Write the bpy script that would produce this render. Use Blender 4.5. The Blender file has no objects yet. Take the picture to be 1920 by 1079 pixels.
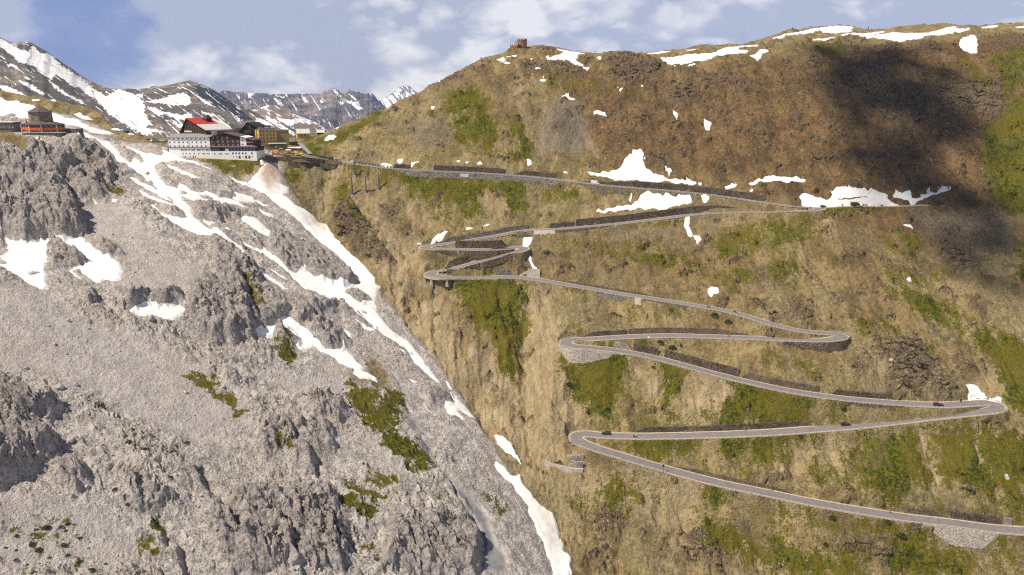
import bpy, bmesh, math, random
import numpy as np
from mathutils import Vector, Matrix
R = math.radians
C = bpy.context.scene.collection
SC = bpy.context.scene
rng = np.random.default_rng(7)
random.seed(7)

# ---------------------------------------------------------------- camera, sky, sun, exposure
F = 1400.0                       # focal length in pixels of a 1920 px wide frame
PITCH = R(13.84)
CP, SP = math.cos(PITCH), math.sin(PITCH)
cam_d = bpy.data.cameras.new('camera'); cam = bpy.data.objects.new('camera', cam_d); C.objects.link(cam)
cam_d.sensor_width = 36.0; cam_d.lens = 36.0 * F / 1920.0
cam_d.clip_start = 1.0; cam_d.clip_end = 40000.0
cam.location = (0, 0, 0); cam.rotation_euler = (math.pi / 2 - PITCH, 0, 0)
SC.camera = cam
SC.cycles.use_denoising = False; SC.cycles.filter_width = 1.25; SC.cycles.max_bounces = 6

SUN_EL = R(56.0)
SUN_H = Vector((-0.87, -0.49, 0)).normalized()          # horizontal direction towards the sun
SUN_DIR = Vector((SUN_H.x * math.cos(SUN_EL), SUN_H.y * math.cos(SUN_EL), math.sin(SUN_EL)))
sun_d = bpy.data.lights.new('sun', 'SUN'); sun = bpy.data.objects.new('sun', sun_d); C.objects.link(sun)
sun_d.energy = 5.0; sun_d.angle = R(0.53); sun_d.color = (1.0, 0.91, 0.76)
sun.rotation_euler = SUN_DIR.to_track_quat('Z', 'Y').to_euler()

SC.view_settings.view_transform = 'Standard'; SC.view_settings.look = 'None'
SC.view_settings.exposure = 0.34; SC.view_settings.gamma = 1.0
SC.view_settings.use_curve_mapping = False

def N(nt, t, **kw):
    n = nt.nodes.new(t)
    for k, v in kw.items():
        if k.startswith('i_'):
            key = k[2:]
            n.inputs[int(key) if key.isdigit() else key].default_value = v
        else:
            setattr(n, k, v)
    return n

def math_node(nt, op, a, b=None, clamp=False):
    n = nt.nodes.new('ShaderNodeMath'); n.operation = op; n.use_clamp = clamp
    for i, q in enumerate((a, b)):
        if q is None: continue
        if hasattr(q, 'links') or hasattr(q, 'is_linked'): nt.links.new(q, n.inputs[i])
        else: n.inputs[i].default_value = q
    return n.outputs[0]

def mix_col(nt, fac, a, b):
    n = nt.nodes.new('ShaderNodeMix'); n.data_type = 'RGBA'
    for i, q in ((0, fac), (6, a), (7, b)):
        if hasattr(q, 'is_linked'): nt.links.new(q, n.inputs[i])
        else: n.inputs[i].default_value = q if i == 0 else (q if len(q) == 4 else tuple(q) + (1,))
    return n.outputs[2]

def map_range(nt, v, a, b, c=0.0, d=1.0, smooth=True):
    n = nt.nodes.new('ShaderNodeMapRange'); n.interpolation_type = 'SMOOTHSTEP' if smooth else 'LINEAR'
    nt.links.new(v, n.inputs[0])
    for i, q in enumerate((a, b, c, d)): n.inputs[i + 1].default_value = q
    return n.outputs[0]

def ray(u, v):
    c = (539.5 - v) / F
    return np.array([(u - 960.0) / F, CP + c * SP, -SP + c * CP])

def at(u, v, d):
    return Vector(ray(u, v) * d)

world = bpy.data.worlds.new('World'); SC.world = world; world.use_nodes = True
def build_sky():
    nt = world.node_tree; nt.nodes.clear(); L = nt.links
    out = N(nt, 'ShaderNodeOutputWorld')
    sky = N(nt, 'ShaderNodeTexSky'); sky.sky_type = 'NISHITA'; sky.sun_disc = False
    sky.sun_elevation = SUN_EL
    sky.sun_rotation = math.atan2(SUN_H.x, SUN_H.y)
    sky.altitude = 2700; sky.air_density = 1.0; sky.dust_density = 0.3; sky.ozone_density = 1.0
    bg_sky = N(nt, 'ShaderNodeBackground', i_Strength=0.05); L.new(sky.outputs[0], bg_sky.inputs[0])
    tc = N(nt, 'ShaderNodeTexCoord')
    sep = N(nt, 'ShaderNodeSeparateXYZ'); L.new(tc.outputs['Generated'], sep.inputs[0])
    mp = N(nt, 'ShaderNodeMapping'); mp.inputs['Scale'].default_value = (1.0, 1.0, 1.75); mp.inputs['Location'].default_value = (0.35, 0.1, 0.0)
    L.new(tc.outputs['Generated'], mp.inputs[0])
    warp = N(nt, 'ShaderNodeTexNoise', i_Scale=9.0, i_Detail=4.0); L.new(mp.outputs[0], warp.inputs['Vector'])
    wa = N(nt, 'ShaderNodeVectorMath', operation='MULTIPLY_ADD')
    L.new(warp.outputs['Color'], wa.inputs[0]); wa.inputs[1].default_value = (0.07, 0.07, 0.07); L.new(mp.outputs[0], wa.inputs[2])
    n1 = N(nt, 'ShaderNodeTexNoise', i_Scale=5.2, i_Detail=10.0, i_Roughness=0.56); L.new(wa.outputs[0], n1.inputs['Vector'])
    vo = N(nt, 'ShaderNodeTexVoronoi', feature='F1'); vo.inputs['Scale'].default_value = 12.0; vo.inputs['Detail'].default_value = 2.0; vo.inputs['Roughness'].default_value = 0.5
    L.new(wa.outputs[0], vo.inputs['Vector'])
    n3 = N(nt, 'ShaderNodeTexNoise', i_Scale=30.0, i_Detail=6.0, i_Roughness=0.6); L.new(wa.outputs[0], n3.inputs['Vector'])
    def lobe(u, v, inner, outer):
        d = Vector(ray(u, v)).normalized()
        dot = N(nt, 'ShaderNodeVectorMath', operation='DOT_PRODUCT'); L.new(tc.outputs['Generated'], dot.inputs[0]); dot.inputs[1].default_value = d
        return map_range(nt, dot.outputs['Value'], math.cos(outer), math.cos(inner))
    ms = lambda src, k: math_node(nt, 'MULTIPLY', math_node(nt, 'SUBTRACT', src, 0.5), k)
    add = lambda q, r: math_node(nt, 'ADD', q, r)
    t = add(add(ms(n1.outputs[0], 1.7), ms(n3.outputs[0], 0.45)), 0.92)
    for u, v, i, o, g in ((190, 72, .02, .105, -.46), (60, 40, .02, .12, -.18), (300, 105, .01, .06, -.16), (1340, 88, .01, .07, -.36), (1190, 98, .01, .07, -.28), (640, 140, .01, .05, -.14), (1700, 35, .02, .12, -.14), (1480, 55, .01, .07, -.16), (740, 2, .0, .02, -.35), (530, 0, .0, .02, -.3),
                          (700, 40, .04, .22, .10), (1060, 55, .02, .11, .18), (330, 140, .01, .07, .22), (1650, 45, .004, .022, .40), (420, 60, .02, .10, .14), (1860, 10, .02, .12, .12)):
        t = add(t, math_node(nt, 'MULTIPLY', lobe(u, v, i, o), g))
    cover = map_range(nt, t, 0.26, 0.60)
    off = N(nt, 'ShaderNodeVectorMath', operation='ADD'); L.new(wa.outputs[0], off.inputs[0]); off.inputs[1].default_value = (2.1, 0.7, 0.4)
    n2 = N(nt, 'ShaderNodeTexNoise', i_Scale=5.5, i_Detail=9.0, i_Roughness=0.56); L.new(off.outputs[0], n2.inputs['Vector'])
    sh = add(add(add(ms(n2.outputs[0], 3.4), ms(n3.outputs[0], 0.8)), 0.82), math_node(nt, 'MULTIPLY', math_node(nt, 'SUBTRACT', 0.40, vo.outputs['Distance']), 1.35))
    for u, v, i, o, g in ((700, 40, .03, .18, .26), (1050, 65, .01, .09, .28), (1210, 35, .01, .06, .30), (620, 120, .02, .10, -.22), (880, 110, .02, .09, -.08), (100, 60, .03, .18, -.30), (1650, 25, .03, .2, -.12), (340, 140, .01, .07, .1), (560, 40, .01, .06, -.10), (400, 30, .02, .1, -.08)):
        sh = add(sh, math_node(nt, 'MULTIPLY', lobe(u, v, i, o), g))
    def ramp(src, stops):
        r_ = N(nt, 'ShaderNodeValToRGB'); L.new(src, r_.inputs[0]); c_ = r_.color_ramp
        c_.elements[0].position, c_.elements[0].color = stops[0][0], stops[0][1] + (1,); c_.elements[1].position, c_.elements[1].color = stops[-1][0], stops[-1][1] + (1,)
        for ps, cl in stops[1:-1]: c_.elements.new(ps).color = cl + (1,)
        return r_.outputs[0]
    blue = ramp(t, [(0.0, (0.12, 0.20, 0.48)), (0.30, (0.20, 0.28, 0.53)), (0.5, (0.36, 0.42, 0.62))])
    cloudc = ramp(sh, [(0.08, (0.44, 0.48, 0.60)), (0.36, (0.63, 0.64, 0.715)), (0.58, (0.80, 0.795, 0.82)), (0.85, (1.0, 0.97, 0.95))])
    bg_c = N(nt, 'ShaderNodeBackground', i_Strength=0.80); L.new(mix_col(nt, cover, blue, cloudc), bg_c.inputs[0])
    mx = N(nt, 'ShaderNodeMixShader', i_0=0.94); L.new(bg_sky.outputs[0], mx.inputs[1]); L.new(bg_c.outputs[0], mx.inputs[2])
    # below the horizon and high overhead the plain sky
    up = map_range(nt, sep.outputs['Z'], 0.30, 0.75)
    mx2 = N(nt, 'ShaderNodeMixShader'); L.new(up, mx2.inputs[0]); L.new(mx.outputs[0], mx2.inputs[1]); L.new(bg_sky.outputs[0], mx2.inputs[2])
    L.new(mx2.outputs[0], out.inputs[0])
build_sky()
world.cycles.sampling_method = 'MANUAL'; world.cycles.sample_map_resolution = 256

# ---------------------------------------------------------------- noise
_perm = rng.permutation(512).astype(np.int32)
_perm = np.concatenate([_perm, _perm])
_ga = rng.random(512) * 2 * np.pi
_gx = np.cos(_ga).astype(np.float32); _gy = np.sin(_ga).astype(np.float32)
def perlin(x, y, seed=0):
    x = np.asarray(x, np.float32) + np.float32(seed * 17.31 + 900.5); y = np.asarray(y, np.float32) + np.float32(seed * 9.77 + 900.3)
    xi = np.floor(x).astype(np.int32); yi = np.floor(y).astype(np.int32)
    xf = x - xi; yf = y - yi
    xi &= 511; yi &= 511
    u = xf * xf * xf * (xf * (xf * 6 - 15) + 10); v = yf * yf * yf * (yf * (yf * 6 - 15) + 10)
    x1 = (xi + 1) & 511; y1 = (yi + 1) & 511
    h00 = _perm[_perm[xi] + yi]; h10 = _perm[_perm[x1] + yi]; h01 = _perm[_perm[xi] + y1]; h11 = _perm[_perm[x1] + y1]
    n00 = _gx[h00] * xf + _gy[h00] * yf; n10 = _gx[h10] * (xf - 1) + _gy[h10] * yf
    n01 = _gx[h01] * xf + _gy[h01] * (yf - 1); n11 = _gx[h11] * (xf - 1) + _gy[h11] * (yf - 1)
    a = n00 + u * (n10 - n00); b = n01 + u * (n11 - n01)
    return (a + v * (b - a)) * 1.5
def fbm(x, y, o=5, seed=0, gain=0.5, lac=2.03):
    s = 0; a = 1.0; f = 1.0
    for i in range(o):
        s = s + a * perlin(x * f, y * f, seed + i * 3); a *= gain; f *= lac
    return s
def ridged(x, y, o=5, seed=0, gain=0.5, lac=2.05):
    s = 0; a = 1.0; f = 1.0
    for i in range(o):
        s = s + a * (1 - 2 * np.abs(perlin(x * f, y * f, seed + i * 5))); a *= gain; f *= lac
    return s
def sstep(a, b, x):
    t = np.clip((x - a) / (b - a), 0, 1); return t * t * (3 - 2 * t)

# ---------------------------------------------------------------- traced outlines: T(ox, oy, scale, 'x,y x,y ...')
def T(ox, oy, s, txt):
    return np.array([[ox + float(a) / s, oy + float(b) / s] for a, b in (p.split(',') for p in txt.split())])
ROAD_PX = {
 'A': '1990,1001 1920,996 1865,992 1790,981.5 1715,973 1665,966 1590,954 1515,941 1440,925 1360,909 1285,890 1210,869 1160,853.5 1120,841.5 1096,832',
 'hA': '1096,832 1082,825 1079,819 1085,814 1100,814',
 'B': '1100,814 1135,817 1210,818.5 1285,817 1360,815 1440,811.5 1515,806 1590,800 1665,792 1740,783 1815,775 1852,770.5',
 'hB': '1852,770.5 1868,767 1873,762.5 1866,757.5 1848,755',
 'C': '1848,755 1815,757 1765,760 1715,758 1665,755 1615,751 1565,746 1515,739 1465,730.5 1440,725 1385,712.5 1335,700 1285,686 1235,672.5 1185,662 1147,656 1110,652.5 1077,649.5',
 'hC': '1077,649.5 1063,646 1060,641.5 1066,638 1080,637',
 'D': '1080,637 1110,636 1160,632.5 1210,630.5 1260,629.5 1335,631.5 1435,635 1490,638 1540,638.5 1560,636.5',
 'hD': '1560,636.5 1576,633.5 1580,630.5 1574,627.5 1560,626',
 'E': '1560,626 1547,625 1515,622.5 1490,619 1465,613 1440,607 1410,596 1360,582.5 1310,574 1260,566 1210,558 1160,551 1110,542 1057,533 1012,525 968,520 908,519.4 849,519.4 828,519',
 'hE': '828,519 813,518 807,515 811,511.5 824,509.5',
 'Fr': '824,509.5 834,507.5 864,500 893,492 923,484 953,475.5 970,471',
 'hF': '970,471 981,468 982,465 974,463.5 962,465',
 'G': '962,465 953,466 923,468.4 879,468.5 840,468 815,467.5',
 'hG': '815,467.5 800,466.5 796,464.3 801,462.3 812,461',
 'H': '812,461 849,455.6 893,449 938,441 968,435 997,431 1027,431 1057,429 1116,424 1175,418 1240,410 1285,404 1335,400 1390,398.7 1435,398 1490,396.5 1515,395',
 'hH': '1515,395 1533,393.2 1538,391 1530,389.5 1515,388.7',
 'I': '1515,388.7 1490,388 1435,381 1385,373 1335,366 1285,360.5 1235,356 1185,352.5 1135,348 1085,342.5 1035,335.5 985,330.5 960,329 905,325 830,322 780,319.5 730,316 692,311 660,307 630,302.5 605,298 580,294 555,291 530,289 505,287 488,285',
 'J': '1535,390 1570,388 1605,387 1655,388 1700,386.5 1722,385.5 1745,385',
}
ROAD_ORDER = ['A','hA','B','hB','C','hC','D','hD','E','hE','Fr','hF','G','hG','H','hH','I','J']
for k in ROAD_PX: ROAD_PX[k] = T(0, 0, 1, ROAD_PX[k])

SNOW = [
 # left slope: gully under the hut and its arms
 T(0,240,4,'575,25 655,35 715,80 780,112 830,115 860,150 895,190 920,225 985,265 1060,300 1110,345 1140,390 1100,400 1060,350 1000,320 950,300 890,260 850,210 800,170 750,130 700,95 640,85 590,65'),
 T(0,240,4,'870,125 945,150 1000,160 1080,190 1140,200 1190,215 1225,205 1220,170 1290,190 1340,220 1420,245 1500,285 1610,335 1560,322 1490,290 1440,275 1380,265 1300,255 1230,258 1180,270 1160,300 1175,340 1210,385 1260,425 1330,445 1370,520 1400,560 1435,600 1430,640 1380,640 1330,590 1270,520 1200,480 1140,400 1110,345 1060,300 985,265 1010,230 1060,265 1085,255 1050,215 985,175 920,150'),
 T(0,240,4,'1330,445 1345,420 1400,440 1440,465 1500,480 1550,460 1600,485 1640,520 1690,520 1745,540 1800,565 1880,612 1830,602 1760,578 1690,565 1710,598 1650,610 1590,575 1520,560 1450,540 1390,515 1360,500'),
 T(0,240,4,'1035,470 1055,455 1110,490 1180,530 1250,552 1320,580 1375,605 1430,640 1470,690 1530,740 1590,790 1650,830 1720,880 1790,940 1850,970 1918,1010 1918,1040 1850,1010 1780,965 1720,915 1650,872 1590,832 1500,820 1400,780 1300,730 1240,690 1200,650 1160,615 1130,590 1150,585 1200,640 1260,670 1320,680 1412,697 1380,640 1330,600 1260,580 1190,560 1120,530 1060,500'),
 T(0,240,4,'975,372 1000,365 1060,400 1130,430 1180,460 1235,505 1290,550 1250,545 1180,500 1110,455 1040,415'),
 T(0,240,4,'1240,290 1290,300 1350,320 1420,345 1510,390 1440,375 1360,350 1300,325 1245,310'),
 T(0,240,4,'1475,330 1510,330 1570,358 1520,350'),
 T(0,240,4,'1510,695 1570,715 1640,760 1720,810 1800,850 1870,890 1918,910 1918,930 1850,900 1760,870 1700,830 1640,790 1570,745'),
 T(0,240,4,'1760,485 1820,500 1918,545 1980,575 2050,590 1980,590 1918,565 1850,570 1800,560 1740,530 1770,520'),
 T(0,240,4,'1800,680 1830,660 1918,690 1960,720 2000,760 2035,800 2010,825 1950,800 1918,780 1880,760 1830,720'),
 T(0,380,3,'25,195 50,215 95,235 160,240 225,225 275,215 270,250 265,300 265,345 255,370 255,410 275,490 240,495 180,470 120,430 60,385 0,355 0,300 30,285 55,260'),
 T(0,380,3,'275,212 340,215 400,208 470,207 490,235 520,255 540,285 580,315 640,315 665,340 685,370 685,430 640,440 590,435 570,452 540,450 490,415 440,375 395,385 440,415 465,445 420,415 380,385 410,370 470,365 500,350 470,325 420,295 370,260 340,235'),
 T(0,380,3,'727,632 800,595 850,587 900,598 960,600 985,570 1010,585 1030,600 1065,610 1060,620 1020,635 1010,655 980,680 930,672 880,650 820,655 780,655'),
 T(0,240,4,'185,160 250,180 300,220 340,260 335,285 310,300 270,265 220,215'), T(0,240,4,'100,290 150,300 185,330 175,350 130,320'),
 T(0,240,4,'300,130 350,165 340,180 310,150'), T(0,240,4,'255,90 300,75 330,85 300,100'), T(0,240,4,'480,385 505,390 495,415'), T(0,240,4,'840,545 890,545 880,565 845,562'), T(0,240,4,'700,555 735,575 720,585'),
 T(480,270,4,'-200,250 -120,285 -80,300 -60,320 0,352 -20,345 -100,320 -160,290'),
 # ravine
 T(480,270,4,'-60,310 -20,260 0,240 40,180 90,135 150,140 170,200 200,260 190,310 250,325 245,365 200,395 230,410 150,390 80,370 0,350'),
 T(480,270,4,'0,340 100,375 200,395 230,410 290,465 330,475 420,515 450,540 480,580 530,590 560,640 590,700 660,770 740,845 810,905 860,970 895,1010 890,1045 930,1085 900,1110 840,1110 800,1060 740,965 680,905 620,835 540,765 440,695 340,605 250,525 180,475 100,412 0,354'),
 T(480,540,4,'640,-25 700,-10 780,-25 800,-50 880,-20 912,20 905,100 912,180 938,240 985,290 1035,340 1095,380 1145,410 1195,470 1255,550 1315,620 1378,690 1380,712 1330,690 1270,640 1200,570 1150,520 1100,470 1040,430 980,390 900,350 830,295 760,250 700,180 640,140 560,100 480,50 400,10 365,-10 400,-22 500,-50 560,-38'),
 T(480,270,4,'-80,770 0,790 40,810 50,785 75,785 110,845 170,880 240,940 300,960 350,935 400,970 440,1000 530,1030 640,1070 700,1080 780,1065 830,1085 700,1100 370,1085 340,1050 280,1010 250,960 200,930 140,890 80,850 0,815 -80,790'),
 T(480,270,4,'-5,890 50,945 70,980 130,1010 180,1040 240,1085 200,1079 130,1040 60,1000 -5,920'), T(480,270,4,'70,932 140,958 230,1005 225,1015 150,980'),
 T(480,270,4,'20,485 80,520 140,540 140,547 100,547 50,528'),
 T(480,540,4,'0,345 60,310 80,330 80,305 160,275 210,235 250,230 330,280 380,310 390,330 430,390 440,430 380,465 350,470 300,440 310,400 260,360 190,320 150,325 110,370 70,390 30,375 10,360'),
 T(480,540,4,'430,385 480,420 540,460 620,465 650,450 650,420 665,440 720,500 760,550 800,590 810,620 870,650 905,670 915,700 870,690 820,685 780,685 720,640 740,600 680,580 630,560 590,510 540,490 480,460 435,425'),
 T(480,540,4,'600,295 640,290 700,330 730,380 715,395 680,345 620,320'), T(480,540,4,'540,275 580,300 560,302'),
 T(480,540,4,'735,272 800,305 890,350 885,358 850,345 790,315'), T(480,540,4,'1150,672 1210,700 1205,708 1180,702'), T(480,540,4,'1070,488 1130,520 1110,518'),
 T(480,540,4,'1418,685 1440,695 1480,755 1472,765 1440,730'),
 T(480,540,4,'1450,780 1500,800 1540,860 1600,910 1640,950 1665,980 1640,975 1600,960 1540,920 1520,940 1570,990 1540,995 1510,965 1460,960 1430,940 1415,900 1430,870 1480,860 1490,850 1455,820'),
 T(480,809,4,'1785,-5 1850,15 1918,75 1950,130 1995,235 1960,205 1918,165 1870,155 1830,100'),
 T(960,809,4,'-118,225 -60,265 0,325 70,320 80,370 110,410 150,460 190,520 250,560 300,610 330,660 345,720 360,790 390,880 435,930 440,1000 455,1150 320,1150 300,1000 260,920 230,840 190,770 170,690 130,600 120,550 70,490 30,440 0,390 -60,340 -118,290'),
 # right slope
 T(960,270,4,'560,215 590,208 660,220 680,200 720,210 780,190 830,150 840,120 880,70 900,75 910,45 940,50 965,32 980,70 985,140 1000,180 1035,195 1060,220 1130,235 1170,260 1230,258 1290,265 1340,265 1380,280 1390,295 1340,305 1240,295 1160,275 1080,285 980,283 880,270 780,262 680,240 600,232'),
 T(960,270,4,'1130,205 1180,185 1205,205 1185,215 1175,245 1165,215'), T(960,270,4,'1395,285 1420,278 1432,305 1410,308'), T(960,270,4,'1595,320 1640,310 1650,290 1670,300 1700,292 1670,330 1610,333'),
 T(960,270,4,'1778,290 1830,270 1918,242 1960,235 2020,245 2100,250 2130,243 2160,270 2205,268 2205,285 2170,290 2100,280 2070,292 2020,270 1970,265 1918,276 1850,290 1800,302'),
 T(960,270,4,'1775,345 1800,330 1815,350 1790,358'),
 T(960,270,4,'635,512 650,485 680,490 750,480 830,465 870,455 900,460 950,430 970,395 1010,390 1080,390 1130,405 1160,398 1200,410 1250,410 1320,415 1345,430 1350,450 1290,450 1210,465 1160,490 1110,500 1060,490 1000,505 970,485 880,490 760,505'),
 T(960,270,4,'1405,430 1440,412 1485,430 1485,448 1440,445'), T(960,270,4,'875,385 895,385 895,430 878,430'), T(960,270,4,'105,112 145,125 150,150 130,163 115,150'),
 T(960,270,4,'85,705 130,700 155,685 155,735 130,760 80,745'), T(960,270,4,'130,810 145,850 150,890 185,925 185,942 160,930 130,890 115,860'),
 T(960,270,4,'1295,580 1330,572 1335,600 1330,630 1360,680 1350,695 1325,690 1310,650 1290,620'), T(960,270,4,'1365,680 1410,680 1420,710 1395,745 1375,715'), T(960,270,4,'760,640 775,640 772,655'),
 T(960,270,4,'380,210 415,212 410,223 385,218'),
 T(1440,270,4,'235,390 275,368 330,385 350,400 420,410 450,420 480,410 480,365 520,330 560,325 620,335 660,335 700,345 720,335 760,360 770,335 810,355 870,365 910,385 890,405 920,425 990,440 990,452 880,448 780,455 690,450 600,452 500,462 400,462 310,458 260,440'),
 T(1440,270,4,'940,380 960,350 1010,358 1070,345 1085,370 1080,400 1110,405 1150,395 1145,375 1190,370 1205,350 1240,365 1290,340 1300,312 1345,320 1352,345 1290,365 1220,390 1160,410 1110,425 1080,448 1055,448 1070,430 1040,405 990,403 950,400'),
 T(1440,270,4,'1010,610 1050,603 1095,610 1090,624 1040,618'), T(1440,270,4,'1040,1003 1065,1000 1080,1025 1060,1032 1040,1020'),
 T(960,540,4,'1465,0 1500,-20 1550,0 1550,30 1520,45 1495,68 1470,40'), T(960,540,4,'985,376 1040,373 1040,395 1025,404 1015,385'),
 T(1440,540,4,'1490,725 1510,708 1560,730 1600,760 1650,770 1650,800 1600,800 1540,795 1505,800'), T(1440,540,4,'1655,780 1720,795 1755,825 1750,838 1700,820 1655,805'),
 T(480,270,4,'1300,715 1350,685 1410,665 1450,668 1400,690 1340,705'), T(480,270,4,'1200,746 1270,728 1240,746'), T(480,270,4,'1565,620 1600,620 1635,625 1620,640 1575,648'), T(480,270,4,'1700,615 1740,597 1762,600 1740,615'),
 T(480,270,4,'930,133 990,133 1020,146 990,152 940,146'), T(480,270,4,'1060,110 1100,105 1100,135 1075,140'), T(480,270,4,'1160,138 1220,138 1220,148 1165,148'), T(480,270,4,'1500,118 1530,122 1520,140'), T(480,270,4,'1560,145 1605,125 1585,150'), T(480,270,4,'1660,145 1680,128 1700,150 1665,155'), T(480,270,4,'30,125 65,130 60,155 30,155'),
 T(960,0,4,'240,425 290,430 330,415 370,405 400,392 450,393 500,405 480,420 500,430 480,450 510,470 540,500 580,510 565,535 530,500 470,480 440,450 400,455 350,440 290,450'),
 T(960,0,4,'310,362 370,377 430,387 480,392 560,402 500,404 420,396 360,386'), T(960,0,4,'635,425 675,425 660,450'), T(960,0,4,'100,452 140,445 185,450 140,458'), T(960,0,4,'165,520 215,520 210,533 170,532'), T(960,0,4,'215,590 255,590 250,607 215,605'),
 T(960,0,4,'370,720 410,708 470,740 470,748 400,738'), T(960,0,4,'615,835 650,830 680,840 700,840 710,880 650,870 615,865'), T(960,0,4,'790,680 820,683 810,698'), T(960,0,4,'965,635 995,645 980,660'), T(960,0,4,'1200,820 1255,850 1240,885'), T(960,0,4,'1430,895 1500,915 1480,980 1450,975'), T(960,0,4,'-15,420 40,411 30,424 -10,430'),
 T(960,0,4,'1110,430 1150,430 1220,425 1300,410 1400,408 1500,405 1560,375 1650,355 1750,345 1850,328 1840,340 1770,350 1700,365 1700,380 1770,380 1770,395 1700,408 1600,415 1530,420 1500,445 1400,460 1320,470 1250,473 1190,475 1170,485 1130,465'),
 T(960,0,4,'1325,485 1375,475 1370,490 1325,498'), T(960,0,4,'1000,402 1060,397 1120,387 1220,384 1150,397 1050,410'), T(960,0,4,'1275,377 1340,371 1405,371 1350,380'), T(960,0,4,'1785,415 1830,400 1860,370 1918,375 1918,395 1880,395 1870,430 1845,455 1820,435'), T(960,0,4,'925,405 960,405 940,415'),
 T(1440,0,4,'20,290 100,265 200,245 270,235 350,215 420,205 480,200 560,200 650,209 660,215 600,220 640,230 600,240 500,250 400,248 280,250 180,262 80,285'),
 T(1440,0,4,'310,290 400,288 480,285 540,275 560,255 640,250 700,255 740,250 870,235 870,240 790,262 880,258 930,240 1000,250 1100,252 1200,245 1300,220 1360,203 1450,203 1400,212 1520,222 1440,240 1330,255 1200,280 1100,300 1000,317 960,315 880,300 780,295 700,290 640,280 560,285 480,293 400,295'),
 T(1440,0,4,'1435,310 1460,285 1500,280 1520,262 1560,270 1570,320 1570,390 1540,392 1480,375 1435,340'), T(1440,0,4,'1560,213 1620,202 1700,192 1750,197 1650,213'), T(1440,0,4,'1450,213 1530,209 1500,219'), T(1440,0,4,'1780,184 1890,178 1850,188'), T(1440,0,4,'1860,205 1930,194 1930,213 1870,213'),
 T(480,0,4,'510,1050 540,1020 580,1008 600,1025 580,1045'), T(480,0,4,'590,965 620,954 610,972'), T(480,0,4,'1310,800 1345,795 1340,820 1315,818'), T(480,0,4,'1800,445 1840,435 1880,455 1840,458'), T(480,0,4,'1830,468 1890,470 1915,480 1880,485'), T(480,0,4,'1850,430 1910,413 1918,425'), T(480,0,4,'1340,618 1380,610 1385,620'),
 # plateau behind the round hut
 T(0,0,4,'-60,715 0,725 60,760 120,755 180,775 250,785 285,810 270,830 220,820 210,880 225,900 180,910 130,900 100,900 50,890 -60,900'),
 T(0,0,4,'380,845 430,860 500,900 580,905 620,930 700,960 800,985 860,1003 780,1000 690,990 620,960 560,945 500,940 440,930 390,905'),
 T(0,0,4,'550,860 590,852 650,875 695,905 640,903 580,880'), T(0,0,4,'240,745 300,745 295,755 245,755'), T(0,0,4,'380,750 425,752 420,760 380,758'), T(0,0,4,'820,965 900,962 940,975 860,980'), T(0,0,4,'960,995 1010,1000 1000,1010 965,1008'),
]
SNOW_HOLES = [T(480,540,4,'655,40 740,5 800,50 870,95 870,112 800,115 790,130 700,80'), T(480,540,4,'800,185 835,195 830,208 805,200'), T(0,380,3,'0,315 30,325 40,340 0,345'), T(0,380,3,'163,405 185,392 225,398 180,418'), T(0,240,4,'1495,500 1560,498 1600,520 1580,535 1530,525'), T(0,240,4,'1340,462 1395,475 1400,495 1350,485'),
 T(1440,270,4,'520,412 620,402 750,400 750,410 620,412 530,420'), T(0,240,4,'1093,338 1122,335 1125,355 1100,358'), T(0,0,4,'50,860 100,855 130,870 100,888 50,880'), T(480,270,4,'690,1000 760,1010 740,1060 690,1040')]

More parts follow.
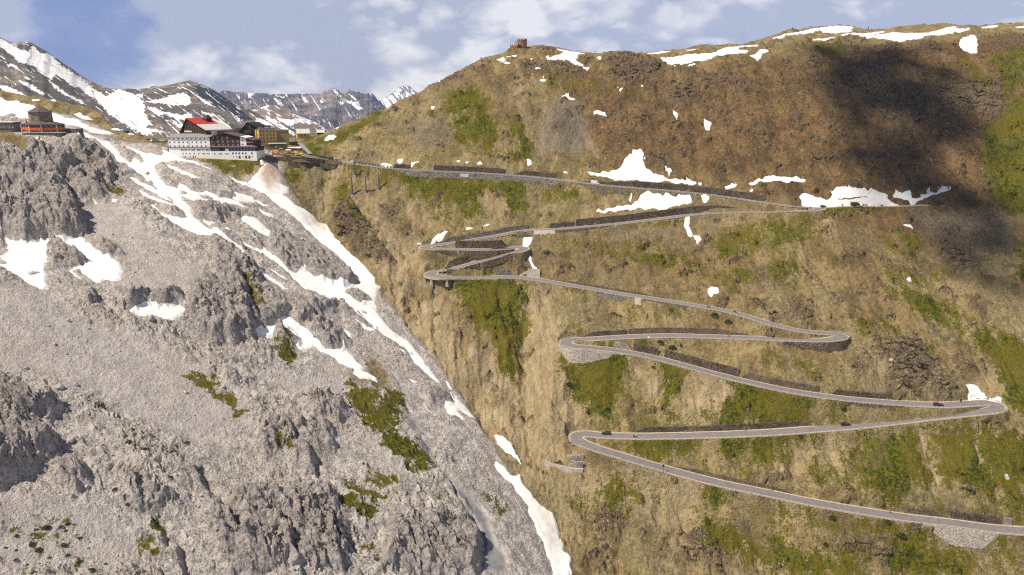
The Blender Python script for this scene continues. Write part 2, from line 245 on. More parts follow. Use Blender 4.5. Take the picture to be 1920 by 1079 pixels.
GRASS_R = [  # (weight, outline)
 (.95,T(480,270,4,'960,190 1060,230 1180,250 1400,255 1530,255 1600,290 1700,285 1918,280 2010,310 1980,400 2010,480 1918,480 1900,370 1800,340 1700,345 1640,400 1680,520 1600,530 1540,510 1620,480 1600,420 1480,470 1400,430 1280,420 1220,350 1100,290 1000,240')),
 (.6,T(480,270,4,'190,170 340,180 380,220 300,270 240,280 180,230')), (.8,T(480,270,4,'600,300 700,320 720,400 640,440 580,430 570,360')), (1,T(480,270,4,'720,450 840,540 850,590 760,590 700,520')), (.5,T(480,270,4,'380,420 500,230 560,200 470,330 400,430')),
 (.55,T(480,270,4,'700,170 960,190 1060,260 960,300 900,220 720,230')), (.7,T(480,270,4,'900,715 965,735 960,760 900,750')), (.6,T(480,270,4,'1110,580 1190,600 1180,620 1120,610')), (.35,T(480,270,4,'1050,280 1220,400 1500,500 1560,620 1300,640 1200,480')),
 (.55,T(960,270,4,'200,320 500,330 560,400 450,430 250,440')), (.7,T(960,270,4,'880,820 980,790 1080,790 1280,830 1280,880 1140,930 1000,870')), (.5,T(960,270,4,'1480,680 1918,540 1918,760 1700,850 1560,860')), (.55,T(960,270,4,'760,720 900,700 1120,740 1100,770 820,780')), (.35,T(960,270,4,'1000,560 1300,540 1280,620 1000,640')),
 (.95,T(1440,270,4,'1620,0 1990,0 1990,480 1918,500 1800,470 1660,330 1640,150')), (.9,T(1440,270,4,'440,490 900,475 880,500 560,540 450,540')), (.55,T(1440,270,4,'0,540 300,560 400,640 250,700 100,760 0,800')), (.9,T(1440,270,4,'1860,750 1990,680 1990,1079 1880,1000')), (.5,T(1440,270,4,'880,620 1130,640 1150,800 1000,830 860,760')), (.45,T(1440,270,4,'0,780 250,820 260,980 100,1079 0,1079')), (.4,T(1440,270,4,'450,800 700,850 560,920 450,900')), (.35,T(1440,270,4,'780,900 1000,900 1200,900 1350,960 1200,1079 850,1079')),
 (.95,T(1440,540,4,'1540,300 1700,320 1990,440 1990,1000 1820,880 1780,700 1650,480 1540,380')), (.6,T(1440,540,4,'850,0 1100,0 1400,100 1500,300 1250,250 1000,120')), (.6,T(1440,540,4,'1100,380 1200,430 1260,530 1200,500')), (.4,T(1440,540,4,'1480,340 1560,420 1500,480 1440,400')),
 (1,T(0,0,1,'868,530 905,525 940,530 965,570 968,640 972,705 950,690 930,650 905,620 885,590 868,560')), (.6,T(0,0,1,'940,522 985,530 988,600 975,640 960,600 950,560')), (.6,T(0,0,1,'840,535 870,525 868,548 845,552')), (.55,T(0,0,1,'850,483 890,480 880,488 840,492')), (.55,T(0,0,1,'880,503 960,496 965,503 890,508')),
 (.9,T(960,540,4,'0,0 90,0 100,150 110,250 50,180 0,150')), (.9,T(960,540,4,'0,260 40,350 40,560 0,560')), (.9,T(960,540,4,'390,520 600,500 830,490 850,600 820,750 760,850 800,900 640,960 600,880 560,820 400,720')), (.7,T(960,540,4,'860,740 1000,800 1000,860 880,880 820,840')), (.75,T(960,540,4,'1110,580 1340,640 1280,720 1200,830 1110,830 1110,700')), (.9,T(960,540,4,'1600,720 1918,760 2250,850 2200,990 1918,1000 1600,1000 1580,880 1680,800')), (.35,T(960,540,4,'800,880 1600,900 1600,1020 700,1040 650,980')), (.7,T(960,540,4,'580,410 800,400 800,430 600,440')), (.7,T(960,540,4,'860,400 1000,395 980,430')), (.65,T(960,540,4,'1090,160 1280,140 1280,180 1100,190')), (.6,T(960,540,4,'400,0 560,20 540,60 420,30')), (.5,T(960,540,4,'440,300 520,300 510,345 450,340')), (.4,T(960,540,4,'1100,385 1400,390 1380,440 1150,430')), (.45,T(960,540,4,'850,150 960,140 980,200 900,230')), (.4,T(960,540,4,'1050,590 1120,600 1120,700 1000,760')),
 (.6,T(1440,540,4,'450,890 550,900 600,960 480,980')), (.65,T(1440,540,4,'810,890 1070,905 1070,940 820,920')), (.4,T(1440,540,4,'200,520 320,520 420,640 400,720 220,620')),
 (.8,T(960,809,4,'860,80 1100,70 1500,60 1918,50 2300,50 2310,130 2280,200 2250,100 2120,100 2080,260 1980,280 1918,240 1880,250 1750,100 1700,220 1600,120 1500,80 1250,160 1180,190 860,150')), (.7,T(960,809,4,'1690,100 1760,100 1770,220 1700,200')), (.6,T(960,809,4,'1680,250 1830,280 1850,350 1700,310')), (.35,T(960,809,4,'1200,180 1700,230 1900,330 1600,300 1300,240')), (.5,T(960,809,4,'600,75 860,80 860,140 700,120')),
 (.85,T(960,809,4,'770,340 860,400 970,430 970,460 860,440 860,540 700,600 680,530 700,420')), (.35,T(960,809,4,'350,480 650,430 700,600 500,660 420,600')), (.8,T(960,809,4,'1480,400 1650,470 1640,540 1500,560 1460,500')), (.9,T(960,809,4,'1390,600 1480,620 1600,720 1680,760 1700,800 1880,830 1830,930 1760,1020 1730,980 1740,860 1600,870 1500,800 1400,740')), (.5,T(960,809,4,'1070,380 1130,380 1100,500 1060,580')), (.5,T(960,809,4,'1640,520 1720,560 1700,640 1620,620')),
 (.9,T(1440,809,4,'820,100 1120,0 1130,100 1190,220 1250,350 1260,460 1200,470 1100,380 1000,500 900,520 730,450 700,300 820,230')), (.9,T(1440,809,4,'1190,0 1800,0 1990,60 1990,600 1918,650 1780,500 1640,420 1450,400 1320,350 1250,240')), (.5,T(1440,809,4,'900,520 1150,540 1400,590 1700,600 1700,640 1400,610 1100,560 900,535')), (.4,T(1440,809,4,'200,220 700,200 720,460 500,440 350,400')),
 (.9,T(1440,809,4,'900,680 1000,750 1150,800 1220,860 1450,890 1560,880 1500,1079 1000,1079 900,1050 1000,850 870,780 650,750 800,720')), (.85,T(1440,809,4,'0,800 100,830 300,930 500,900 700,950 700,1090 200,1090 0,950')), (.7,T(1440,809,4,'1850,800 1990,810 1990,860 1870,850')), (.7,T(1440,809,4,'1740,880 1850,890 1830,950 1760,940')), (.35,T(1440,809,4,'1560,880 1990,860 1990,1090 1500,1090')),
 (.6,T(960,0,4,'-20,850 150,930 190,1079 160,1200 -20,1200')), (.8,T(480,0,4,'1440,880 1620,830 1580,960 1520,980')), (.65,T(480,0,4,'1400,700 1700,620 1750,760 1820,950 1800,1120 1700,1160 1660,1079 1480,1079 1440,1020 1500,960 1600,900 1640,830 1440,880')), (.7,T(480,0,4,'680,960 900,850 960,870 800,970 600,1079 500,1079 420,1100 330,1090')), (.5,T(480,0,4,'1250,840 1390,830 1380,900 1260,900')), (.5,T(480,0,4,'960,900 1010,1079 960,1100 920,950')), (.5,T(480,0,4,'320,1050 420,1010 480,1020 420,1090 600,1120 560,1160 360,1140')), (.5,T(480,0,4,'1820,740 1870,760 1880,900 1840,880')),
 (.7,T(1440,0,4,'1440,400 1600,500 1680,620 1660,660 1560,560 1480,470')), (.9,T(1440,0,4,'1640,880 1760,860 1918,700 1990,650 1990,1079 1620,1079')), (.55,T(1440,0,4,'1650,400 1918,330 1990,330 1990,680 1750,700 1700,520')), (.4,T(1440,0,4,'320,310 560,300 640,420 540,460 340,400')), (.35,T(1440,0,4,'0,780 130,760 120,860 30,900')),
 (.75,T(0,240,4,'1460,232 1918,240 1940,260 1918,330 1850,395 1720,340 1610,320 1500,270')),
]
GRASS_R += [(.75,T(1440,809,4,'0,40 390,40 400,130 360,200 340,100 200,100 160,260 60,280 20,140')), (.45,T(1440,809,4,'400,30 820,20 820,230 560,300 420,200')), (.4,T(1440,809,4,'0,500 300,540 520,680 900,700 640,840 400,760 0,700')), (.5,T(1440,540,4,'0,420 60,440 100,560 0,600')), (.5,T(1440,540,4,'640,180 860,200 1000,330 900,380 700,330')), (.3,T(960,0,4,'200,500 760,640 1100,640 1000,760 500,720 200,640')), (.35,T(960,270,4,'200,700 700,680 1100,760 1500,900 1900,900 1900,1079 1500,1079 900,860 300,760'))]
GRASS_L = [
 (.9,T(0,240,4,'780,400 850,430 900,490 950,540 1050,615 980,575 880,520 820,480')), (.5,T(0,240,4,'470,80 600,170 640,210 560,180')), (.6,T(0,240,4,'1050,60 1270,85 1270,130 1150,120')),
 (.9,T(0,540,4,'1370,660 1440,670 1560,680 1680,720 1620,740 1650,800 1740,840 1850,920 1840,955 1720,930 1640,860 1540,790 1420,720')),
 (1,T(480,540,4,'690,710 750,720 830,770 900,790 960,770 1070,770 1110,850 1110,980 1060,1040 1040,1079 1060,1100 1100,1140 1180,1150 1240,1230 1290,1300 1340,1385 1260,1430 1230,1466 1150,1400 1090,1310 1030,1256 940,1180 890,1100 860,1079 800,1000 740,920 660,870 650,860 710,830')),
 (.8,T(480,540,4,'150,400 220,390 230,450 300,500 330,540 280,600 180,540 140,480')), (.7,T(400,380,3,'150,430 200,480 260,520 300,640 240,650 200,560 150,520')), (.7,T(400,380,3,'330,780 420,760 460,840 380,870')),
 (.85,T(480,809,4,'590,380 700,390 850,430 950,540 880,530 750,470 650,420')), (.9,T(480,809,4,'760,360 870,345 960,350 1040,400 1050,470 950,440 880,410')), (.95,T(480,809,4,'580,470 700,520 850,580 900,630 820,680 720,650 640,570')), (.8,T(480,809,4,'790,810 880,830 870,920 800,880')), (.7,T(480,809,4,'180,90 300,170 300,200 200,150')), (.6,T(480,809,4,'1100,350 1210,420 1190,430 1110,375')), (.5,T(480,809,4,'860,680 900,720 950,820 900,780')), (.45,T(480,809,4,'880,900 950,900 930,1079 880,1050')), (.5,T(480,809,4,'1340,480 1470,470 1420,540 1360,530')), (.4,T(480,809,4,'1560,350 1918,600 1918,680 1700,540')), (.35,T(480,809,4,'1320,100 1450,280 1420,300 1350,220')),
 (.95,T(0,809,4,'1040,830 1150,820 1140,920 1090,980 1050,900')), (.9,T(0,809,4,'1120,680 1220,660 1220,740 1120,750')), (.9,T(0,809,4,'1785,775 1860,800 1850,840 1810,835')), (.5,T(480,540,4,'0,860 80,880 60,920 0,920')), (.7,T(480,540,4,'400,1020 470,1060 440,1070')),
 (.9,T(0,809,4,'200,800 280,820 330,880 310,910 240,870')), (.9,T(0,809,4,'225,1040 310,1030 320,1079 230,1085')), (.9,T(0,809,4,'460,665 530,700 540,730 480,700')), (.9,T(0,809,4,'430,840 490,820 515,850 450,880')), (.9,T(0,809,4,'560,950 620,990 710,1050 690,1070 620,1030')), (.9,T(0,809,4,'300,710 380,695 385,735 320,745')), (.8,T(0,809,4,'420,700 475,710 470,735 430,730')), (.8,T(0,809,4,'560,780 615,800 600,822')), (.8,T(0,809,4,'480,910 530,920 510,940')), (.8,T(0,809,4,'100,760 145,770 140,800 105,795')), (.8,T(0,809,4,'990,115 1050,140 1030,160')), (.8,T(0,809,4,'1060,105 1110,135 1090,150')), (.8,T(0,809,4,'1270,130 1325,150 1300,180')),
]
SOIL_L = [ (1,T(480,540,4,'840,530 910,540 960,630 1000,670 1000,740 900,760 850,700')), (1,T(0,240,4,'-60,30 80,33 200,92 260,130 370,190 300,200 330,280 180,165 60,110 -60,150')), (1,T(0,0,4,'-60,670 100,700 190,705 400,735 560,780 700,800 780,870 740,905 640,880 540,850 400,830 280,800 180,770 60,740 -60,700')), (.8,T(0,0,4,'740,905 850,880 960,960 1000,990 1120,1030 1280,1050 1300,1079 1120,1079 860,1000 780,960')), (.45,T(480,540,4,'650,640 900,690 920,760 780,740')),(.6,T(0,240,4,'690,50 950,60 1080,60 1180,100 1270,110 1270,170 1100,120 900,110')), (.35,T(480,540,4,'840,-60 ')) if False else (.5,T(0,240,4,'600,160 720,260 760,330 700,320 620,210'))]
SCREE_L = [T(0,0,1,'-60,540 100,540 160,600 300,650 400,700 470,760 480,820 400,835 300,815 150,730 60,700 -60,690'), T(0,0,1,'150,390 200,370 260,400 330,480 400,530 360,565 250,560 230,500 170,440'), T(480,540,4,'0,620 300,700 500,640 440,440 640,570 720,640 700,830 400,800 200,800 0,700'), T(0,809,4,'-60,450 300,540 500,540 850,640 1050,700 1080,1000 800,1100 -60,1100'), T(0,809,4,'600,0 800,100 1000,200 880,380 780,330 760,150'), T(480,809,4,'770,0 880,60 1000,180 1100,300 1200,420 1000,330 860,260 800,100'),
  T(480,540,4,'980,620 1050,680 1110,800 1130,960 1180,1060 1250,1079 1250,1150 1300,1240 1400,1370 1500,1480 1560,1540 1640,1620 1700,1760 1720,1850 1760,2100 1920,2100 1800,1860 1700,1620 1560,1480 1360,1320 1290,1180 1260,1079 1180,980 1140,860 1080,720'), T(0,240,4,'400,200 560,200 700,330 600,420 450,300') ]
SILT_L = [T(480,540,4,'1020,650 1060,690 1110,800 1130,960 1180,1060 1230,1079 1250,1180 1300,1290 1400,1410 1500,1530 1580,1600 1590,1700 1600,1760 1680,1850 1700,2140 1900,2140 1850,1980 1740,1760 1690,1650 1560,1510 1430,1400 1330,1280 1270,1140 1210,1000 1150,930 1120,800 1080,700')]
CRAG_L = [ (16,T(0,240,4,'-60,330 180,310 420,280 560,290 600,330 480,420 500,520 560,660 620,790 600,830 480,848 400,838 330,838 230,870 130,870 60,815 -60,790')),
 (5,T(0,240,4,'600,140 820,280 850,380 800,450 780,560 640,560 540,480 480,400 580,320 520,200')), (3,T(0,380,3,'275,222 380,275 500,345 460,362 370,368 300,350 268,280')),
 (4.5,T(0,380,3,'690,590 800,550 950,540 1000,500 1012,555 960,592 900,590 850,582 790,590 730,626')), (8,T(0,380,3,'1080,500 1200,460 1330,460 1420,640 1439,760 1300,820 1170,810 1080,760 1020,700 1100,640')), (2.5,T(0,380,3,'550,270 620,250 690,290 620,320 560,310')), (3,T(0,380,3,'475,495 520,500 540,580 500,600')),
 (11,T(0,540,4,'-60,710 100,760 200,850 300,900 440,880 430,940 330,1000 180,1030 -60,1030')), (10,T(0,809,4,'-60,-20 250,0 400,60 430,160 330,230 240,260 160,370 -60,470')),
 (5,T(400,380,3,'320,180 450,220 560,270 700,330 780,400 800,450 740,488 690,458 600,438 520,380 420,370 330,300')), (2.5,T(400,380,3,'740,510 800,490 890,560 830,575 760,545')),
 (5,T(400,380,3,'0,150 100,200 250,380 260,500 430,560 560,590 750,600 900,720 820,720 700,620 600,640 520,690 420,640 380,660 240,740 200,800 0,800')), (4,T(400,380,3,'330,720 400,700 470,760 480,820 420,850 360,800')),
 (3,T(480,540,4,'380,330 520,270 700,400 650,450 600,460 500,440 440,400')), (4,T(480,809,4,'0,100 250,0 560,0 600,150 450,250 420,300 220,150 60,200')), (4,T(480,809,4,'-400,600 0,440 270,480 400,540 560,500 640,700 700,950 640,1079 -200,1079 -300,900')), (3,T(480,809,4,'980,740 1200,640 1560,660 1640,760 1680,900 1640,1079 960,1079')), (3,T(0,809,4,'430,260 620,280 640,420 560,500 420,400')), (3.5,T(0,809,4,'900,280 1180,480 1280,520 1200,640 1000,600 900,450')), (3.5,T(480,540,4,'330,860 560,880 720,960 640,1060 480,1000')), (3,T(480,540,4,'1280,780 1460,800 1440,880 1300,870')), (3,T(480,540,4,'700,180 900,350 1140,500 1100,520 820,330 680,240')), (3,T(0,240,4,'1440,580 1600,570 1740,640 1640,720 1480,650')), (3,T(0,240,4,'1600,960 1780,960 1900,1079 1640,1079')),
]
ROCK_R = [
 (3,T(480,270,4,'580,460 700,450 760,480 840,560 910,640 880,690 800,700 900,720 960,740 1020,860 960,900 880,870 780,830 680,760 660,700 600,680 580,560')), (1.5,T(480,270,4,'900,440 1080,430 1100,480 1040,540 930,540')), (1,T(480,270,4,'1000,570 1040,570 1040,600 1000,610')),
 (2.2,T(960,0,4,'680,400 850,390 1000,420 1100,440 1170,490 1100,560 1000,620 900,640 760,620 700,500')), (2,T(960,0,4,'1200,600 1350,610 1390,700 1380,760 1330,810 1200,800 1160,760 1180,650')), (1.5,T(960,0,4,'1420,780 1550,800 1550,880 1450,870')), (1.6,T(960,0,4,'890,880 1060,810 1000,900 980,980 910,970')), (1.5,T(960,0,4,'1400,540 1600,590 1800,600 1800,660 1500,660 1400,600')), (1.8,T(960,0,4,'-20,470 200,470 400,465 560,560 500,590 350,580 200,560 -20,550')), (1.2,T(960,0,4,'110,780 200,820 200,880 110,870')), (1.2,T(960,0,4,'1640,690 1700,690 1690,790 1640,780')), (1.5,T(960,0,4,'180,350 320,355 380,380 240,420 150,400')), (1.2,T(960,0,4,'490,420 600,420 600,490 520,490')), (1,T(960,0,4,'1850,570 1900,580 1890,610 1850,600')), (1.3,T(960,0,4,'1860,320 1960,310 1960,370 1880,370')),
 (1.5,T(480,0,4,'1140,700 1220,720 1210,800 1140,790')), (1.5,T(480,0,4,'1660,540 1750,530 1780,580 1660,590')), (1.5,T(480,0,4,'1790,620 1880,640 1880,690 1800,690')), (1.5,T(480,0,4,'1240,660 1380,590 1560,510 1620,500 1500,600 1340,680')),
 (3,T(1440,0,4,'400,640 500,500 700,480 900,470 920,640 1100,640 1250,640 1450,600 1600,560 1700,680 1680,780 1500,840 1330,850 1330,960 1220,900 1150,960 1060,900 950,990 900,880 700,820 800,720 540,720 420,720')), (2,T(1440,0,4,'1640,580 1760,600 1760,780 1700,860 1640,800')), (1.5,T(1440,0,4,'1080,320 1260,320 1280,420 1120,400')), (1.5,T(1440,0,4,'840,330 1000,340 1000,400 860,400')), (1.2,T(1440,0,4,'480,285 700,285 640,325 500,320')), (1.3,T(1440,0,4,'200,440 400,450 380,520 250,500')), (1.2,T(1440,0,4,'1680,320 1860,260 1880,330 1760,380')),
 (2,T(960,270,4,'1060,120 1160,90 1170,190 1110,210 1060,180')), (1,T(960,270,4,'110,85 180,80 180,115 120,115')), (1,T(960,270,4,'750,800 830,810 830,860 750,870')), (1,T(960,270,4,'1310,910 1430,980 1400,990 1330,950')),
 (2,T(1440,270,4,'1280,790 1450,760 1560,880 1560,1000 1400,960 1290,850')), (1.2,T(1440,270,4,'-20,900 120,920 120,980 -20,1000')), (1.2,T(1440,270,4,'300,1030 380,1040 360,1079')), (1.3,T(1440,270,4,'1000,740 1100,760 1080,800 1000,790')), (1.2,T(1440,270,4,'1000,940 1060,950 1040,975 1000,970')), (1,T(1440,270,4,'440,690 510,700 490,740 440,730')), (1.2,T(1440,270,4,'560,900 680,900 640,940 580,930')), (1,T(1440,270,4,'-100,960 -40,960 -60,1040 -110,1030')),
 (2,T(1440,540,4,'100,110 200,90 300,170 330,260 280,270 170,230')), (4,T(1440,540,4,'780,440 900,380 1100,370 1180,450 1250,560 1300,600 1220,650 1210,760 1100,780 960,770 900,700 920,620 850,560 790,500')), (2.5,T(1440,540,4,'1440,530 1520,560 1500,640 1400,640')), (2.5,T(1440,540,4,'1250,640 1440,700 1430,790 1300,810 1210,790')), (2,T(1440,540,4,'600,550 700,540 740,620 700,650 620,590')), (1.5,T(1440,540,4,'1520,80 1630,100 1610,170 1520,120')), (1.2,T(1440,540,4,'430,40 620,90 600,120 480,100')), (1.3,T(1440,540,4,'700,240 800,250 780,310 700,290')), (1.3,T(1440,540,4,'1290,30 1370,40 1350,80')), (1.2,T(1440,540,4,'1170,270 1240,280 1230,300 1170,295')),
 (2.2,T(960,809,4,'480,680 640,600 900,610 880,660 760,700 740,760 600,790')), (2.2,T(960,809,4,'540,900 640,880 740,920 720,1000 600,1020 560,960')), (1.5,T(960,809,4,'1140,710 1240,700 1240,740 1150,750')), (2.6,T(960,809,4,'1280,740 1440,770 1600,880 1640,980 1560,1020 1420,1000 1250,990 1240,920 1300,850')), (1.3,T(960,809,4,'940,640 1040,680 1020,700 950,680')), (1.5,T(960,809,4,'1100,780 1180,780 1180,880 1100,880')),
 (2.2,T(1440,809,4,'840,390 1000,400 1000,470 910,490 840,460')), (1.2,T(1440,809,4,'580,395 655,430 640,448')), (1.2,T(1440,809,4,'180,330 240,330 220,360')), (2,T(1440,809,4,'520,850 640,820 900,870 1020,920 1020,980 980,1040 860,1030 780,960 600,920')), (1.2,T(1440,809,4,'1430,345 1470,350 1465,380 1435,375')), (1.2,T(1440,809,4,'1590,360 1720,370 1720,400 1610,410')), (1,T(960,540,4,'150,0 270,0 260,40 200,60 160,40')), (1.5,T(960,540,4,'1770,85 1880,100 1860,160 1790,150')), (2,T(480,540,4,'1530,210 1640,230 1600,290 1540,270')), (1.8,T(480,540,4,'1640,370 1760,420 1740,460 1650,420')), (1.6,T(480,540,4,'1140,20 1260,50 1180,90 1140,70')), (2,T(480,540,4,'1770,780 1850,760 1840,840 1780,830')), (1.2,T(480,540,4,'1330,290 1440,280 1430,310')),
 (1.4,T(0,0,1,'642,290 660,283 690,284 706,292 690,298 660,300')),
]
PALE = [ (.8,T(0,0,1,'700,480 760,470 800,540 830,560 870,640 900,720 960,720 965,700 985,560 1030,540 1060,600 1045,660 1060,720 1100,780 1060,800 1040,860 1040,900 985,900 960,860 880,770 800,690 745,610')), (.6,T(0,0,1,'1010,860 1090,890 1200,880 1330,900 1330,960 1240,1000 1180,960 1060,1000 1040,940')), (1,T(480,540,4,'1140,420 1300,330 1360,300 1380,400 1480,560 1560,720 1650,800 1680,700 1690,560 1700,450 1900,640 1990,900 1960,1079 1800,1079 1480,740 1380,690')), (.8,T(480,270,4,'780,400 920,390 900,470 1000,620 1300,760 1240,860 1100,1079 1020,860 900,640')), (.8,T(480,270,4,'450,200 640,180 580,260 560,480 440,520 480,330')), (.7,T(0,0,1,'640,286 660,280 700,284 740,300 700,306 650,304')), (.9,T(960,540,4,'960,640 1110,600 1110,720 1000,820 980,740')), (.8,T(960,540,4,'1240,860 1400,640 1660,760 1680,800 1580,900 1480,1000 1200,1000 1100,960')), (.7,T(960,540,4,'230,500 380,500 400,720 560,860 600,1020 420,1079 150,1079 200,700')), (.9,T(960,809,4,'1180,490 1330,500 1390,600 1400,740 1300,720 1240,820 1200,980 1180,980 1240,740 1180,640')), (.9,T(960,809,4,'1640,800 1700,790 1740,860 1730,980 1640,1079 1560,1060 1660,970 1600,880')), (.9,T(960,809,4,'1820,900 1918,890 2040,1000 2060,1079 1800,1079')), (.6,T(960,809,4,'250,430 700,420 480,660 500,1079 450,1079 350,700')), (.6,T(1440,540,4,'1560,560 1700,620 1780,760 1760,800 1600,740')), (.7,T(1440,270,4,'415,500 440,500 480,640 430,640')), (.6,T(480,270,4,'1700,350 1880,370 1900,500 1720,500 1690,420')),(.8,T(960,809,4,'310,80 420,90 540,200 530,320 230,240')) ]
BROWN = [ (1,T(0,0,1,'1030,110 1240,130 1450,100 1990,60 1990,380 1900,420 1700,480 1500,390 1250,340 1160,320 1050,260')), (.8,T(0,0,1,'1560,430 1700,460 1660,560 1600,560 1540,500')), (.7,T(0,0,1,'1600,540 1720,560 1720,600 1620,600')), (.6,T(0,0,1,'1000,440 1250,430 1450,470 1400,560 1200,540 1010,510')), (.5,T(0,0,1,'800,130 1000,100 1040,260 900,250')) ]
GRAVEL_R = [(1,T(0,0,1,'1040,180 1090,190 1105,240 1100,290 1010,290 1010,230')), (.8,T(0,0,1,'760,225 840,215 860,260 780,275')), (.7,T(0,0,1,'1700,395 1900,390 1900,470 1760,450')), (.7,T(0,0,1,'1140,430 1250,430 1240,460 1150,460')), (.6,T(0,0,1,'880,610 905,640 925,700 900,720 890,660')), (.5,T(1440,540,4,'820,520 900,480 880,760 820,780'))]

SCARS = [(1, p) for p in (T(960,540,4,'1040,600 1110,620 1090,760 1010,840 960,830 1010,740'), T(960,540,4,'1150,650 1190,655 1120,800 1060,840 1080,760'), T(960,540,4,'1320,650 1370,650 1280,830 1210,830 1260,740'), T(960,540,4,'1400,660 1440,680 1350,850 1290,850'), T(960,540,4,'1480,690 1530,700 1430,850 1380,850'), T(960,540,4,'1560,700 1670,800 1560,900 1450,900 1500,800'), T(960,540,4,'860,560 900,560 840,660 790,700'),
 T(1440,809,4,'1120,0 1190,0 1230,200 1330,470 1240,470 1180,230'), T(1440,809,4,'1430,150 1500,200 1490,280 1440,240'), T(1440,809,4,'190,120 330,100 340,200 250,260 200,300 170,230'), T(1440,809,4,'400,60 640,30 560,260 450,220'), T(1440,809,4,'1560,0 1590,0 1620,190 1590,190'), T(1440,809,4,'30,120 130,110 130,280 60,290'),
 T(960,540,4,'60,650 130,500 230,300 300,330 260,560 170,860 130,1079 60,1079'), T(480,270,4,'600,175 640,185 570,330 530,480 470,500 540,330'), T(480,270,4,'710,400 760,400 900,600 1010,770 960,780 850,620'), T(960,0,4,'480,900 505,880 560,1000 660,1120 690,1190 640,1190 540,1060'), T(1440,0,4,'1110,570 1150,570 1130,720 1190,800 1300,960 1260,970 1140,790 1100,700'), T(1440,0,4,'1240,560 1280,540 1200,740 1150,770 1180,700'), T(1440,0,4,'920,760 960,760 1040,860 1000,860'), T(1440,270,4,'1330,-20 1380,-20 1450,140 1400,160'),
 T(0,0,1,'955,120 972,120 985,180 1000,260 990,262 968,190'), T(0,0,1,'1015,200 1030,200 1024,290 1006,290'), T(480,540,4,'1370,400 1420,460 1470,640 1500,760 1440,700 1380,560'), T(480,540,4,'1560,330 1640,440 1680,600 1690,760 1660,760 1640,600 1560,440'), T(960,809,4,'1060,600 1170,470 1220,480 1130,640'), T(1440,540,4,'820,520 900,480 880,640 860,760 820,760'), T(480,270,4,'1100,440 1160,440 1250,620 1180,640'), T(480,270,4,'1200,440 1240,450 1330,620 1290,640'))]
# ---------------------------------------------------------------- base relief: two mountainsides that meet in the ravine
def zL_trend(x, y): return -256.9 - 0.405 * x + 0.279 * y
def gR(y):
    return np.where(y > 488, -66 + 0.68 * (y - 488), np.where(y > 391.8, -66 + 0.6 * (y - 488), -123.7 + 0.75 * (y - 391.8)))
def zR_trend(x, y): return gR(y) + 0.05 * (x - 150)
def depth_on(fn, u, v):
    q = ray(u, v); lo, hi = 20.0, 1500.0
    g = lambda d: q[2] * d - float(fn(q[0] * d, q[1] * d))
    for _ in range(60):
        m = 0.5 * (lo + hi)
        if g(m) > 0: lo = m
        else: hi = m
    return 0.5 * (lo + hi)
class TPS:
    def __init__(s, P, V, lam=0.0):
        P = np.asarray(P, float); V = np.asarray(V, float); s.P = P; n = len(P)
        K = s.k(P[:, None, :] - P[None, :, :]) + lam * np.eye(n)
        A = np.zeros((n + 3, n + 3)); A[:n, :n] = K; A[:n, n] = 1; A[:n, n + 1:] = P; A[n, :n] = 1; A[n + 1:, :n] = P.T
        s.w = np.linalg.solve(A, np.concatenate([V, [0, 0, 0]]))
    @staticmethod
    def k(d):
        r2 = (d ** 2).sum(-1) / 1e4
        return 0.5 * r2 * np.log(r2 + 1e-9)
    def __call__(s, x, y):
        sh = x.shape; Q = np.stack([x.ravel(), y.ravel()], 1); out = np.empty(len(Q)); n = len(s.P)
        for i in range(0, len(Q), 4000):
            q = Q[i:i + 4000]
            out[i:i + 4000] = s.k(q[:, None, :] - s.P[None]) @ s.w[:n] + s.w[n] + q @ s.w[n + 1:]
        return out.reshape(sh)

RAVINE = [(455,345),(500,352),(560,405),(640,478),(720,560),(790,645),(850,722),(905,800),(950,880),(995,960),(1035,1040),(1060,1090)]
# road heights: hairpins keep the natural height, the lanes between climb evenly
seg3 = {}
hz = {}
for k in ROAD_ORDER:
    if k[0] == 'h':
        u, v = ROAD_PX[k].mean(0); d = depth_on(zR_trend, u, v); hz[k] = ray(u, v)[2] * d
ends = {'A': (None, 'hA'), 'B': ('hA', 'hB'), 'C': ('hB', 'hC'), 'D': ('hC', 'hD'), 'E': ('hD', 'hE'), 'Fr': ('hE', 'hF'), 'G': ('hF', 'hG'), 'H': ('hG', 'hH'), 'I': ('hH', None), 'J': ('hH', None)}
def resample(p, n):
    s = np.concatenate([[0], np.cumsum(np.hypot(*np.diff(p, axis=0).T))]); t = np.linspace(0, s[-1], n)
    return np.stack([np.interp(t, s, p[:, i]) for i in range(2)], 1)
for k in ROAD_ORDER:
    px = resample(ROAD_PX[k], max(8, int(len(ROAD_PX[k]) * 8)))
    n = len(px); f = np.linspace(0, 1, n)
    if k[0] == 'h': z = np.full(n, hz[k])
    elif k == 'A':
        u, v = px[0]; d = depth_on(zR_trend, u, v); z0 = ray(u, v)[2] * d; z = z0 + (hz['hA'] - z0) * f
    elif k == 'I':
        z1 = ray(488, 285)[2] * 525.0; z = hz['hH'] + (z1 - hz['hH']) * f
    elif k == 'J':
        z = hz['hH'] + np.array([ray(u, v)[2] * depth_on(zR_trend, u, v) for u, v in px[[-1]]])[0] * f - hz['hH'] * f
    else: z = hz[ends[k][0]] + (hz[ends[k][1]] - hz[ends[k][0]]) * f
    q = np.array([ray(u, v) for u, v in px])
    if k[0] != 'h':                                      # lanes hug the natural slope, hairpins are level
        zn = np.array([ray(u, v)[2] * depth_on(zR_trend, u, v) for u, v in px])
        w = 0.72 * np.minimum(1, np.minimum(f + (k == 'A'), 1 - f + (k in 'IJ')) * 6)
        z = z * (1 - w) + zn * w
    d = z / q[:, 2]
    seg3[k] = q * d[:, None]
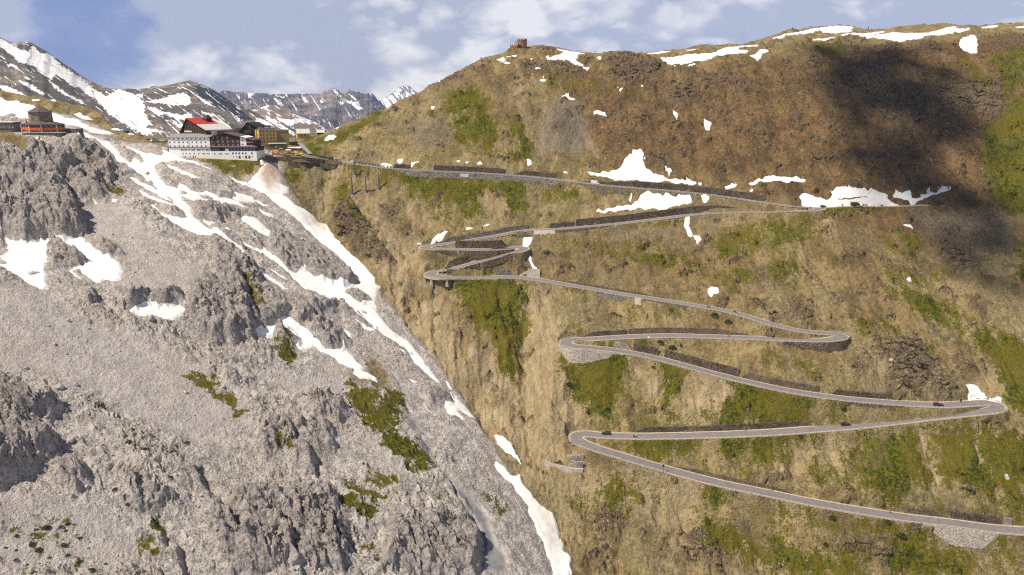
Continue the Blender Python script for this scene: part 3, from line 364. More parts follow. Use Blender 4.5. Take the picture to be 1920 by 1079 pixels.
# one continuous centreline, smoothed
chain = [k for k in ROAD_ORDER if k != 'J']
cl = np.concatenate([seg3[k] for k in chain]); own = np.concatenate([[i] * len(seg3[k]) for i, k in enumerate(chain)])
def densify(p, own, step):
    keep = np.concatenate([[True], np.hypot(*np.diff(p[:, :2], axis=0).T) > 1e-4]); p = p[keep]; own = own[keep]
    s = np.concatenate([[0], np.cumsum(np.hypot(*np.diff(p[:, :2], axis=0).T))]); t = np.arange(0, s[-1], step)
    return np.stack([np.interp(t, s, p[:, i]) for i in range(3)], 1), own[np.searchsorted(s, t, side='right').clip(0, len(own)) - 1], t
def smooth(p, n):
    k = np.hanning(n + 2)[1:-1]; k /= k.sum(); h = n // 2
    out = p.copy()
    for i in range(p.shape[1]):
        e = np.concatenate([2 * p[0, i] - p[h:0:-1, i], p[:, i], 2 * p[-1, i] - p[-2:-h - 2:-1, i]])
        out[:, i] = np.convolve(e, k, 'valid')
    return out
ROAD, ROWN, RS = densify(cl, own, 0.6)
sm = smooth(ROAD, 13); zs = smooth(ROAD[:, 2:3], 41)
ROAD = np.concatenate([sm[:, :2], zs], 1)
SPUR, _, _ = densify(seg3['J'], np.zeros(len(seg3['J']), int), 0.6); SPUR = smooth(SPUR, 13)

cpL = []; cpR = []
def addL(u, v, d): cpL.append(ray(u, v) * d)
def addR(u, v, d): cpR.append(ray(u, v) * d)
for u, v in RAVINE:
    d = 0.5 * (depth_on(zL_trend, u, v) + depth_on(zR_trend, u, v)); addL(u, v, d); addR(u, v, d)
for u, v in ((0,540),(200,540),(400,540),(600,600),(0,740),(300,740),(600,800),(0,900),(300,900),(600,900),(800,900),(0,1090),(300,1090),(600,1090),(900,1090),(300,420),(450,420),(400,335),(-150,540),(-150,740),(-150,900),(-150,1090)):
    addL(u, v, depth_on(zL_trend, u, v))
for u, v, d in ((80,264,446),(10,262,440),(140,266,452),(-80,262,436),(30,315,425),(100,325,430),(30,470,372),(110,465,380),(-60,470,365),
                (0,222,540),(80,208,585),(0,180,640),(-100,185,640),(-100,225,540),(150,218,585),(200,238,570),(290,266,545),(245,253,560),(325,285,505),(205,300,478),(265,320,482),(480,299,506),(330,297,500),(420,300,502)):
    addL(u, v, d)
for p in ROAD[::26]: cpR.append(p)
for p in SPUR[::30]: cpR.append(p)
for u, v in ((1500,1060),(1900,1070),(1250,1060),(1100,1000),(1980,900),(1980,600),(1650,560),(1400,480),(1650,660),(900,620),(960,720),(1300,250),(1100,250),(1300,120),(1000,110),(1500,150),(1700,250),(1980,300),(1980,120),(1850,120),(850,200),(750,250),(650,270),(600,330),(700,400),(720,480),(900,380),(1700,150)):
    addR(u, v, depth_on(zR_trend, u, v))
for u, v, d in ((1650,80,640),(1650,56,740),(1500,70,640),(1500,58,690),(1850,75,650),(1850,50,700),(1300,95,620),(1450,72,640),(565,262,565),(600,262,560),(500,300,524),(560,284,560),(520,272,560)):
    addR(u, v, d)
cpL = np.array(cpL); cpR = np.array(cpR)
tL = TPS(cpL[:, :2], cpL[:, 2] - zL_trend(cpL[:, 0], cpL[:, 1]), 0.02)
tR = TPS(cpR[:, :2], cpR[:, 2] - zR_trend(cpR[:, 0], cpR[:, 1]), 0.02)

# ---------------------------------------------------------------- ground grid (finer where the mountainsides are near)
ys = [110.0]
while ys[-1] < 1000:
    y = ys[-1]; ys.append(y * (1.006 if y < 185 else 1.00142 if y < 720 else 1.006))
YS = np.array(ys); ts = np.arange(-0.84, 0.8401, 0.00118)
TS = np.concatenate([np.linspace(-1.25, -0.845, 40), ts, np.linspace(0.845, 1.25, 40)])
NY, NX = len(YS), len(TS)
X = YS[:, None] * TS[None, :]; Y = np.repeat(YS[:, None], NX, 1)
def coarse(fn, st=8):
    iy = np.unique(np.concatenate([np.arange(0, NY, st), [NY - 1]])); ix = np.unique(np.concatenate([np.arange(0, NX, st), [NX - 1]]))
    G = fn(X[np.ix_(iy, ix)], Y[np.ix_(iy, ix)])
    H = np.stack([np.interp(np.arange(NX), ix, r) for r in G]); out = np.empty((NY, NX))
    fy = np.interp(np.arange(NY), iy, np.arange(len(iy))); i0 = np.minimum(fy.astype(int), len(iy) - 2); w = (fy - i0)[:, None]
    return H[i0] * (1 - w) + H[i0 + 1] * w
ZL = coarse(lambda x, y: zL_trend(x, y) + tL(x, y)); ZR = coarse(lambda x, y: zR_trend(x, y) + tR(x, y))
# far beyond the near left plateau the limestone side must not climb in front of the pass
LIME = sstep(-1.5, 1.5, ZL - ZR)
h = np.clip(0.5 + 0.5 * (ZL - ZR) / 3.0, 0, 1)
ZB = ZR * (1 - h) + ZL * h + 3.0 * h * (1 - h)           # smooth maximum

# skyline of the near ground; behind it the ground falls away
SKY = np.array([(-300,150),(-60,166),(0,170),(40,178),(80,184),(110,190),(150,199),(180,207),(196,222),(215,240),(240,250),(285,258),(320,262),(440,268),(520,272),(548,266),(562,262),(580,258),(612,250),(640,236),(660,228),(700,214),(725,205),(740,194),(760,185),(790,172),(805,160),(830,152),(850,140),(875,125),(900,111),(930,103),(957,95),(985,88),(1003,85),(1025,87),(1040,90),(1060,93),(1085,97),(1110,99),(1135,100),(1155,97),(1185,99),(1210,100),(1225,98),(1255,95),(1295,90),(1318,84),(1345,85),(1385,84),(1400,80),(1445,67),(1462,62),(1480,56),(1520,53),(1550,49),(1590,50),(1630,57),(1660,54),(1700,50),(1745,45),(1790,47),(1830,48),(1860,46),(1920,43),(2050,38),(2300,30)], float)
sx = np.array([ray(u, v) for u, v in SKY]); st_, ss_ = sx[:, 0] / sx[:, 1], sx[:, 2] / sx[:, 1]
SS = np.interp(TS, st_, ss_) + fbm(TS * 55, TS * 0 + 3.3, 4, 77) * 0.0010
def cap(Z, width=6.0):
    out = Z.copy()
    over = (Z / YS[:, None]) >= SS[None, :]
    over[YS < 330] = False
    first = np.where(over.any(0), over.argmax(0), NY - 1)
    yc = YS[first]
    beyond = np.arange(NY)[:, None] > first[None, :]
    zc = SS[None, :] * yc[None, :]
    dy = YS[:, None] - yc[None, :]
    fall = zc + SS[None, :] * dy - 0.22 * dy * sstep(0, 40, dy) - 0.02 * dy
    out[beyond] = np.minimum(fall, Z if False else fall)[beyond]
    return out, beyond, first
# level terraces cut for the hotels and the round hut
def inside(poly, x, y):
    c = np.zeros(x.shape, bool); n = len(poly); j = n - 1
    for i in range(n):
        xi, yi = poly[i]; xj, yj = poly[j]
        if yi != yj:
            c ^= ((yi > y) != (yj > y)) & (x < (xj - xi) * (y - yi) / (yj - yi) + xi)
        j = i
    return c
def edge_dist(poly, x, y):
    d = np.full(x.shape, 1e9); n = len(poly)
    for i in range(n):
        ax, ay = poly[i]; bx, by = poly[(i + 1) % n]; ex, ey = bx - ax, by - ay; L2 = ex * ex + ey * ey + 1e-12
        t = np.clip(((x - ax) * ex + (y - ay) * ey) / L2, 0, 1)
        d = np.minimum(d, (x - ax - t * ex) ** 2 + (y - ay - t * ey) ** 2)
    return np.sqrt(d)
def cast(u, v, Z=None):
    Z = ZB if Z is None else Z
    q = ray(u, v); t = q[0] / q[1]; s = q[2] / q[1]
    j = np.clip(np.searchsorted(TS, t) - 1, 0, NX - 2); w = (t - TS[j]) / (TS[j + 1] - TS[j])
    col = (Z[:, j] * (1 - w) + Z[:, j + 1] * w) / YS
    ok = col >= s
    if not ok.any(): i = int(col.argmax()); return np.array([t * YS[i], YS[i], col[i] * YS[i]])
    i = int(ok.argmax())
    if i == 0: return np.array([t * YS[0], YS[0], s * YS[0]])
    f = (s - col[i - 1]) / (col[i] - col[i - 1] + 1e-12); y = YS[i - 1] + f * (YS[i] - YS[i - 1])
    return np.array([t * y, y, s * y])
ZB, BEYOND, FIRST = cap(ZB)
def cast_poly(p, step=6.0):
    pts = []
    for i in range(len(p)):
        a, b = p[i], p[(i + 1) % len(p)]; n = max(1, int(np.hypot(*(b - a)) / step))
        for k in range(n): pts.append(cast(*(a + (b - a) * k / n))[:2])
    return np.array(pts)
def window(poly, m):
    x0, y0 = poly.min(0) - m; x1, y1 = poly.max(0) + m
    a = max(0, np.searchsorted(YS, y0) - 1); b = min(NY, np.searchsorted(YS, y1) + 1)
    yy = [max(y0, 60), max(y1, 61)]
    t0 = min(x0 / yy[0], x0 / yy[1]); t1 = max(x1 / yy[0], x1 / yy[1])
    c = max(0, np.searchsorted(TS, t0) - 1); d = min(NX, np.searchsorted(TS, t1) + 1)
    return slice(a, b), slice(c, d)
FLAT = np.zeros((NY, NX), np.float32)
def level(px, d, soft=40.0, z=None, down=0.75, up=0.9):
    "cut a level or evenly sloping terrace whose outline is given by pixel/depth corners"
    P = np.array([ray(u, v) * dd for (u, v), dd in zip(px, d)]); q = P[:, :2]
    A = np.c_[q, np.ones(len(q))]; co = np.linalg.lstsq(A, P[:, 2], rcond=None)[0] if z is None else np.array([0, 0, z])
    sl = window(q, soft + 2); x, y = X[sl], Y[sl]; pz = co[0] * x + co[1] * y + co[2]
    dd = np.where(inside(q, x, y), 0.0, edge_dist(q, x, y)); e = np.maximum(0, dd - 0.8)
    ZB[sl] = np.clip(ZB[sl], pz - e * down, pz + e * up); FLAT[sl] = np.maximum(FLAT[sl], 1 - sstep(0, 4, dd))
level([(312,299),(486,299),(490,286),(326,276)], [497,503,528,524])
level([(478,291.5),(566,292.5),(604,298),(562,272),(484,270.5)], [516,519,531,550,543], 30, down=0.9)
level([(-40,254),(125,254),(146,252),(140,240),(-40,236)], [441,445,450,480,478], down=1.6)
level([(312,299),(488,299),(490,288),(326,278)], [495,501,524,522], 25, down=0.7)
level([(552,263.5),(612,258),(614,252),(562,254)], [575,585,612,606], 20)
level([(955,96),(990,89),(992,84),(955,90)], [628,632,640,640], z=at(965,91.5,632).z, down=1.2)
WX = fbm(X / 5.5, Y / 5.5, 4, 11) * 1.5; WY = fbm(X / 5.5, Y / 5.5, 4, 23) * 1.5      # ragged outlines
def signed(polys, m=12.0, warp=1.0, step=6.0):
    "signed distance (m) to the union of the outlines, positive inside"
    S = np.full((NY, NX), -m, np.float32)
    for p in polys:
        q = cast_poly(p, step); sl = window(q, m + 2)
        x = X[sl] + warp * WX[sl]; y = Y[sl] + warp * WY[sl]
        if x.size == 0: continue
        d = np.minimum(edge_dist(q, x, y), m); d = np.where(inside(q, x, y), d, -d)
        S[sl] = np.maximum(S[sl], d)
    return S
def field(items, soft, warp=1.0, m=None):
    A = np.zeros((NY, NX), np.float32)
    for w, p in items:
        q = cast_poly(p, 10.0); mm = soft + 3; sl = window(q, mm)
        x = X[sl] + warp * WX[sl]; y = Y[sl] + warp * WY[sl]
        if x.size == 0: continue
        d = edge_dist(q, x, y); d = np.where(inside(q, x, y), d, -d)
        A[sl] = np.maximum(A[sl], w * sstep(-soft, soft, d))
    return A
import time as _t; _t0 = _t.time()
def tick(s): print('  [%.1fs] %s' % (_t.time() - _t0, s))
snow_s = signed(SNOW, 8.0, 0.55, 5.0)
hole_s = signed(SNOW_HOLES, 8.0, 0.55)
snow_s = np.minimum(snow_s, -hole_s)
snow_s = snow_s - 4.0 * np.clip(field([(1, p) for a, p in CRAG_L[:1] + CRAG_L[7:9]], 1.5, 1.0), 0, 1)
tick('snow')
BANK0 = field([(1, T(0,0,1,'350,296 490,296 500,306 484,318 466,332 450,344 420,330 392,312'))], 4.0, 1.0)
grass = np.maximum(field(GRASS_R, 8.0, 2.6) * np.maximum(1 - LIME, BANK0), field(GRASS_L, 3.2, 2.6) * 0.85 * np.clip(0.9 + 0.5 * fbm(X / 4, Y / 4, 4, 151), 0.2, 1.2))
grass = grass * np.clip(0.80 + 0.42 * fbm(X / 9, Y / 16, 4, 141), 0.15, 1.15) + 0.0
soil = field(SOIL_L, 3.0, 1.3); scree = field([(1, p) for p in SCREE_L], 5.0, 1.5); silt = field([(1, p) for p in SILT_L], 2.0, 0.8)
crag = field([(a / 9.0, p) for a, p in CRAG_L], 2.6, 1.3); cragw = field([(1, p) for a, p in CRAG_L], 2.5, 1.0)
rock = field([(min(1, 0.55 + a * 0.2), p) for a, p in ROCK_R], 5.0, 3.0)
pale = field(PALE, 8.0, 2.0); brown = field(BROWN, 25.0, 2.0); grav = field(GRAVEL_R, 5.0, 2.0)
# gullies and hollows that run down the earth slope: traced course, depth, half width
GULLY = [(5.5, 9, '968,528 982,600 984,700 990,800 996,900'), (3.0, 7, '640,318 604,392 592,450 600,500'), (3.5, 8, '700,345 742,420 778,500 792,590'), (4.5, 8, '838,590 872,660 900,760 925,840'), (3, 6, '760,640 800,700 850,760 900,840'), (2.5, 7, '1010,180 1000,230 1010,290'), (2.5, 6, '905,150 915,210 930,280'), (2.5, 7, '1095,190 1085,240 1060,290'), (2.5, 8, '1560,120 1640,190 1720,240 1760,300'), (3, 7, '1725,130 1722,185 1740,240 1790,330'), (2, 6, '1460,190 1450,260 1440,330'), (6, 22, '1800,95 1850,200 1885,330 1900,430'), (3, 9, '1500,400 1520,470 1480,560'), (3, 10, '1700,440 1760,540 1800,640'), (3, 6, '1100,690 1060,760 1050,800'), (3.5, 8, '1180,930 1170,1000 1150,1090'), (3, 8, '1290,930 1260,1000 1240,1090'), (3, 9, '1400,960 1440,1040 1440,1100'), (2.2, 5, '1730,820 1750,880 1770,930'), (1.8, 4, '1310,700 1280,760 1265,790'), (1.8, 4, '1345,705 1320,760 1300,790'), (1.8, 4, '1260,690 1235,740 1215,780'), (2, 5, '1160,690 1150,740 1140,790'), (2.2, 6, '1150,440 1140,500 1120,530'), (2, 5, '1620,830 1600,880 1590,930'), (2, 5, '1830,830 1850,900 1880,960'), (-3.5, 9, '880,540 930,620 960,700'), (-3, 9, '1040,680 1030,760 1040,840'), (-3, 10, '830,570 850,640 880,720'), (-3, 10, '760,380 820,420 800,440'), (-2.5, 10, '960,170 955,230 960,280')]
GUL = np.zeros((NY, NX), np.float32)
for dp, hw_, txt in GULLY:
    q = np.array([cast(*pt)[:2] for pt in resample(T(0, 0, 1, txt), 24)]); sl = window(q, hw_ * 3); x = X[sl] + WX[sl] * 1.3; y = Y[sl] + WY[sl]
    if x.size == 0: continue
    d = np.full(x.shape, 1e9); tt = np.zeros(x.shape)
    for i in range(len(q) - 1):
        ax, ay = q[i]; ex, ey = q[i + 1] - q[i]; t = np.clip(((x - ax) * ex + (y - ay) * ey) / (ex * ex + ey * ey + 1e-9), 0, 1)
        dd = np.hypot(x - ax - t * ex, y - ay - t * ey); m = dd < d; d[m] = dd[m]; tt[m] = (i + t[m]) / (len(q) - 1)
    prof = np.maximum(0, 1 - d / (hw_ * 1.5)) ** 1.2 if dp > 0 else np.exp(-(d / hw_) ** 2)
    GUL[sl] -= dp * prof * sstep(0, .18, tt) * sstep(1.0, .82, tt) * (1 - LIME[sl])
for dp, hw_, txt in ((2.0, 1.7, '800,830 822,868 842,900 868,948 893,985 907,1010 903,1040 900,1095'), (4.0, 2.6, '380,880 398,914 420,944 440,975 455,1000'), (3.5, 2.2, '330,1000 346,1040 356,1095'), (3.5, 2.4, '300,930 290,960 310,990 320,1020'), (3, 2.5, '590,880 600,900 640,930'), (3.0, 2.6, '540,800 560,830 600,870'), (3, 3, '450,520 470,560 490,610')):
    q = np.array([cast(*pt)[:2] for pt in resample(T(0, 0, 1, txt), 24)]); sl = window(q, hw_ * 3); x = X[sl] + WX[sl] * .5; y = Y[sl] + WY[sl] * .5
    d = np.full(x.shape, 1e9)
    for i in range(len(q) - 1):
        ax, ay = q[i]; ex, ey = q[i + 1] - q[i]; t = np.clip(((x - ax) * ex + (y - ay) * ey) / (ex * ex + ey * ey + 1e-9), 0, 1); d = np.minimum(d, np.hypot(x - ax - t * ex, y - ay - t * ey))
    GUL[sl] -= dp * np.maximum(0, 1 - d / hw_) * LIME[sl]
tick('fields')
scar = field(SCARS, 2.2, 1.4) * (1 - LIME) * np.clip(0.75 + 0.6 * fbm(X / 5, Y / 14, 4, 161), 0, 1)
grass = grass * (1 - 0.9 * scar); rock = rock * (1 - scar); pale = np.maximum(pale, 0.9 * scar * (1 - 0.6 * brown))
SNW = sstep(-1.0, 1.0, snow_s)
# ---------------------------------------------------------------- relief detail
bank = BANK0
LM = np.maximum(LIME, 0) * (1 - 0.85 * soil) * (1 - bank)
big = fbm(X / 48, Y / 48, 3, 1) * 2.2
al = 0.82 * X - 0.57 * Y; ac = 0.57 * X + 0.82 * Y                      # down the limestone slope / across it
wz = fbm(X / 22, Y / 22, 3, 29)
cr_a = ridged(ac / 13 + wz * .8, al / 30 + wz * .5, 5, 31, 0.52)
cr_b = ridged(ac / 4.2 + WX * 0.35 + wz, al / 9.5 + WY * 0.35, 4, 47, 0.55)
cr_c = ridged(ac / 1.7 + WX * 0.5, al / 3.4 + WY * 0.5, 3, 53, 0.6)
steps = (ac * 0.55 + al * 0.25 + fbm(X / 20, Y / 20, 3, 61) * 4)
ledge = sstep(0.15, 0.55, np.abs(((steps / 4.2) % 1.0) - 0.5) * 2)
patch = sstep(-0.55, 0.45, fbm(X / 34, Y / 34, 4, 91))
amp = (1 - 0.88 * scree) * (0.35 + 0.65 * patch) + cragw * 0.45
NEARV = np.exp(-((ZL - ZR) / 14.0) ** 2)                                 # close to the ravine bed
amp *= (1 - 0.92 * silt) * (1 - 0.7 * np.minimum(1, grass * 1.2)) * (1 - 0.85 * sstep(-4.0, 0.5, snow_s)) * (1 - 0.65 * NEARV)
boul = np.maximum(0, perlin(X / 2.3, Y / 2.3, 66) - 0.50) * 2.6 + np.maximum(0, perlin(X / 1.1, Y / 1.1, 67) - 0.45) * 1.0
detL = big * 0.7 * (1 - silt) + amp * (cr_a * 1.45 + cr_b * 1.0 + cr_c * 0.50 + ledge * 1.0 * (0.35 * patch + 0.65 * cragw)) + (0.16 * fbm(X / 1.6, Y / 1.6, 3, 5) + boul * 0.75) * (1 - silt) * (1 - SNW)
detL += GUL
detL += crag * 7.0 * (0.75 + 0.3 * perlin(X / 12, Y / 12, 8)) + cragw * ridged(ac / 8, al / 14, 3, 12) * 0.9
gul = fbm(X / 7.0 + WX * 0.2, Y / 60.0, 4, 13); gul2 = fbm(X / 2.2 + WX * 0.2, Y / 26.0, 3, 19)
lean = X + 0.22 * (Y - 420) * sstep(120, -120, X)                       # gullies lean towards the ravine on its side
rib = -np.abs(perlin(lean / 8.5 + WX * .12, Y / 75.0, 83)) * 2.6 - np.abs(perlin(lean / 3.1 + WX * .2, Y / 34.0, 84)) * 1.0
ribm = 0.12 + 0.75 * pale + 0.55 * sstep(.05, .55, fbm(X / 45, Y / 70, 3, 85))
strata = (ZB * 1.0 + 0.28 * X + fbm(X / 14, Y / 14, 3, 86) * 2.2)
lay = sstep(0.05, 0.8, (strata / 2.9) % 1.0) + 0.5 * sstep(0.1, 0.8, (strata / 1.25 + 0.3) % 1.0)
rk = ridged((X * 0.8 + Y * 0.2) / 10 + WX * 0.2, (Y - 0.35 * X) / 6.0 + WY * 0.3, 4, 71, 0.5)
rk2 = ridged(X / 3.8 + WX * .4, (Y - .4 * X) / 2.4 + WY * .4, 3, 73, 0.55)
stones = np.maximum(0, perlin(X / 1.9, Y / 1.6, 16) - 0.42) * 1.9 + np.maximum(0, perlin(X / 0.95, Y / 0.9, 18) - 0.40) * 0.8
hum = fbm(X / 4.5, Y / 4.5, 4, 37)
# scattered small outcrops besides the large ones
small_rock = sstep(0.58, 0.85, fbm(X / 13, Y / 9, 4, 38) + 0.25 * brown) * (1 - SNW) * (1 - LIME)
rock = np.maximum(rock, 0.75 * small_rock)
detR = big * 0.8 + gul * 0.6 + gul2 * 0.12 + rib * ribm * 1.5 + hum * 0.55 * (1 - 0.6 * scar) + GUL - 0.7 * scar
detR += rock * (1.4 + rk * 1.25 + rk2 * 0.5) + 0.18 * fbm(X / 1.5, Y / 1.5, 3, 15) + stones * (0.35 + 0.5 * sstep(-.1, .6, fbm(X / 25, Y / 25, 3, 39)))
detR *= (1 - 0.75 * SNW)
DET = (detL * LM + detR * (1 - LM)) * (1 - FLAT)
DET *= np.where(BEYOND, 0.35, 1.0) * (1 - 0.65 * sstep(0, 1, 1 - np.abs(np.arange(NY)[:, None] - FIRST[None, :]) / 14.0))
ZN = ZB + DET
jx = fbm((X + ZN * 1.1) / 6.0, (Y - ZN * 0.9) / 6.0, 3, 111, 0.45); jy = fbm((X - ZN * 0.8) / 6.0, (Y + ZN * 1.2) / 6.0, 3, 131, 0.45)
jamp = (LM * amp * 0.9 + (1 - LM) * rock * 0.7) * (1 - SNW) * np.where(BEYOND, 0.2, 1.0)
JX = jx * jamp; JY = jy * jamp - (1 - LM) * rock * (lay - 0.6) * 2.0 * (0.6 + 0.8 * sstep(-.4, .5, fbm(X / 7, Y / 7, 2, 87))) * (1 - SNW) * np.where(BEYOND, 0.2, 1.0)
tick('relief')
# cut and fill along the road: level carriageway, steep banks down to the natural slope
HW = 3.6
def carve(Z, line, hw, kc, kf, hwf=None):
    n = len(line)
    for a in range(0, n, 60):
        i0, i1 = max(0, a - 24), min(n, a + 84); p = line[i0:i1:2]; q = p[:, :2]; sl = window(q, 13.0)
        x, y, z = X[sl], Y[sl], Z[sl]
        if x.size == 0 or len(p) < 3: continue
        best = np.full(x.shape, 1e9); zr = np.zeros(x.shape); who = np.zeros(x.shape, int)
        for i in range(len(p)):
            d = (x - p[i, 0]) ** 2 + (y - p[i, 1]) ** 2; m = d < best; best[m] = d[m]; zr[m] = p[i, 2]; who[m] = i
        d = np.sqrt(best); e = np.maximum(0, d - hw)
        near = (d < 13) & ((who > 2) | (i0 == 0)) & ((who < len(p) - 3) | (i1 == n))
        kf_ = kf if np.isscalar(kf) else kf[np.minimum(n - 1, i0 + 2 * who)]
        ef = e if hwf is None else np.maximum(0, d - hwf[np.minimum(n - 1, i0 + 2 * who)])
        Z[sl] = np.where(near, np.clip(z, zr - 0.12 - ef * kf_, zr - 0.12 + e * kc), z)
    return Z
# the ground drops away under the outside of the viaduct bend
vx, vy = ROAD[[i for i in range(len(ROAD)) if chain[ROWN[i]] == 'hE']].mean(0)[:2]
bowl = np.exp(-(((X - vx + 2) / 13.0) ** 2 + ((Y - vy + 7) / 8.0) ** 2))
ZN = ZN - 10.0 * bowl
KF = np.full(len(ROAD), 2.2); RPU = 960 + F * ROAD[:, 0] / (ROAD[:, 1] * CP - ROAD[:, 2] * SP); RNM = np.array([chain[i] for i in ROWN])
KF[(RNM == 'G') | (RNM == 'hF') | (RNM == 'hG') | (RNM == 'hD') | ((RNM == 'D') & (RPU > 1475)) | (RNM == 'Fr') | ((RNM == 'H') & (RPU < 1000))] = 7.0; hE_ = np.array([chain[i] in ('hE',) for i in ROWN]); hE_ |= np.convolve(hE_.astype(float), np.ones(81), 'same') > 0; KF[hE_] = 9.0
ZN = carve(ZN, SPUR, 3.6, 1.6, 1.2)
HWF = np.where(hE_ & (RPU < 848), 2.3, HW + 0.9)
ZN = carve(ZN, ROAD, HW + 0.9, 2.6, KF, HWF)
tick('carve')
def grid_mesh(name, verts, faces_quads, smooth_=True):
    me = bpy.data.meshes.new(name); nv = len(verts); nf = len(faces_quads)
    me.vertices.add(nv); me.vertices.foreach_set('co', np.ascontiguousarray(verts, np.float32).ravel())
    me.loops.add(nf * 4); me.loops.foreach_set('vertex_index', np.ascontiguousarray(faces_quads, np.int32).ravel())
    me.polygons.add(nf); me.polygons.foreach_set('loop_start', np.arange(0, nf * 4, 4, dtype=np.int32))
    try: me.polygons.foreach_set('loop_total', np.full(nf, 4, np.int32))
    except Exception: pass
    me.polygons.foreach_set('use_smooth', np.full(nf, smooth_, bool))
    me.update(calc_edges=True)
    return me
def set_attr(me, name, *ch):
    a = me.color_attributes.new(name, 'FLOAT_COLOR', 'POINT')
    d = np.ones((len(me.vertices), 4), np.float32)
    for i, c in enumerate(ch): d[:, i] = np.asarray(c, np.float32).ravel()
    a.data.foreach_set('color', d.ravel())
idx = np.arange(NY * NX).reshape(NY, NX)
quads = np.stack([idx[:-1, :-1], idx[:-1, 1:], idx[1:, 1:], idx[1:, :-1]], -1).reshape(-1, 4)
V = np.stack([X + JX, Y + JY, ZN], -1).reshape(-1, 3)
me = grid_mesh('terrain', V, quads)
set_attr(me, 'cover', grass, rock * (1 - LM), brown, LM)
set_attr(me, 'soil', pale, soil, silt, np.maximum(scree, 0))
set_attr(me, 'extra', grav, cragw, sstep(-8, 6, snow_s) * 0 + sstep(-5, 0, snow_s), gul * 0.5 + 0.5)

def terrain_material():
    m = bpy.data.materials.new('mountain_ground'); m.use_nodes = True; nt = m.node_tree; L = nt.links; nt.nodes.clear()
    out = N(nt, 'ShaderNodeOutputMaterial'); b = N(nt, 'ShaderNodeBsdfPrincipled', i_Roughness=0.95); b.inputs['Specular IOR Level'].default_value = 0.12
    L.new(b.outputs[0], out.inputs[0])
    def attr(n):
        a = N(nt, 'ShaderNodeAttribute', attribute_name=n); s = N(nt, 'ShaderNodeSeparateColor'); L.new(a.outputs['Color'], s.inputs[0]); return s.outputs[0], s.outputs[1], s.outputs[2], a.outputs['Alpha']
    g, rk_, br, lm = attr('cover'); pl, so, si, sc = attr('soil'); gv, cg, ws, gu = attr('extra')
    tc = N(nt, 'ShaderNodeTexCoord'); P = tc.outputs['Object']
    def noise(scale, det=4.0, rough=0.6, vec=None, sc3=None):
        v = vec or P
        if sc3:
            mp = N(nt, 'ShaderNodeMapping'); mp.inputs['Scale'].default_value = sc3; L.new(v, mp.inputs[0]); v = mp.outputs[0]
        n = N(nt, 'ShaderNodeTexNoise', i_Scale=scale, i_Detail=det, i_Roughness=rough); L.new(v, n.inputs['Vector']); return n.outputs[0]
    nA = noise(0.035, 5); nB = noise(0.20, 6, 0.65); nD = noise(0.55, 5, 0.65); nC = noise(1.25, 4, 0.65); nF = noise(2.6, 3, 0.65)
    nS = noise(0.4, 6, 0.66, sc3=(1.0, 0.22, 0.22))                      # streaks running down the slope
    nS2 = noise(0.11, 7, 0.66, sc3=(1.0, 0.4, 0.4))
    mul = lambda p, q: math_node(nt, 'MULTIPLY', p, q)
    # limestone side
    lime = mix_col(nt, map_range(nt, nB, 0.40, 0.60), (0.355, 0.318, 0.298), (0.60, 0.545, 0.51))
    lime = mix_col(nt, map_range(nt, nA, 0.47, 0.62, 0, 0.55), lime, (0.50, 0.435, 0.395))
    lime = mix_col(nt, map_range(nt, nD, 0.55, 0.66, 0, 0.55), lime, (0.27, 0.235, 0.22))
    lime = mix_col(nt, mul(map_range(nt, nC, 0.545, 0.625), 0.8), lime, (0.115, 0.095, 0.082))  # dark micro-stones, and shade of holes and crevices put into the colour
    lime = mix_col(nt, mul(map_range(nt, nC, 0.44, 0.34), 0.7), lime, (0.68, 0.64, 0.61))
    scr = mix_col(nt, map_range(nt, nB, 0.40, 0.60), (0.445, 0.40, 0.378), (0.56, 0.50, 0.468))
    scr = mix_col(nt, map_range(nt, nA, 0.47, 0.62, 0, 0.4), scr, (0.455, 0.388, 0.345))
    scr = mix_col(nt, mul(map_range(nt, nF, 0.555, 0.62), 0.7), scr, (0.15, 0.125, 0.11))
    scr = mix_col(nt, mul(map_range(nt, nC, 0.60, 0.66), 0.6), scr, (0.17, 0.145, 0.13))
    scr = mix_col(nt, mul(map_range(nt, nF, 0.43, 0.35), 0.6), scr, (0.70, 0.66, 0.64))
    lime = mix_col(nt, mul(sc, 0.85), lime, scr)
    cragc = mix_col(nt, map_range(nt, nD, 0.40, 0.62), (0.40, 0.36, 0.345), (0.17, 0.145, 0.135))  # weathered grey, its dark tone also carrying painted crag shadow
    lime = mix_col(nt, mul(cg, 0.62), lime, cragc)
    nM = noise(0.8, 4, 0.7)
    moss = mul(map_range(nt, nM, 0.585, 0.63), map_range(nt, nA, 0.47, 0.58, 0.0, 0.85))
    moss = mul(moss, math_node(nt, 'SUBTRACT', 1.0, mul(sc, 0.9)))
    lime = mix_col(nt, moss, lime, mix_col(nt, nB, (0.13, 0.10, 0.02), (0.07, 0.065, 0.015)))
    lime = mix_col(nt, si, lime, mix_col(nt, map_range(nt, nB, .4, .6), (0.21, 0.205, 0.215), (0.30, 0.29, 0.295)))
    lime = mix_col(nt, mul(so, map_range(nt, nB, 0.38, 0.5, 0.6, 1.0)), lime, mix_col(nt, map_range(nt, nC, .42, .58), (0.115, 0.075, 0.038), (0.28, 0.20, 0.115)))
    # earth side
    tan = mix_col(nt, map_range(nt, nS2, 0.41, 0.59), (0.205, 0.150, 0.062), (0.385, 0.290, 0.142))
    tan = mix_col(nt, map_range(nt, nA, 0.46, 0.58, 0, 0.65), tan, (0.265, 0.215, 0.135))
    tan = mix_col(nt, map_range(nt, nS, 0.54, 0.68, 0, 0.35), tan, (0.29, 0.24, 0.155))
    tan = mix_col(nt, map_range(nt, nB, 0.52, 0.64, 0, 0.5), tan, (0.135, 0.098, 0.042))
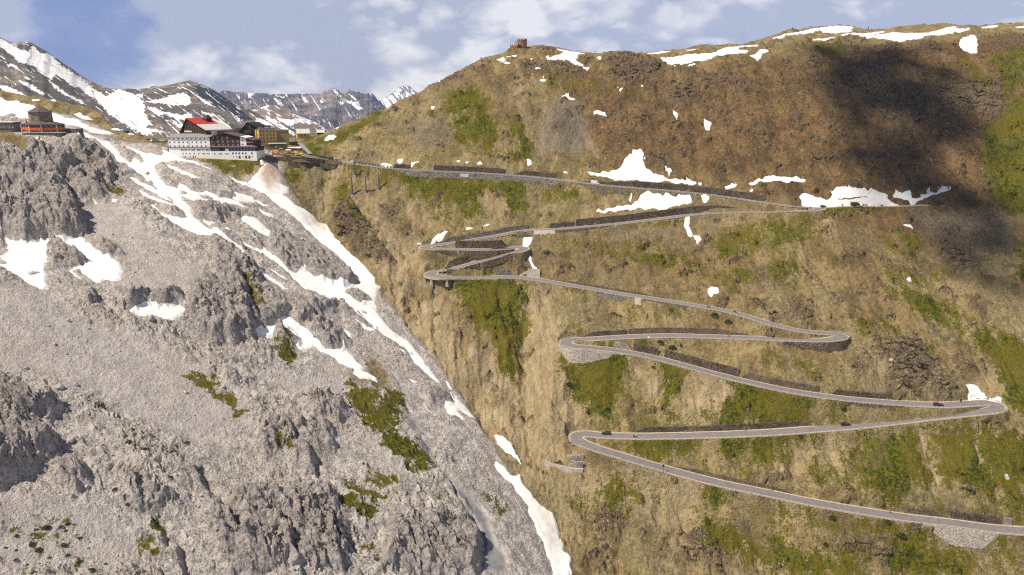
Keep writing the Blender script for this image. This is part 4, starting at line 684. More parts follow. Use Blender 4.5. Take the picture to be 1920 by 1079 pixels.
    brn = mix_col(nt, map_range(nt, nS2, 0.41, 0.59), (0.098, 0.053, 0.021), (0.195, 0.112, 0.043))
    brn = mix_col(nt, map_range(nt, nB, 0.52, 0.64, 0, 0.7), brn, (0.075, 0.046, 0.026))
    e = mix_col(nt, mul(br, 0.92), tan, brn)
    e = mix_col(nt, mul(pl, 0.85), e, mix_col(nt, map_range(nt, nS, 0.40, 0.60), (0.36, 0.27, 0.155), (0.56, 0.44, 0.28)))
    e = mix_col(nt, mul(gv, 0.85), e, mix_col(nt, map_range(nt, nC, 0.40, 0.60), (0.13, 0.11, 0.085), (0.27, 0.225, 0.175)))
    pk = math_node(nt, 'SUBTRACT', 1.0, mul(pl, 0.8))
    e = mix_col(nt, mul(mul(map_range(nt, nD, 0.54, 0.66), 0.35), pk), e, (0.115, 0.08, 0.038))
    e = mix_col(nt, mul(map_range(nt, nD, 0.45, 0.36), 0.45), e, (0.44, 0.33, 0.19))
    e = mix_col(nt, mul(mul(mul(map_range(nt, nD, 0.47, 0.58), map_range(nt, nA, 0.40, 0.54)), pk), math_node(nt, 'SUBTRACT', 0.66, mul(br, 0.52))), e, (0.185, 0.158, 0.040))
    nE = noise(0.05, 9, 0.7)
    dk = N(nt, 'ShaderNodeMix', data_type='RGBA', blend_type='MULTIPLY'); L.new(mul(mul(map_range(nt, nE, 0.50, 0.62), 0.55), pk), dk.inputs[0]); L.new(e, dk.inputs[6]); dk.inputs[7].default_value = (.52, .50, .46, 1); e = dk.outputs[2]
    stone = mix_col(nt, map_range(nt, nC, 0.42, 0.60), (0.185, 0.142, 0.095), (0.045, 0.036, 0.028))  # dark rock, with the shade on the outcrops painted into it
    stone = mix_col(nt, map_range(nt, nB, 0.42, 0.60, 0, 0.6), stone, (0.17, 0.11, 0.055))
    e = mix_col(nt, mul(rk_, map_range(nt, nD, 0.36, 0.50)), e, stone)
    # stones strewn on the earth, their shadows painted in as dark specks
    e = mix_col(nt, mul(mul(map_range(nt, nC, 0.57, 0.63), 0.72), pk), e, (0.06, 0.044, 0.026))
    e = mix_col(nt, mul(map_range(nt, nF, 0.58, 0.66), 0.5), e, (0.06, 0.045, 0.03))
    e = mix_col(nt, mul(map_range(nt, nF, 0.40, 0.32), 0.55), e, (0.52, 0.43, 0.31))
    col = mix_col(nt, lm, e, lime)
    # grass, broken into streaks and tufts
    gb = math_node(nt, 'ADD', mul(nS, 0.35), math_node(nt, 'ADD', mul(nC, 0.35), mul(nD, 0.30)))
    gb = math_node(nt, 'ADD', gb, mul(math_node(nt, 'SUBTRACT', g, 0.25), 0.38))
    gm = mul(map_range(nt, gb, 0.46, 0.55), map_range(nt, g, 0.02, 0.22))
    gc = mix_col(nt, map_range(nt, nD, 0.42, 0.58), (0.042, 0.052, 0.004), (0.138, 0.130, 0.010))
    gc = mix_col(nt, map_range(nt, nA, 0.45, 0.58, 0, 0.7), gc, (0.155, 0.120, 0.012))
    gc = mix_col(nt, map_range(nt, nC, 0.54, 0.66, 0, 0.7), gc, (0.020, 0.028, 0.004))
    gc = mix_col(nt, map_range(nt, nS2, 0.52, 0.64, 0, 0.4), gc, (0.18, 0.15, 0.03))
    col = mix_col(nt, gm, col, gc)
    L.new(col, b.inputs['Base Color'])
    bump = N(nt, 'ShaderNodeBump', i_Strength=1.0, i_Distance=0.9)
    hs = math_node(nt, 'ADD', math_node(nt, 'ADD', math_node(nt, 'MULTIPLY', nC, 1.1), math_node(nt, 'MULTIPLY', nD, 1.2)), math_node(nt, 'MULTIPLY', nF, 0.55))
    hs = math_node(nt, 'MULTIPLY', hs, math_node(nt, 'SUBTRACT', 1.0, math_node(nt, 'MULTIPLY', si, 0.85)))
    L.new(hs, bump.inputs['Height']); L.new(bump.outputs[0], b.inputs['Normal'])
    return m
me.materials.append(terrain_material())
terrain = bpy.data.objects.new('terrain', me); C.objects.link(terrain)
terrain['kind'] = 'structure'; terrain['label'] = 'two mountainsides, pale limestone and brown grassy earth, meeting in a snowy ravine'
tick('terrain mesh')

# ---------------------------------------------------------------- snow lying on the ground
def build_snow():
    s = snow_s.copy(); lowf = fbm(X / 9, Y / 9, 3, 55) * 0.35 + fbm(X / 2.5, Y / 2.5, 2, 56) * 0.07
    keep = (s > -2.2) & ~(BEYOND & (np.abs(np.arange(NY)[:, None] - FIRST[None, :]) > 60))
    # keep it off the carriageway
    z = ZN + np.clip(s * 0.55 + lowf * 0.3, -1.2, 0.55 + 0.25 * np.clip(lowf, -1, 1))
    sm_ = 0.6 * (ZB + big * 0.7 * LM + big * 0.8 * (1 - LM)) + 0.4 * ZN
    z = np.where(s > 0.8, np.maximum(z, np.minimum(sm_ + 0.25, ZN + 1.6)), z)
    fq = keep[:-1, :-1] & keep[:-1, 1:] & keep[1:, 1:] & keep[1:, :-1]
    fq &= (s[:-1, :-1] > -1.6) | (s[1:, 1:] > -1.6)
    q = np.stack([idx[:-1, :-1], idx[:-1, 1:], idx[1:, 1:], idx[1:, :-1]], -1)[fq]
    used = np.unique(q); remap = np.zeros(NY * NX, np.int32); remap[used] = np.arange(len(used))
    V = np.stack([X, Y, z], -1).reshape(-1, 3)[used]
    me = grid_mesh('snow', V, remap[q])
    dirtp = field([(1, T(480,270,4,'0,240 40,180 90,135 150,140 170,200 200,260 160,330 100,360 60,330')), (.8, T(480,270,4,'390,520 440,530 480,560 520,580 540,660 470,640 410,600')), (.95, T(480,540,4,'895,0 950,0 1060,60 1110,200 1140,380 1060,360 990,290 935,230 905,150')), (.55, T(960,809,4,'60,320 150,460 250,560 320,640 360,790 390,880 300,860 240,740 190,620 100,470')), (.5, T(480,809,4,'1785,-5 1850,15 1918,75 1880,110 1830,60')), (.5, T(1440,270,4,'560,325 770,335 880,360 860,390 640,360')), (.5, T(480,540,4,'1500,800 1660,980 1580,930')), (.3, T(1440,270,4,'500,425 900,425 900,440 500,440'))], 5.0, 1.2)
    set_attr(me, 'dirt', dirtp.reshape(-1)[used], LM.reshape(-1)[used])
    m = bpy.data.materials.new('old_snow'); m.use_nodes = True; nt = m.node_tree; L = nt.links; b = nt.nodes['Principled BSDF']
    b.inputs['Roughness'].default_value = 0.75; b.inputs['Specular IOR Level'].default_value = 0.2
    a = N(nt, 'ShaderNodeAttribute', attribute_name='dirt'); sp = N(nt, 'ShaderNodeSeparateColor'); L.new(a.outputs['Color'], sp.inputs[0])
    tc = N(nt, 'ShaderNodeTexCoord')
    n1 = N(nt, 'ShaderNodeTexNoise', i_Scale=0.35, i_Detail=6.0, i_Roughness=0.7); L.new(tc.outputs['Object'], n1.inputs['Vector'])
    n2 = N(nt, 'ShaderNodeTexNoise', i_Scale=2.2, i_Detail=4.0, i_Roughness=0.7); L.new(tc.outputs['Object'], n2.inputs['Vector'])
    base = mix_col(nt, map_range(nt, n1.outputs[0], 0.45, 0.75), (0.84, 0.83, 0.82), (0.70, 0.675, 0.645))
    dd = math_node(nt, 'MULTIPLY', sp.outputs[0], map_range(nt, math_node(nt, 'ADD', math_node(nt, 'MULTIPLY', n2.outputs[0], 0.7), math_node(nt, 'MULTIPLY', n1.outputs[0], 0.3)), 0.30, 0.54))
    col = mix_col(nt, dd, base, (0.40, 0.29, 0.20))
    L.new(col, b.inputs['Base Color'])
    bp = N(nt, 'ShaderNodeBump', i_Strength=0.35, i_Distance=0.4); L.new(n2.outputs[0], bp.inputs['Height']); L.new(bp.outputs[0], b.inputs['Normal'])
    me.materials.append(m)
    o = bpy.data.objects.new('snow', me); C.objects.link(o); o['kind'] = 'stuff'; o['label'] = 'old snow lying in patches and gullies on the mountainsides'
build_snow()
tick('snow mesh')
# ---------------------------------------------------------------- small toolkit for objects
class MB:
    def __init__(s): s.v = []; s.f = []
    def add(s, vs, fs, M=None):
        o = len(s.v)
        s.v += [tuple(M @ Vector(p)) if M is not None else tuple(p) for p in vs]; s.f += [[o + i for i in f] for f in fs]; return s
    def box(s, x0, x1, y0, y1, z0, z1, M=None):
        return s.add([(x0,y0,z0),(x1,y0,z0),(x1,y1,z0),(x0,y1,z0),(x0,y0,z1),(x1,y0,z1),(x1,y1,z1),(x0,y1,z1)],
                     [(0,3,2,1),(4,5,6,7),(0,1,5,4),(1,2,6,5),(2,3,7,6),(3,0,4,7)], M)
    def prism(s, poly, y0, y1, M=None):
        "outline in x,z pulled along y"
        n = len(poly)
        return s.add([(x, y0, z) for x, z in poly] + [(x, y1, z) for x, z in poly],
                     [list(range(n)), list(range(2 * n - 1, n - 1, -1))] + [(i, i + n, (i + 1) % n + n, (i + 1) % n) for i in range(n)], M)
    def slab(s, poly, z0, z1, M=None):
        "outline in x,y pulled along z"
        n = len(poly)
        return s.add([(x, y, z0) for x, y in poly] + [(x, y, z1) for x, y in poly],
                     [list(range(n - 1, -1, -1)), list(range(n, 2 * n))] + [(i, (i + 1) % n, (i + 1) % n + n, i + n) for i in range(n)], M)
    def frustum(s, n, r0, z0, r1, z1, sx=1.0, sy=1.0, ph=0.0, M=None):
        a = [ph + 2 * math.pi * i / n for i in range(n)]
        v = [(r0 * math.cos(t) * sx, r0 * math.sin(t) * sy, z0) for t in a] + [(r1 * math.cos(t) * sx, r1 * math.sin(t) * sy, z1) for t in a]
        return s.add(v, [list(range(n - 1, -1, -1)), list(range(n, 2 * n))] + [(i, (i + 1) % n, (i + 1) % n + n, i + n) for i in range(n)], M)
    def bar(s, a, b, r, n=6):
        a = Vector(a); b = Vector(b); d = (b - a); q = d.to_track_quat('Z', 'Y').to_matrix().to_4x4(); q.translation = a
        return s.frustum(n, r, 0, r, d.length, M=q)
    def build(s, name, mat, parent=None, smooth=False):
        me = bpy.data.meshes.new(name); me.from_pydata(s.v, [], s.f); me.update()
        bm = bmesh.new(); bm.from_mesh(me); bmesh.ops.recalc_face_normals(bm, faces=bm.faces); bm.to_mesh(me); bm.free()
        if smooth: me.polygons.foreach_set('use_smooth', [True] * len(me.polygons))
        me.materials.append(mat)
        o = bpy.data.objects.new(name, me); C.objects.link(o)
        if parent is not None: o.parent = parent
        return o
def empty(name, loc, rz=0.0):
    o = bpy.data.objects.new(name, None); C.objects.link(o); o.location = loc; o.rotation_euler = (0, 0, rz); o.empty_display_size = 0.5; return o
def tag(o, label=None, cat=None, group=None, kind=None):
    for k, v in (('label', label), ('category', cat), ('group', group), ('kind', kind)):
        if v: o[k] = v
    return o
def copy_tree(o, parent=None):
    c = o.copy(); C.objects.link(c)
    if parent is not None: c.parent = parent
    for ch in list(o.children): copy_tree(ch, c)
    return c
def mat(name, col, rough=0.8, metal=0.0, var=0.12, scale=1.5, spec=0.3, bump=0.0, scl3=None, coat=0.0):
    m = bpy.data.materials.new(name); m.use_nodes = True; nt = m.node_tree; L = nt.links; b = nt.nodes['Principled BSDF']
    b.inputs['Roughness'].default_value = rough; b.inputs['Metallic'].default_value = metal; b.inputs['Specular IOR Level'].default_value = spec
    b.inputs['Coat Weight'].default_value = coat
    tc = N(nt, 'ShaderNodeTexCoord'); n = N(nt, 'ShaderNodeTexNoise', i_Scale=scale, i_Detail=5.0, i_Roughness=0.65)
    if scl3:
        mp = N(nt, 'ShaderNodeMapping'); mp.inputs['Scale'].default_value = scl3; L.new(tc.outputs['Object'], mp.inputs[0]); L.new(mp.outputs[0], n.inputs['Vector'])
    else: L.new(tc.outputs['Object'], n.inputs['Vector'])
    lo = tuple(max(0, c * (1 - var)) for c in col); hi = tuple(min(1, c * (1 + var)) for c in col)
    L.new(mix_col(nt, map_range(nt, n.outputs[0], 0.35, 0.65), lo, hi), b.inputs['Base Color'])
    if bump:
        bp = N(nt, 'ShaderNodeBump', i_Strength=0.7, i_Distance=bump); L.new(n.outputs[0], bp.inputs['Height']); L.new(bp.outputs[0], b.inputs['Normal'])
    return m
def masonry(name, dark, light, joint, s=1.5, squash=0.55):
    m = bpy.data.materials.new(name); m.use_nodes = True; nt = m.node_tree; L = nt.links; b = nt.nodes['Principled BSDF']
    b.inputs['Roughness'].default_value = 0.92; b.inputs['Specular IOR Level'].default_value = 0.15
    tc = N(nt, 'ShaderNodeTexCoord'); mp = N(nt, 'ShaderNodeMapping'); mp.inputs['Scale'].default_value = (s, s, s / squash); L.new(tc.outputs['Object'], mp.inputs[0])
    v = N(nt, 'ShaderNodeTexVoronoi'); v.inputs['Scale'].default_value = 1.0; L.new(mp.outputs[0], v.inputs['Vector'])
    sp = N(nt, 'ShaderNodeSeparateColor'); L.new(v.outputs['Color'], sp.inputs[0])
    n = N(nt, 'ShaderNodeTexNoise', i_Scale=0.25, i_Detail=5.0); L.new(tc.outputs['Object'], n.inputs['Vector'])
    c = mix_col(nt, sp.outputs[0], dark, light)
    c = mix_col(nt, map_range(nt, v.outputs['Distance'], 0.42, 0.75, 0, 0.9), c, joint)
    c = mix_col(nt, map_range(nt, n.outputs[0], 0.5, 0.68, 0, 0.5), c, tuple(0.5 * q for q in dark))
    L.new(c, b.inputs['Base Color'])
    bp = N(nt, 'ShaderNodeBump', i_Strength=0.8, i_Distance=0.12); bp.invert = True; L.new(v.outputs['Distance'], bp.inputs['Height']); L.new(bp.outputs[0], b.inputs['Normal'])
    return m
M = {}
M['asphalt'] = mat('asphalt', (0.20, 0.172, 0.165), 0.9, var=0.13, scale=0.5)
M['paint'] = mat('road_paint', (0.62, 0.58, 0.55), 0.8, var=0.14, scale=1.2)
M['verge'] = mat('gravel_verge', (0.36, 0.29, 0.205), 0.95, var=0.3, scale=1.1)
M['dark_stone'] = masonry('dark_dry_stone', (0.062, 0.046, 0.033), (0.20, 0.15, 0.105), (0.025, 0.02, 0.015), 1.5)
M['brown_stone'] = masonry('brown_stone', (0.10, 0.072, 0.045), (0.25, 0.185, 0.125), (0.05, 0.04, 0.03), 1.4)
M['grey_stone'] = masonry('grey_stone', (0.11, 0.10, 0.085), (0.27, 0.24, 0.20), (0.06, 0.05, 0.04), 1.3)
M['pale_stone'] = masonry('pale_stone', (0.27, 0.24, 0.205), (0.45, 0.40, 0.35), (0.17, 0.14, 0.11), 1.5)
M['concrete'] = mat('concrete', (0.40, 0.36, 0.315), 0.9, var=0.18, scale=0.8)
M['post'] = mat('post_concrete', (0.50, 0.46, 0.42), 0.85, var=0.1)
M['rail'] = mat('galvanised_rail', (0.42, 0.41, 0.40), 0.5, 0.4, var=0.1)
M['rust'] = mat('weathered_steel', (0.15, 0.14, 0.14), 0.8, 0.2)
def proj(p):
    p = np.asarray(p); dep = p[..., 1] * CP - p[..., 2] * SP; c = (p[..., 1] * SP + p[..., 2] * CP) / dep
    return 960 + F * p[..., 0] / dep, 539.5 - F * c, dep
def zat(x, y):
    t = x / y; j = int(np.clip(np.searchsorted(TS, t) - 1, 0, NX - 2)); i = int(np.clip(np.searchsorted(YS, y) - 1, 0, NY - 2))
    a = (t - TS[j]) / (TS[j + 1] - TS[j]); b = (y - YS[i]) / (YS[i + 1] - YS[i])
    return float((ZN[i, j] * (1 - a) + ZN[i, j + 1] * a) * (1 - b) + (ZN[i + 1, j] * (1 - a) + ZN[i + 1, j + 1] * a) * b)
def ground(u, v):
    p = cast(u, v, ZN); return Vector(p)

# ---------------------------------------------------------------- road
TAN = np.gradient(ROAD[:, :2], axis=0); TAN /= np.linalg.norm(TAN, axis=1)[:, None]; NL = np.stack([-TAN[:, 1], TAN[:, 0]], 1)
RU, RV, RD = proj(ROAD)
LANE = {k: np.where(ROWN == i)[0] for i, k in enumerate(chain)}
UP = {'A': -1, 'B': 1, 'C': -1, 'D': 1, 'E': -1, 'Fr': 1, 'G': -1, 'H': 1, 'I': -1}
def ribbon(mb, P, n2, o0, o1, dz, origin=(0, 0, 0), step=2):
    ii = list(range(0, len(P), step)); o = len(mb.v)
    for i in ii:
        for q in (o0, o1): mb.v.append((P[i, 0] + n2[i, 0] * q - origin[0], P[i, 1] + n2[i, 1] * q - origin[1], P[i, 2] + dz - origin[2]))
    for a in range(len(ii) - 1): mb.f.append([o + 2 * a, o + 2 * a + 1, o + 2 * a + 3, o + 2 * a + 2])
mb = MB(); ribbon(mb, ROAD, NL, -3.2, 3.2, 0.05); road = mb.build('road', M['asphalt'], smooth=True); tag(road, 'narrow asphalt pass road climbing the slope in hairpin bends', kind='structure')
mb = MB(); ribbon(mb, ROAD, NL, 3.2, 3.52, 0.06); mb.build('edge_line', M['paint'], road)
mb = MB(); ribbon(mb, ROAD, NL, -3.52, -3.2, 0.06); mb.build('edge_line', M['paint'], road)
mb = MB(); ribbon(mb, ROAD, NL, -4.45, 4.45, 0.0); mb.build('verge', M['verge'], road)
ST = np.gradient(SPUR[:, :2], axis=0); ST /= np.linalg.norm(ST, axis=1)[:, None]; SN = np.stack([-ST[:, 1], ST[:, 0]], 1)
mb = MB(); ribbon(mb, SPUR, SN, -3.0, 3.0, 0.03); sp_ = mb.build('gravel_road', M['verge']); tag(sp_, 'level gravel track running on from the bend past the long snow bank', kind='structure')

def pick(lane, u0, u1, ext=False):
    ii = np.concatenate([LANE[k] for k in lane.split('+')]); a, b = min(u0, u1), max(u0, u1)
    return ii[(RU[ii] >= a - .6) & (RU[ii] <= b + .6)]
def wall(lane, u0, u1, side, hpx, m, label, taper=(0, 0), off=None, name='retaining_wall', batter=None, base=0.0):
    "side 'U': stands on the uphill edge of the lane; 'D': carries its downhill edge; +1/-1: left/right of travel"
    ii = pick(lane, u0, u1)[::2]
    if len(ii) < 2: return None
    sgn = side if side in (1, -1) else UP[lane.split('+')[0]] * (1 if side == 'U' else -1)
    up = side == 'U'
    n = len(ii); h = hpx * RD[ii].mean() / F / 0.93
    f = np.linspace(0, 1, n); hh = np.full(n, h)
    if taper[0]: hh *= np.clip(f / taper[0], 0.05, 1)
    if taper[1]: hh *= np.clip((1 - f) / taper[1], 0.05, 1)
    rr = random.Random(int(u0 * 7 + u1)); org = Vector(ROAD[ii[n // 2]])
    o0 = (HW + 0.75 if up else HW + 0.45) if off is None else off
    mb = MB(); cols = []
    for a, i in enumerate(ii):
        nx, ny = NL[i] * sgn; x, y, z = ROAD[i]; hj = hh[a] * (1 + rr.uniform(-.04, .04))
        if up: prof = [(o0 - 0.1, -0.5), (o0 + 0.08 * hj, hj), (o0 + 0.08 * hj + 0.7, hj + 0.05), (o0 + 1.2, -0.6)]
        else:
            k = hj / 1.9 if batter is None else hj * batter
            prof = [(o0 + k + 0.5, -hj - 0.6 + base), (o0 + 0.45, -0.02 + base), (o0, 0.12 + base), (o0 - 0.5, -hj * 0.5 - 0.6)]
        cols.append([(x + nx * q - org.x, y + ny * q - org.y, z + w - org.z) for q, w in prof])
    for c in cols: mb.v += c
    for a in range(n - 1):
        for k in range(4): mb.f.append([4 * a + k, 4 * a + (k + 1) % 4, 4 * a + 4 + (k + 1) % 4, 4 * a + 4 + k])
    mb.f.append([0, 1, 2, 3]); mb.f.append([4 * (n - 1) + k for k in (3, 2, 1, 0)])
    o = mb.build(name, M[m]); o.location = org
    return tag(o, label, 'wall', 'stone walls along the pass road')
ds, bs, gs, ps = 'dark_stone', 'brown_stone', 'grey_stone', 'pale_stone'
wall('A', 1788, 1890, 'U', 13, ds, 'dark stone wall above the lowest road lane, close to the right edge of the photo', (.08, 0))
wall('A', 1891, 1909, 'U', 12, ps, 'short pale wall section right of the dark wall on the lowest lane')
wall('A', 1700, 1787, 'U', 10, bs, 'brown stone wall above the lowest lane, just left of its dark section', (.3, 0))
wall('A', 1722, 1865, 'D', 24, ps, 'tall pale masonry wall carrying the lowest lane near the right edge', (.25, .35))
wall('A', 1702, 1724, 'D', 10, ds, 'short dark wall under the lowest lane, left of the tall pale masonry', (.4, 0))
wall('A', 1250, 1500, 'U', 6, bs, 'low crumbling bank of stones above the lowest lane, behind the pole', (.2, .2))
wall('B', 1180, 1296, 'U', 9, ds, 'dark wall above the second lane from the bottom, between its bend and the middle', (.35, 0))
wall('B', 1297, 1338, 'U', 9, bs, 'short brown gap section in the dark wall of the second lane from the bottom')
wall('B', 1339, 1505, 'U', 10, ds, 'long dark wall above the second lane, left of the black car')
wall('B', 1506, 1596, 'U', 8, bs, 'brown wall directly behind the black car on the second lane')
wall('B', 1597, 1850, 'U', 12, bs, 'rust brown wall between the two arms of the lower right hairpin', (.12, .8))
wall('C', 1151, 1185, 'U', 11, ps, 'pale stone block wall at the inside of the middle left hairpin', (.3, 0))
wall('C', 1186, 1232, 'U', 13, ds, 'short high dark wall beside the pale block wall of the third lane')
wall('C', 1240, 1385, 'U', 14, ds, 'long high dark wall above the third lane from the bottom')
wall('C', 1386, 1540, 'U', 11, bs, 'brown wall above the third lane, above the grassy streaked slope', (0, .1))
wall('C', 1560, 1690, 'U', 9, ds, 'dark wall below the big rock outcrop at the third lane', (.15, .1))
wall('C', 1545, 1690, 'D', 6, ds, 'low dark wall under the outer edge of the third lane', (.3, .4))
wall('C+hC', 1046, 1170, 'D', 20, ps, 'rounded pale stone wall carrying the middle left hairpin', (.5, .05))
wall('D', 1072, 1180, 'U', 8, ds, 'dark wall above the upper arm of the middle left hairpin', (.3, 0))
wall('D', 1181, 1420, 'U', 10, bs, 'long brown earth and stone bank wall above the fourth lane', (0, .3))
wall('D+hD', 1465, 1600, 'D', 26, ds, 'high dark stone wall carrying the middle right hairpin', (.45, 0), batter=.24)
wall('E', 1120, 1190, 'D', 8, gs, 'grey wall under the long fifth lane, left of its concrete section', (.3, 0))
wall('E', 1191, 1204, 'D', 9, 'concrete', 'pale concrete section in the wall under the fifth lane')
wall('E', 1205, 1290, 'D', 6, bs, 'low brown wall under the fifth lane, right of the concrete section', (0, .6))
wall('E', 1015, 1240, 'U', 4, bs, 'low brown kerb wall above the long fifth lane', (.2, .3))
wall('E', 840, 966, 'U', 10, gs, 'grey stone wall just above the viaduct lane in the tight stack of bends', (.1, 0))
wall('E', 969, 1010, 'U', 15, 'concrete', 'sloping pale concrete wall at the right end of the tight bends', (0, .6))
wall('Fr', 812, 962, 'U', 13, ds, 'dark wall in the middle of the tight stack of bends', (.08, .15))
wall('Fr', 868, 966, 'D', 9, ds, 'dark wall under the middle lane of the tight bends', (.35, 0), batter=.25)
wall('hF', 972, 992, 'D' if False else -1, 26, gs, 'rounded grey wall carrying the right turn of the tight bends', batter=.22)
wall('G', 852, 970, 'U', 13, ds, 'dark wall behind the riders in the tight bends', (.15, 0))
wall('G', 792, 968, 'D', 13, ds, 'dark wall under the left end of the tight bends, over a concrete ledge', (0, .35), batter=.25)
wall('H', 808, 992, 'U', 8, gs, 'long grey wall above the topmost lane of the tight bends', (.15, 0))
wall('H', 1031, 1078, 'U', 8, ds, 'short dark wall right of the tight bends on the sixth lane')
wall('H', 1082, 1440, 'U', 12, ds, 'very long dark wall above the sixth lane, below the wide snow patch', (0, .25))
wall('H', 1002, 1040, 'D', 10, 'concrete', 'pale concrete wall above the small snow patch beside the tight bends')
wall('H', 1041, 1150, 'D', 5, ds, 'low dark wall under the sixth lane, right of the concrete wall', (0, .5))
wall('I', 1075, 1432, 'U', 11, ds, 'long dark wall behind the white van on the top lane', (0, .35))
wall('I', 960, 1038, 'U', 8, ds, 'dark wall on the top lane below the small snow patches, left of the van', (0, .3))
wall('I', 812, 945, 'U', 9, ds, 'dark wall on the top lane above the bright white sign board')
wall('I', 736, 766, 'U', 7, ds, 'short dark wall on the top lane, leftmost below the snow patches')
wall('I', 735, 1078, 'D', 8, gs, 'long grey masonry band carrying the top lane', (.1, .1))
wall('I', 1080, 1182, 'D', 10, bs, 'brown wall under the top lane below the white van', (0, .4))
wall('I', 1183, 1300, 'D', 7, gs, 'low grey wall under the top lane right of the white van', (0, .5))
wall('I', 560, 640, 'D', 10, bs, 'brown retaining wall below the row of parked cars', (.2, .2))
wall('I', 492, 562, 'D', 20, bs, 'stepped brown retaining wall below the market stalls', (0, .1))

post_me = None
def guardrail(lane, u0, u1, side, label, gap=4.0, kind='rail'):
    global post_me
    ii = pick(lane, u0, u1)
    if len(ii) < 4: return
    sgn = side if side in (1, -1) else UP[lane.split('+')[0]] * (1 if side == 'U' else -1)
    org = Vector(ROAD[ii[len(ii) // 2]]); root = empty('guardrail', org); tag(root, label, 'guardrail', 'guardrails along the pass road')
    P = ROAD[ii] - np.array(org); n2 = NL[ii] * sgn; o0 = HW + 0.35
    mb = MB()
    for z0, z1 in ((0.52, 0.86),):
        o = len(mb.v); jj = list(range(0, len(P), 3))
        for a in jj:
            for q, z in ((o0, z0), (o0 + 0.09, z0), (o0 + 0.09, z1), (o0, z1)): mb.v.append((P[a, 0] + n2[a, 0] * q, P[a, 1] + n2[a, 1] * q, P[a, 2] + z))
        for a in range(len(jj) - 1):
            for k in range(4): mb.f.append([o + 4 * a + k, o + 4 * a + (k + 1) % 4, o + 4 * a + 4 + (k + 1) % 4, o + 4 * a + 4 + k])
    mb.build('rail', M['rail'], root)
    if post_me is None:
        pb = MB().box(-.16, .16, -.16, .16, -1.3, .95); tmp = pb.build('post', M['post'], root); post_me = tmp.data; bpy.data.objects.remove(tmp)
    st = max(int(gap / 0.6), int(len(ii) / 98) + 1)
    for a in range(0, len(ii), st):
        o = bpy.data.objects.new('post', post_me); C.objects.link(o); o.parent = root
        o.location = (P[a, 0] + n2[a, 0] * (o0 + .3), P[a, 1] + n2[a, 1] * (o0 + .3), P[a, 2]); o.rotation_euler = (0, 0, math.atan2(n2[a, 1], n2[a, 0]))
guardrail('A', 1080, 1250, 'D', 'guardrail on the outer edge of the lowest lane, left of the pole')
guardrail('A', 1330, 1930, 'D', 'guardrail on the outer edge of the lowest lane, right of the pale turnout')
guardrail('hA', 1060, 1100, 1, 'curved guardrail round the lower left hairpin')
guardrail('B', 1100, 1480, 'D', 'guardrail under the left half of the second lane, beside the motorbike')
guardrail('B+hB', 1481, 1890, -1, 'guardrail of the second lane that rounds the lower right hairpin')
guardrail('C', 1180, 1850, 'D', 'guardrail on the outer edge of the third lane from the bottom')
guardrail('hC', 1046, 1080, 1, 'curved guardrail round the middle left hairpin')
guardrail('D', 1075, 1465, 'D', 'guardrail on the outer edge of the fourth lane, beside the cyclist')
guardrail('D+hD', 1466, 1600, -1, 'guardrail round the middle right hairpin on its high dark wall')
guardrail('E', 850, 1120, 'D', 'guardrail along the viaduct lane and the start of the fifth lane')
guardrail('E', 1121, 1545, 'D', 'guardrail along the long fifth lane')
guardrail('hE', 790, 830, 1, 'curved guardrail round the viaduct hairpin')
guardrail('Fr', 835, 968, 'D', 'guardrail of the middle lane in the tight bends')
guardrail('G', 815, 960, 'D', 'guardrail of the flat lane with riders in the tight bends')
guardrail('H', 820, 1070, 'D', 'guardrail of the topmost lane in the tight bends')
guardrail('H', 1071, 1520, 'D', 'guardrail of the sixth lane below the very long dark wall')
guardrail('I', 740, 1070, 'D', 'guardrail of the top lane above the grey masonry band')
guardrail('I', 1071, 1500, 'D', 'guardrail of the top lane in front of the white van')
guardrail('I', 480, 739, 'D', 'guardrail of the top lane beside the parked cars and motorbikes')
# viaduct that carries the outside of the hairpin over the drop
def viaduct():
    ii = np.concatenate([LANE['E'][-60:], LANE['hE'], LANE['Fr'][:20]]); org = Vector(ROAD[LANE['hE'][len(LANE['hE']) // 2]])
    root = empty('viaduct', org); tag(root, 'small concrete viaduct on tapered piers under the left hairpin', 'bridge')
    mb = MB(); P = ROAD[ii] - np.array(org); n2 = NL[ii]; cols = []
    for a in range(0, len(ii), 2):
        cols.append([(P[a, 0] + n2[a, 0] * q, P[a, 1] + n2[a, 1] * q, P[a, 2] + z) for q, z in ((3.0, -.02), (4.6, -.02), (4.6, -1.1), (3.0, -1.1))])
    for c in cols: mb.v += c
    for a in range(len(cols) - 1):
        for k in range(4): mb.f.append([4 * a + k, 4 * a + (k + 1) % 4, 4 * a + 4 + (k + 1) % 4, 4 * a + 4 + k])
    mb.build('deck_edge', M['concrete'], root)
    for u, vb, w in ((804, 546, 1.3), (816.5, 543, 1.2), (834, 536, 1.1)):
        g = int(np.argmin(np.abs(RU[ii] - u) + np.where(RV[ii] < 513, 50, 0))); top = ROAD[ii[g]]
        x = top[0] + NL[ii[g], 0] * 4.0; y = top[1] + NL[ii[g], 1] * 4.0; hgt = (vb - 520) * RD[ii[g]] / F
        q = Matrix.Translation((x - org.x, y - org.y, top[2] - org.z))
        MB().add([(-w * .9, -w * .5, -hgt), (w * .9, -w * .5, -hgt), (w * .9, w, -hgt), (-w * .9, w, -hgt), (-w * .55, -w * .3, -1.0), (w * .55, -w * .3, -1.0), (w * .55, w, -1.0), (-w * .55, w, -1.0)],
                 [(0,3,2,1),(4,5,6,7),(0,1,5,4),(1,2,6,5),(2,3,7,6),(3,0,4,7)], q).build('pier', M['concrete'], root)
viaduct()
tick('road')
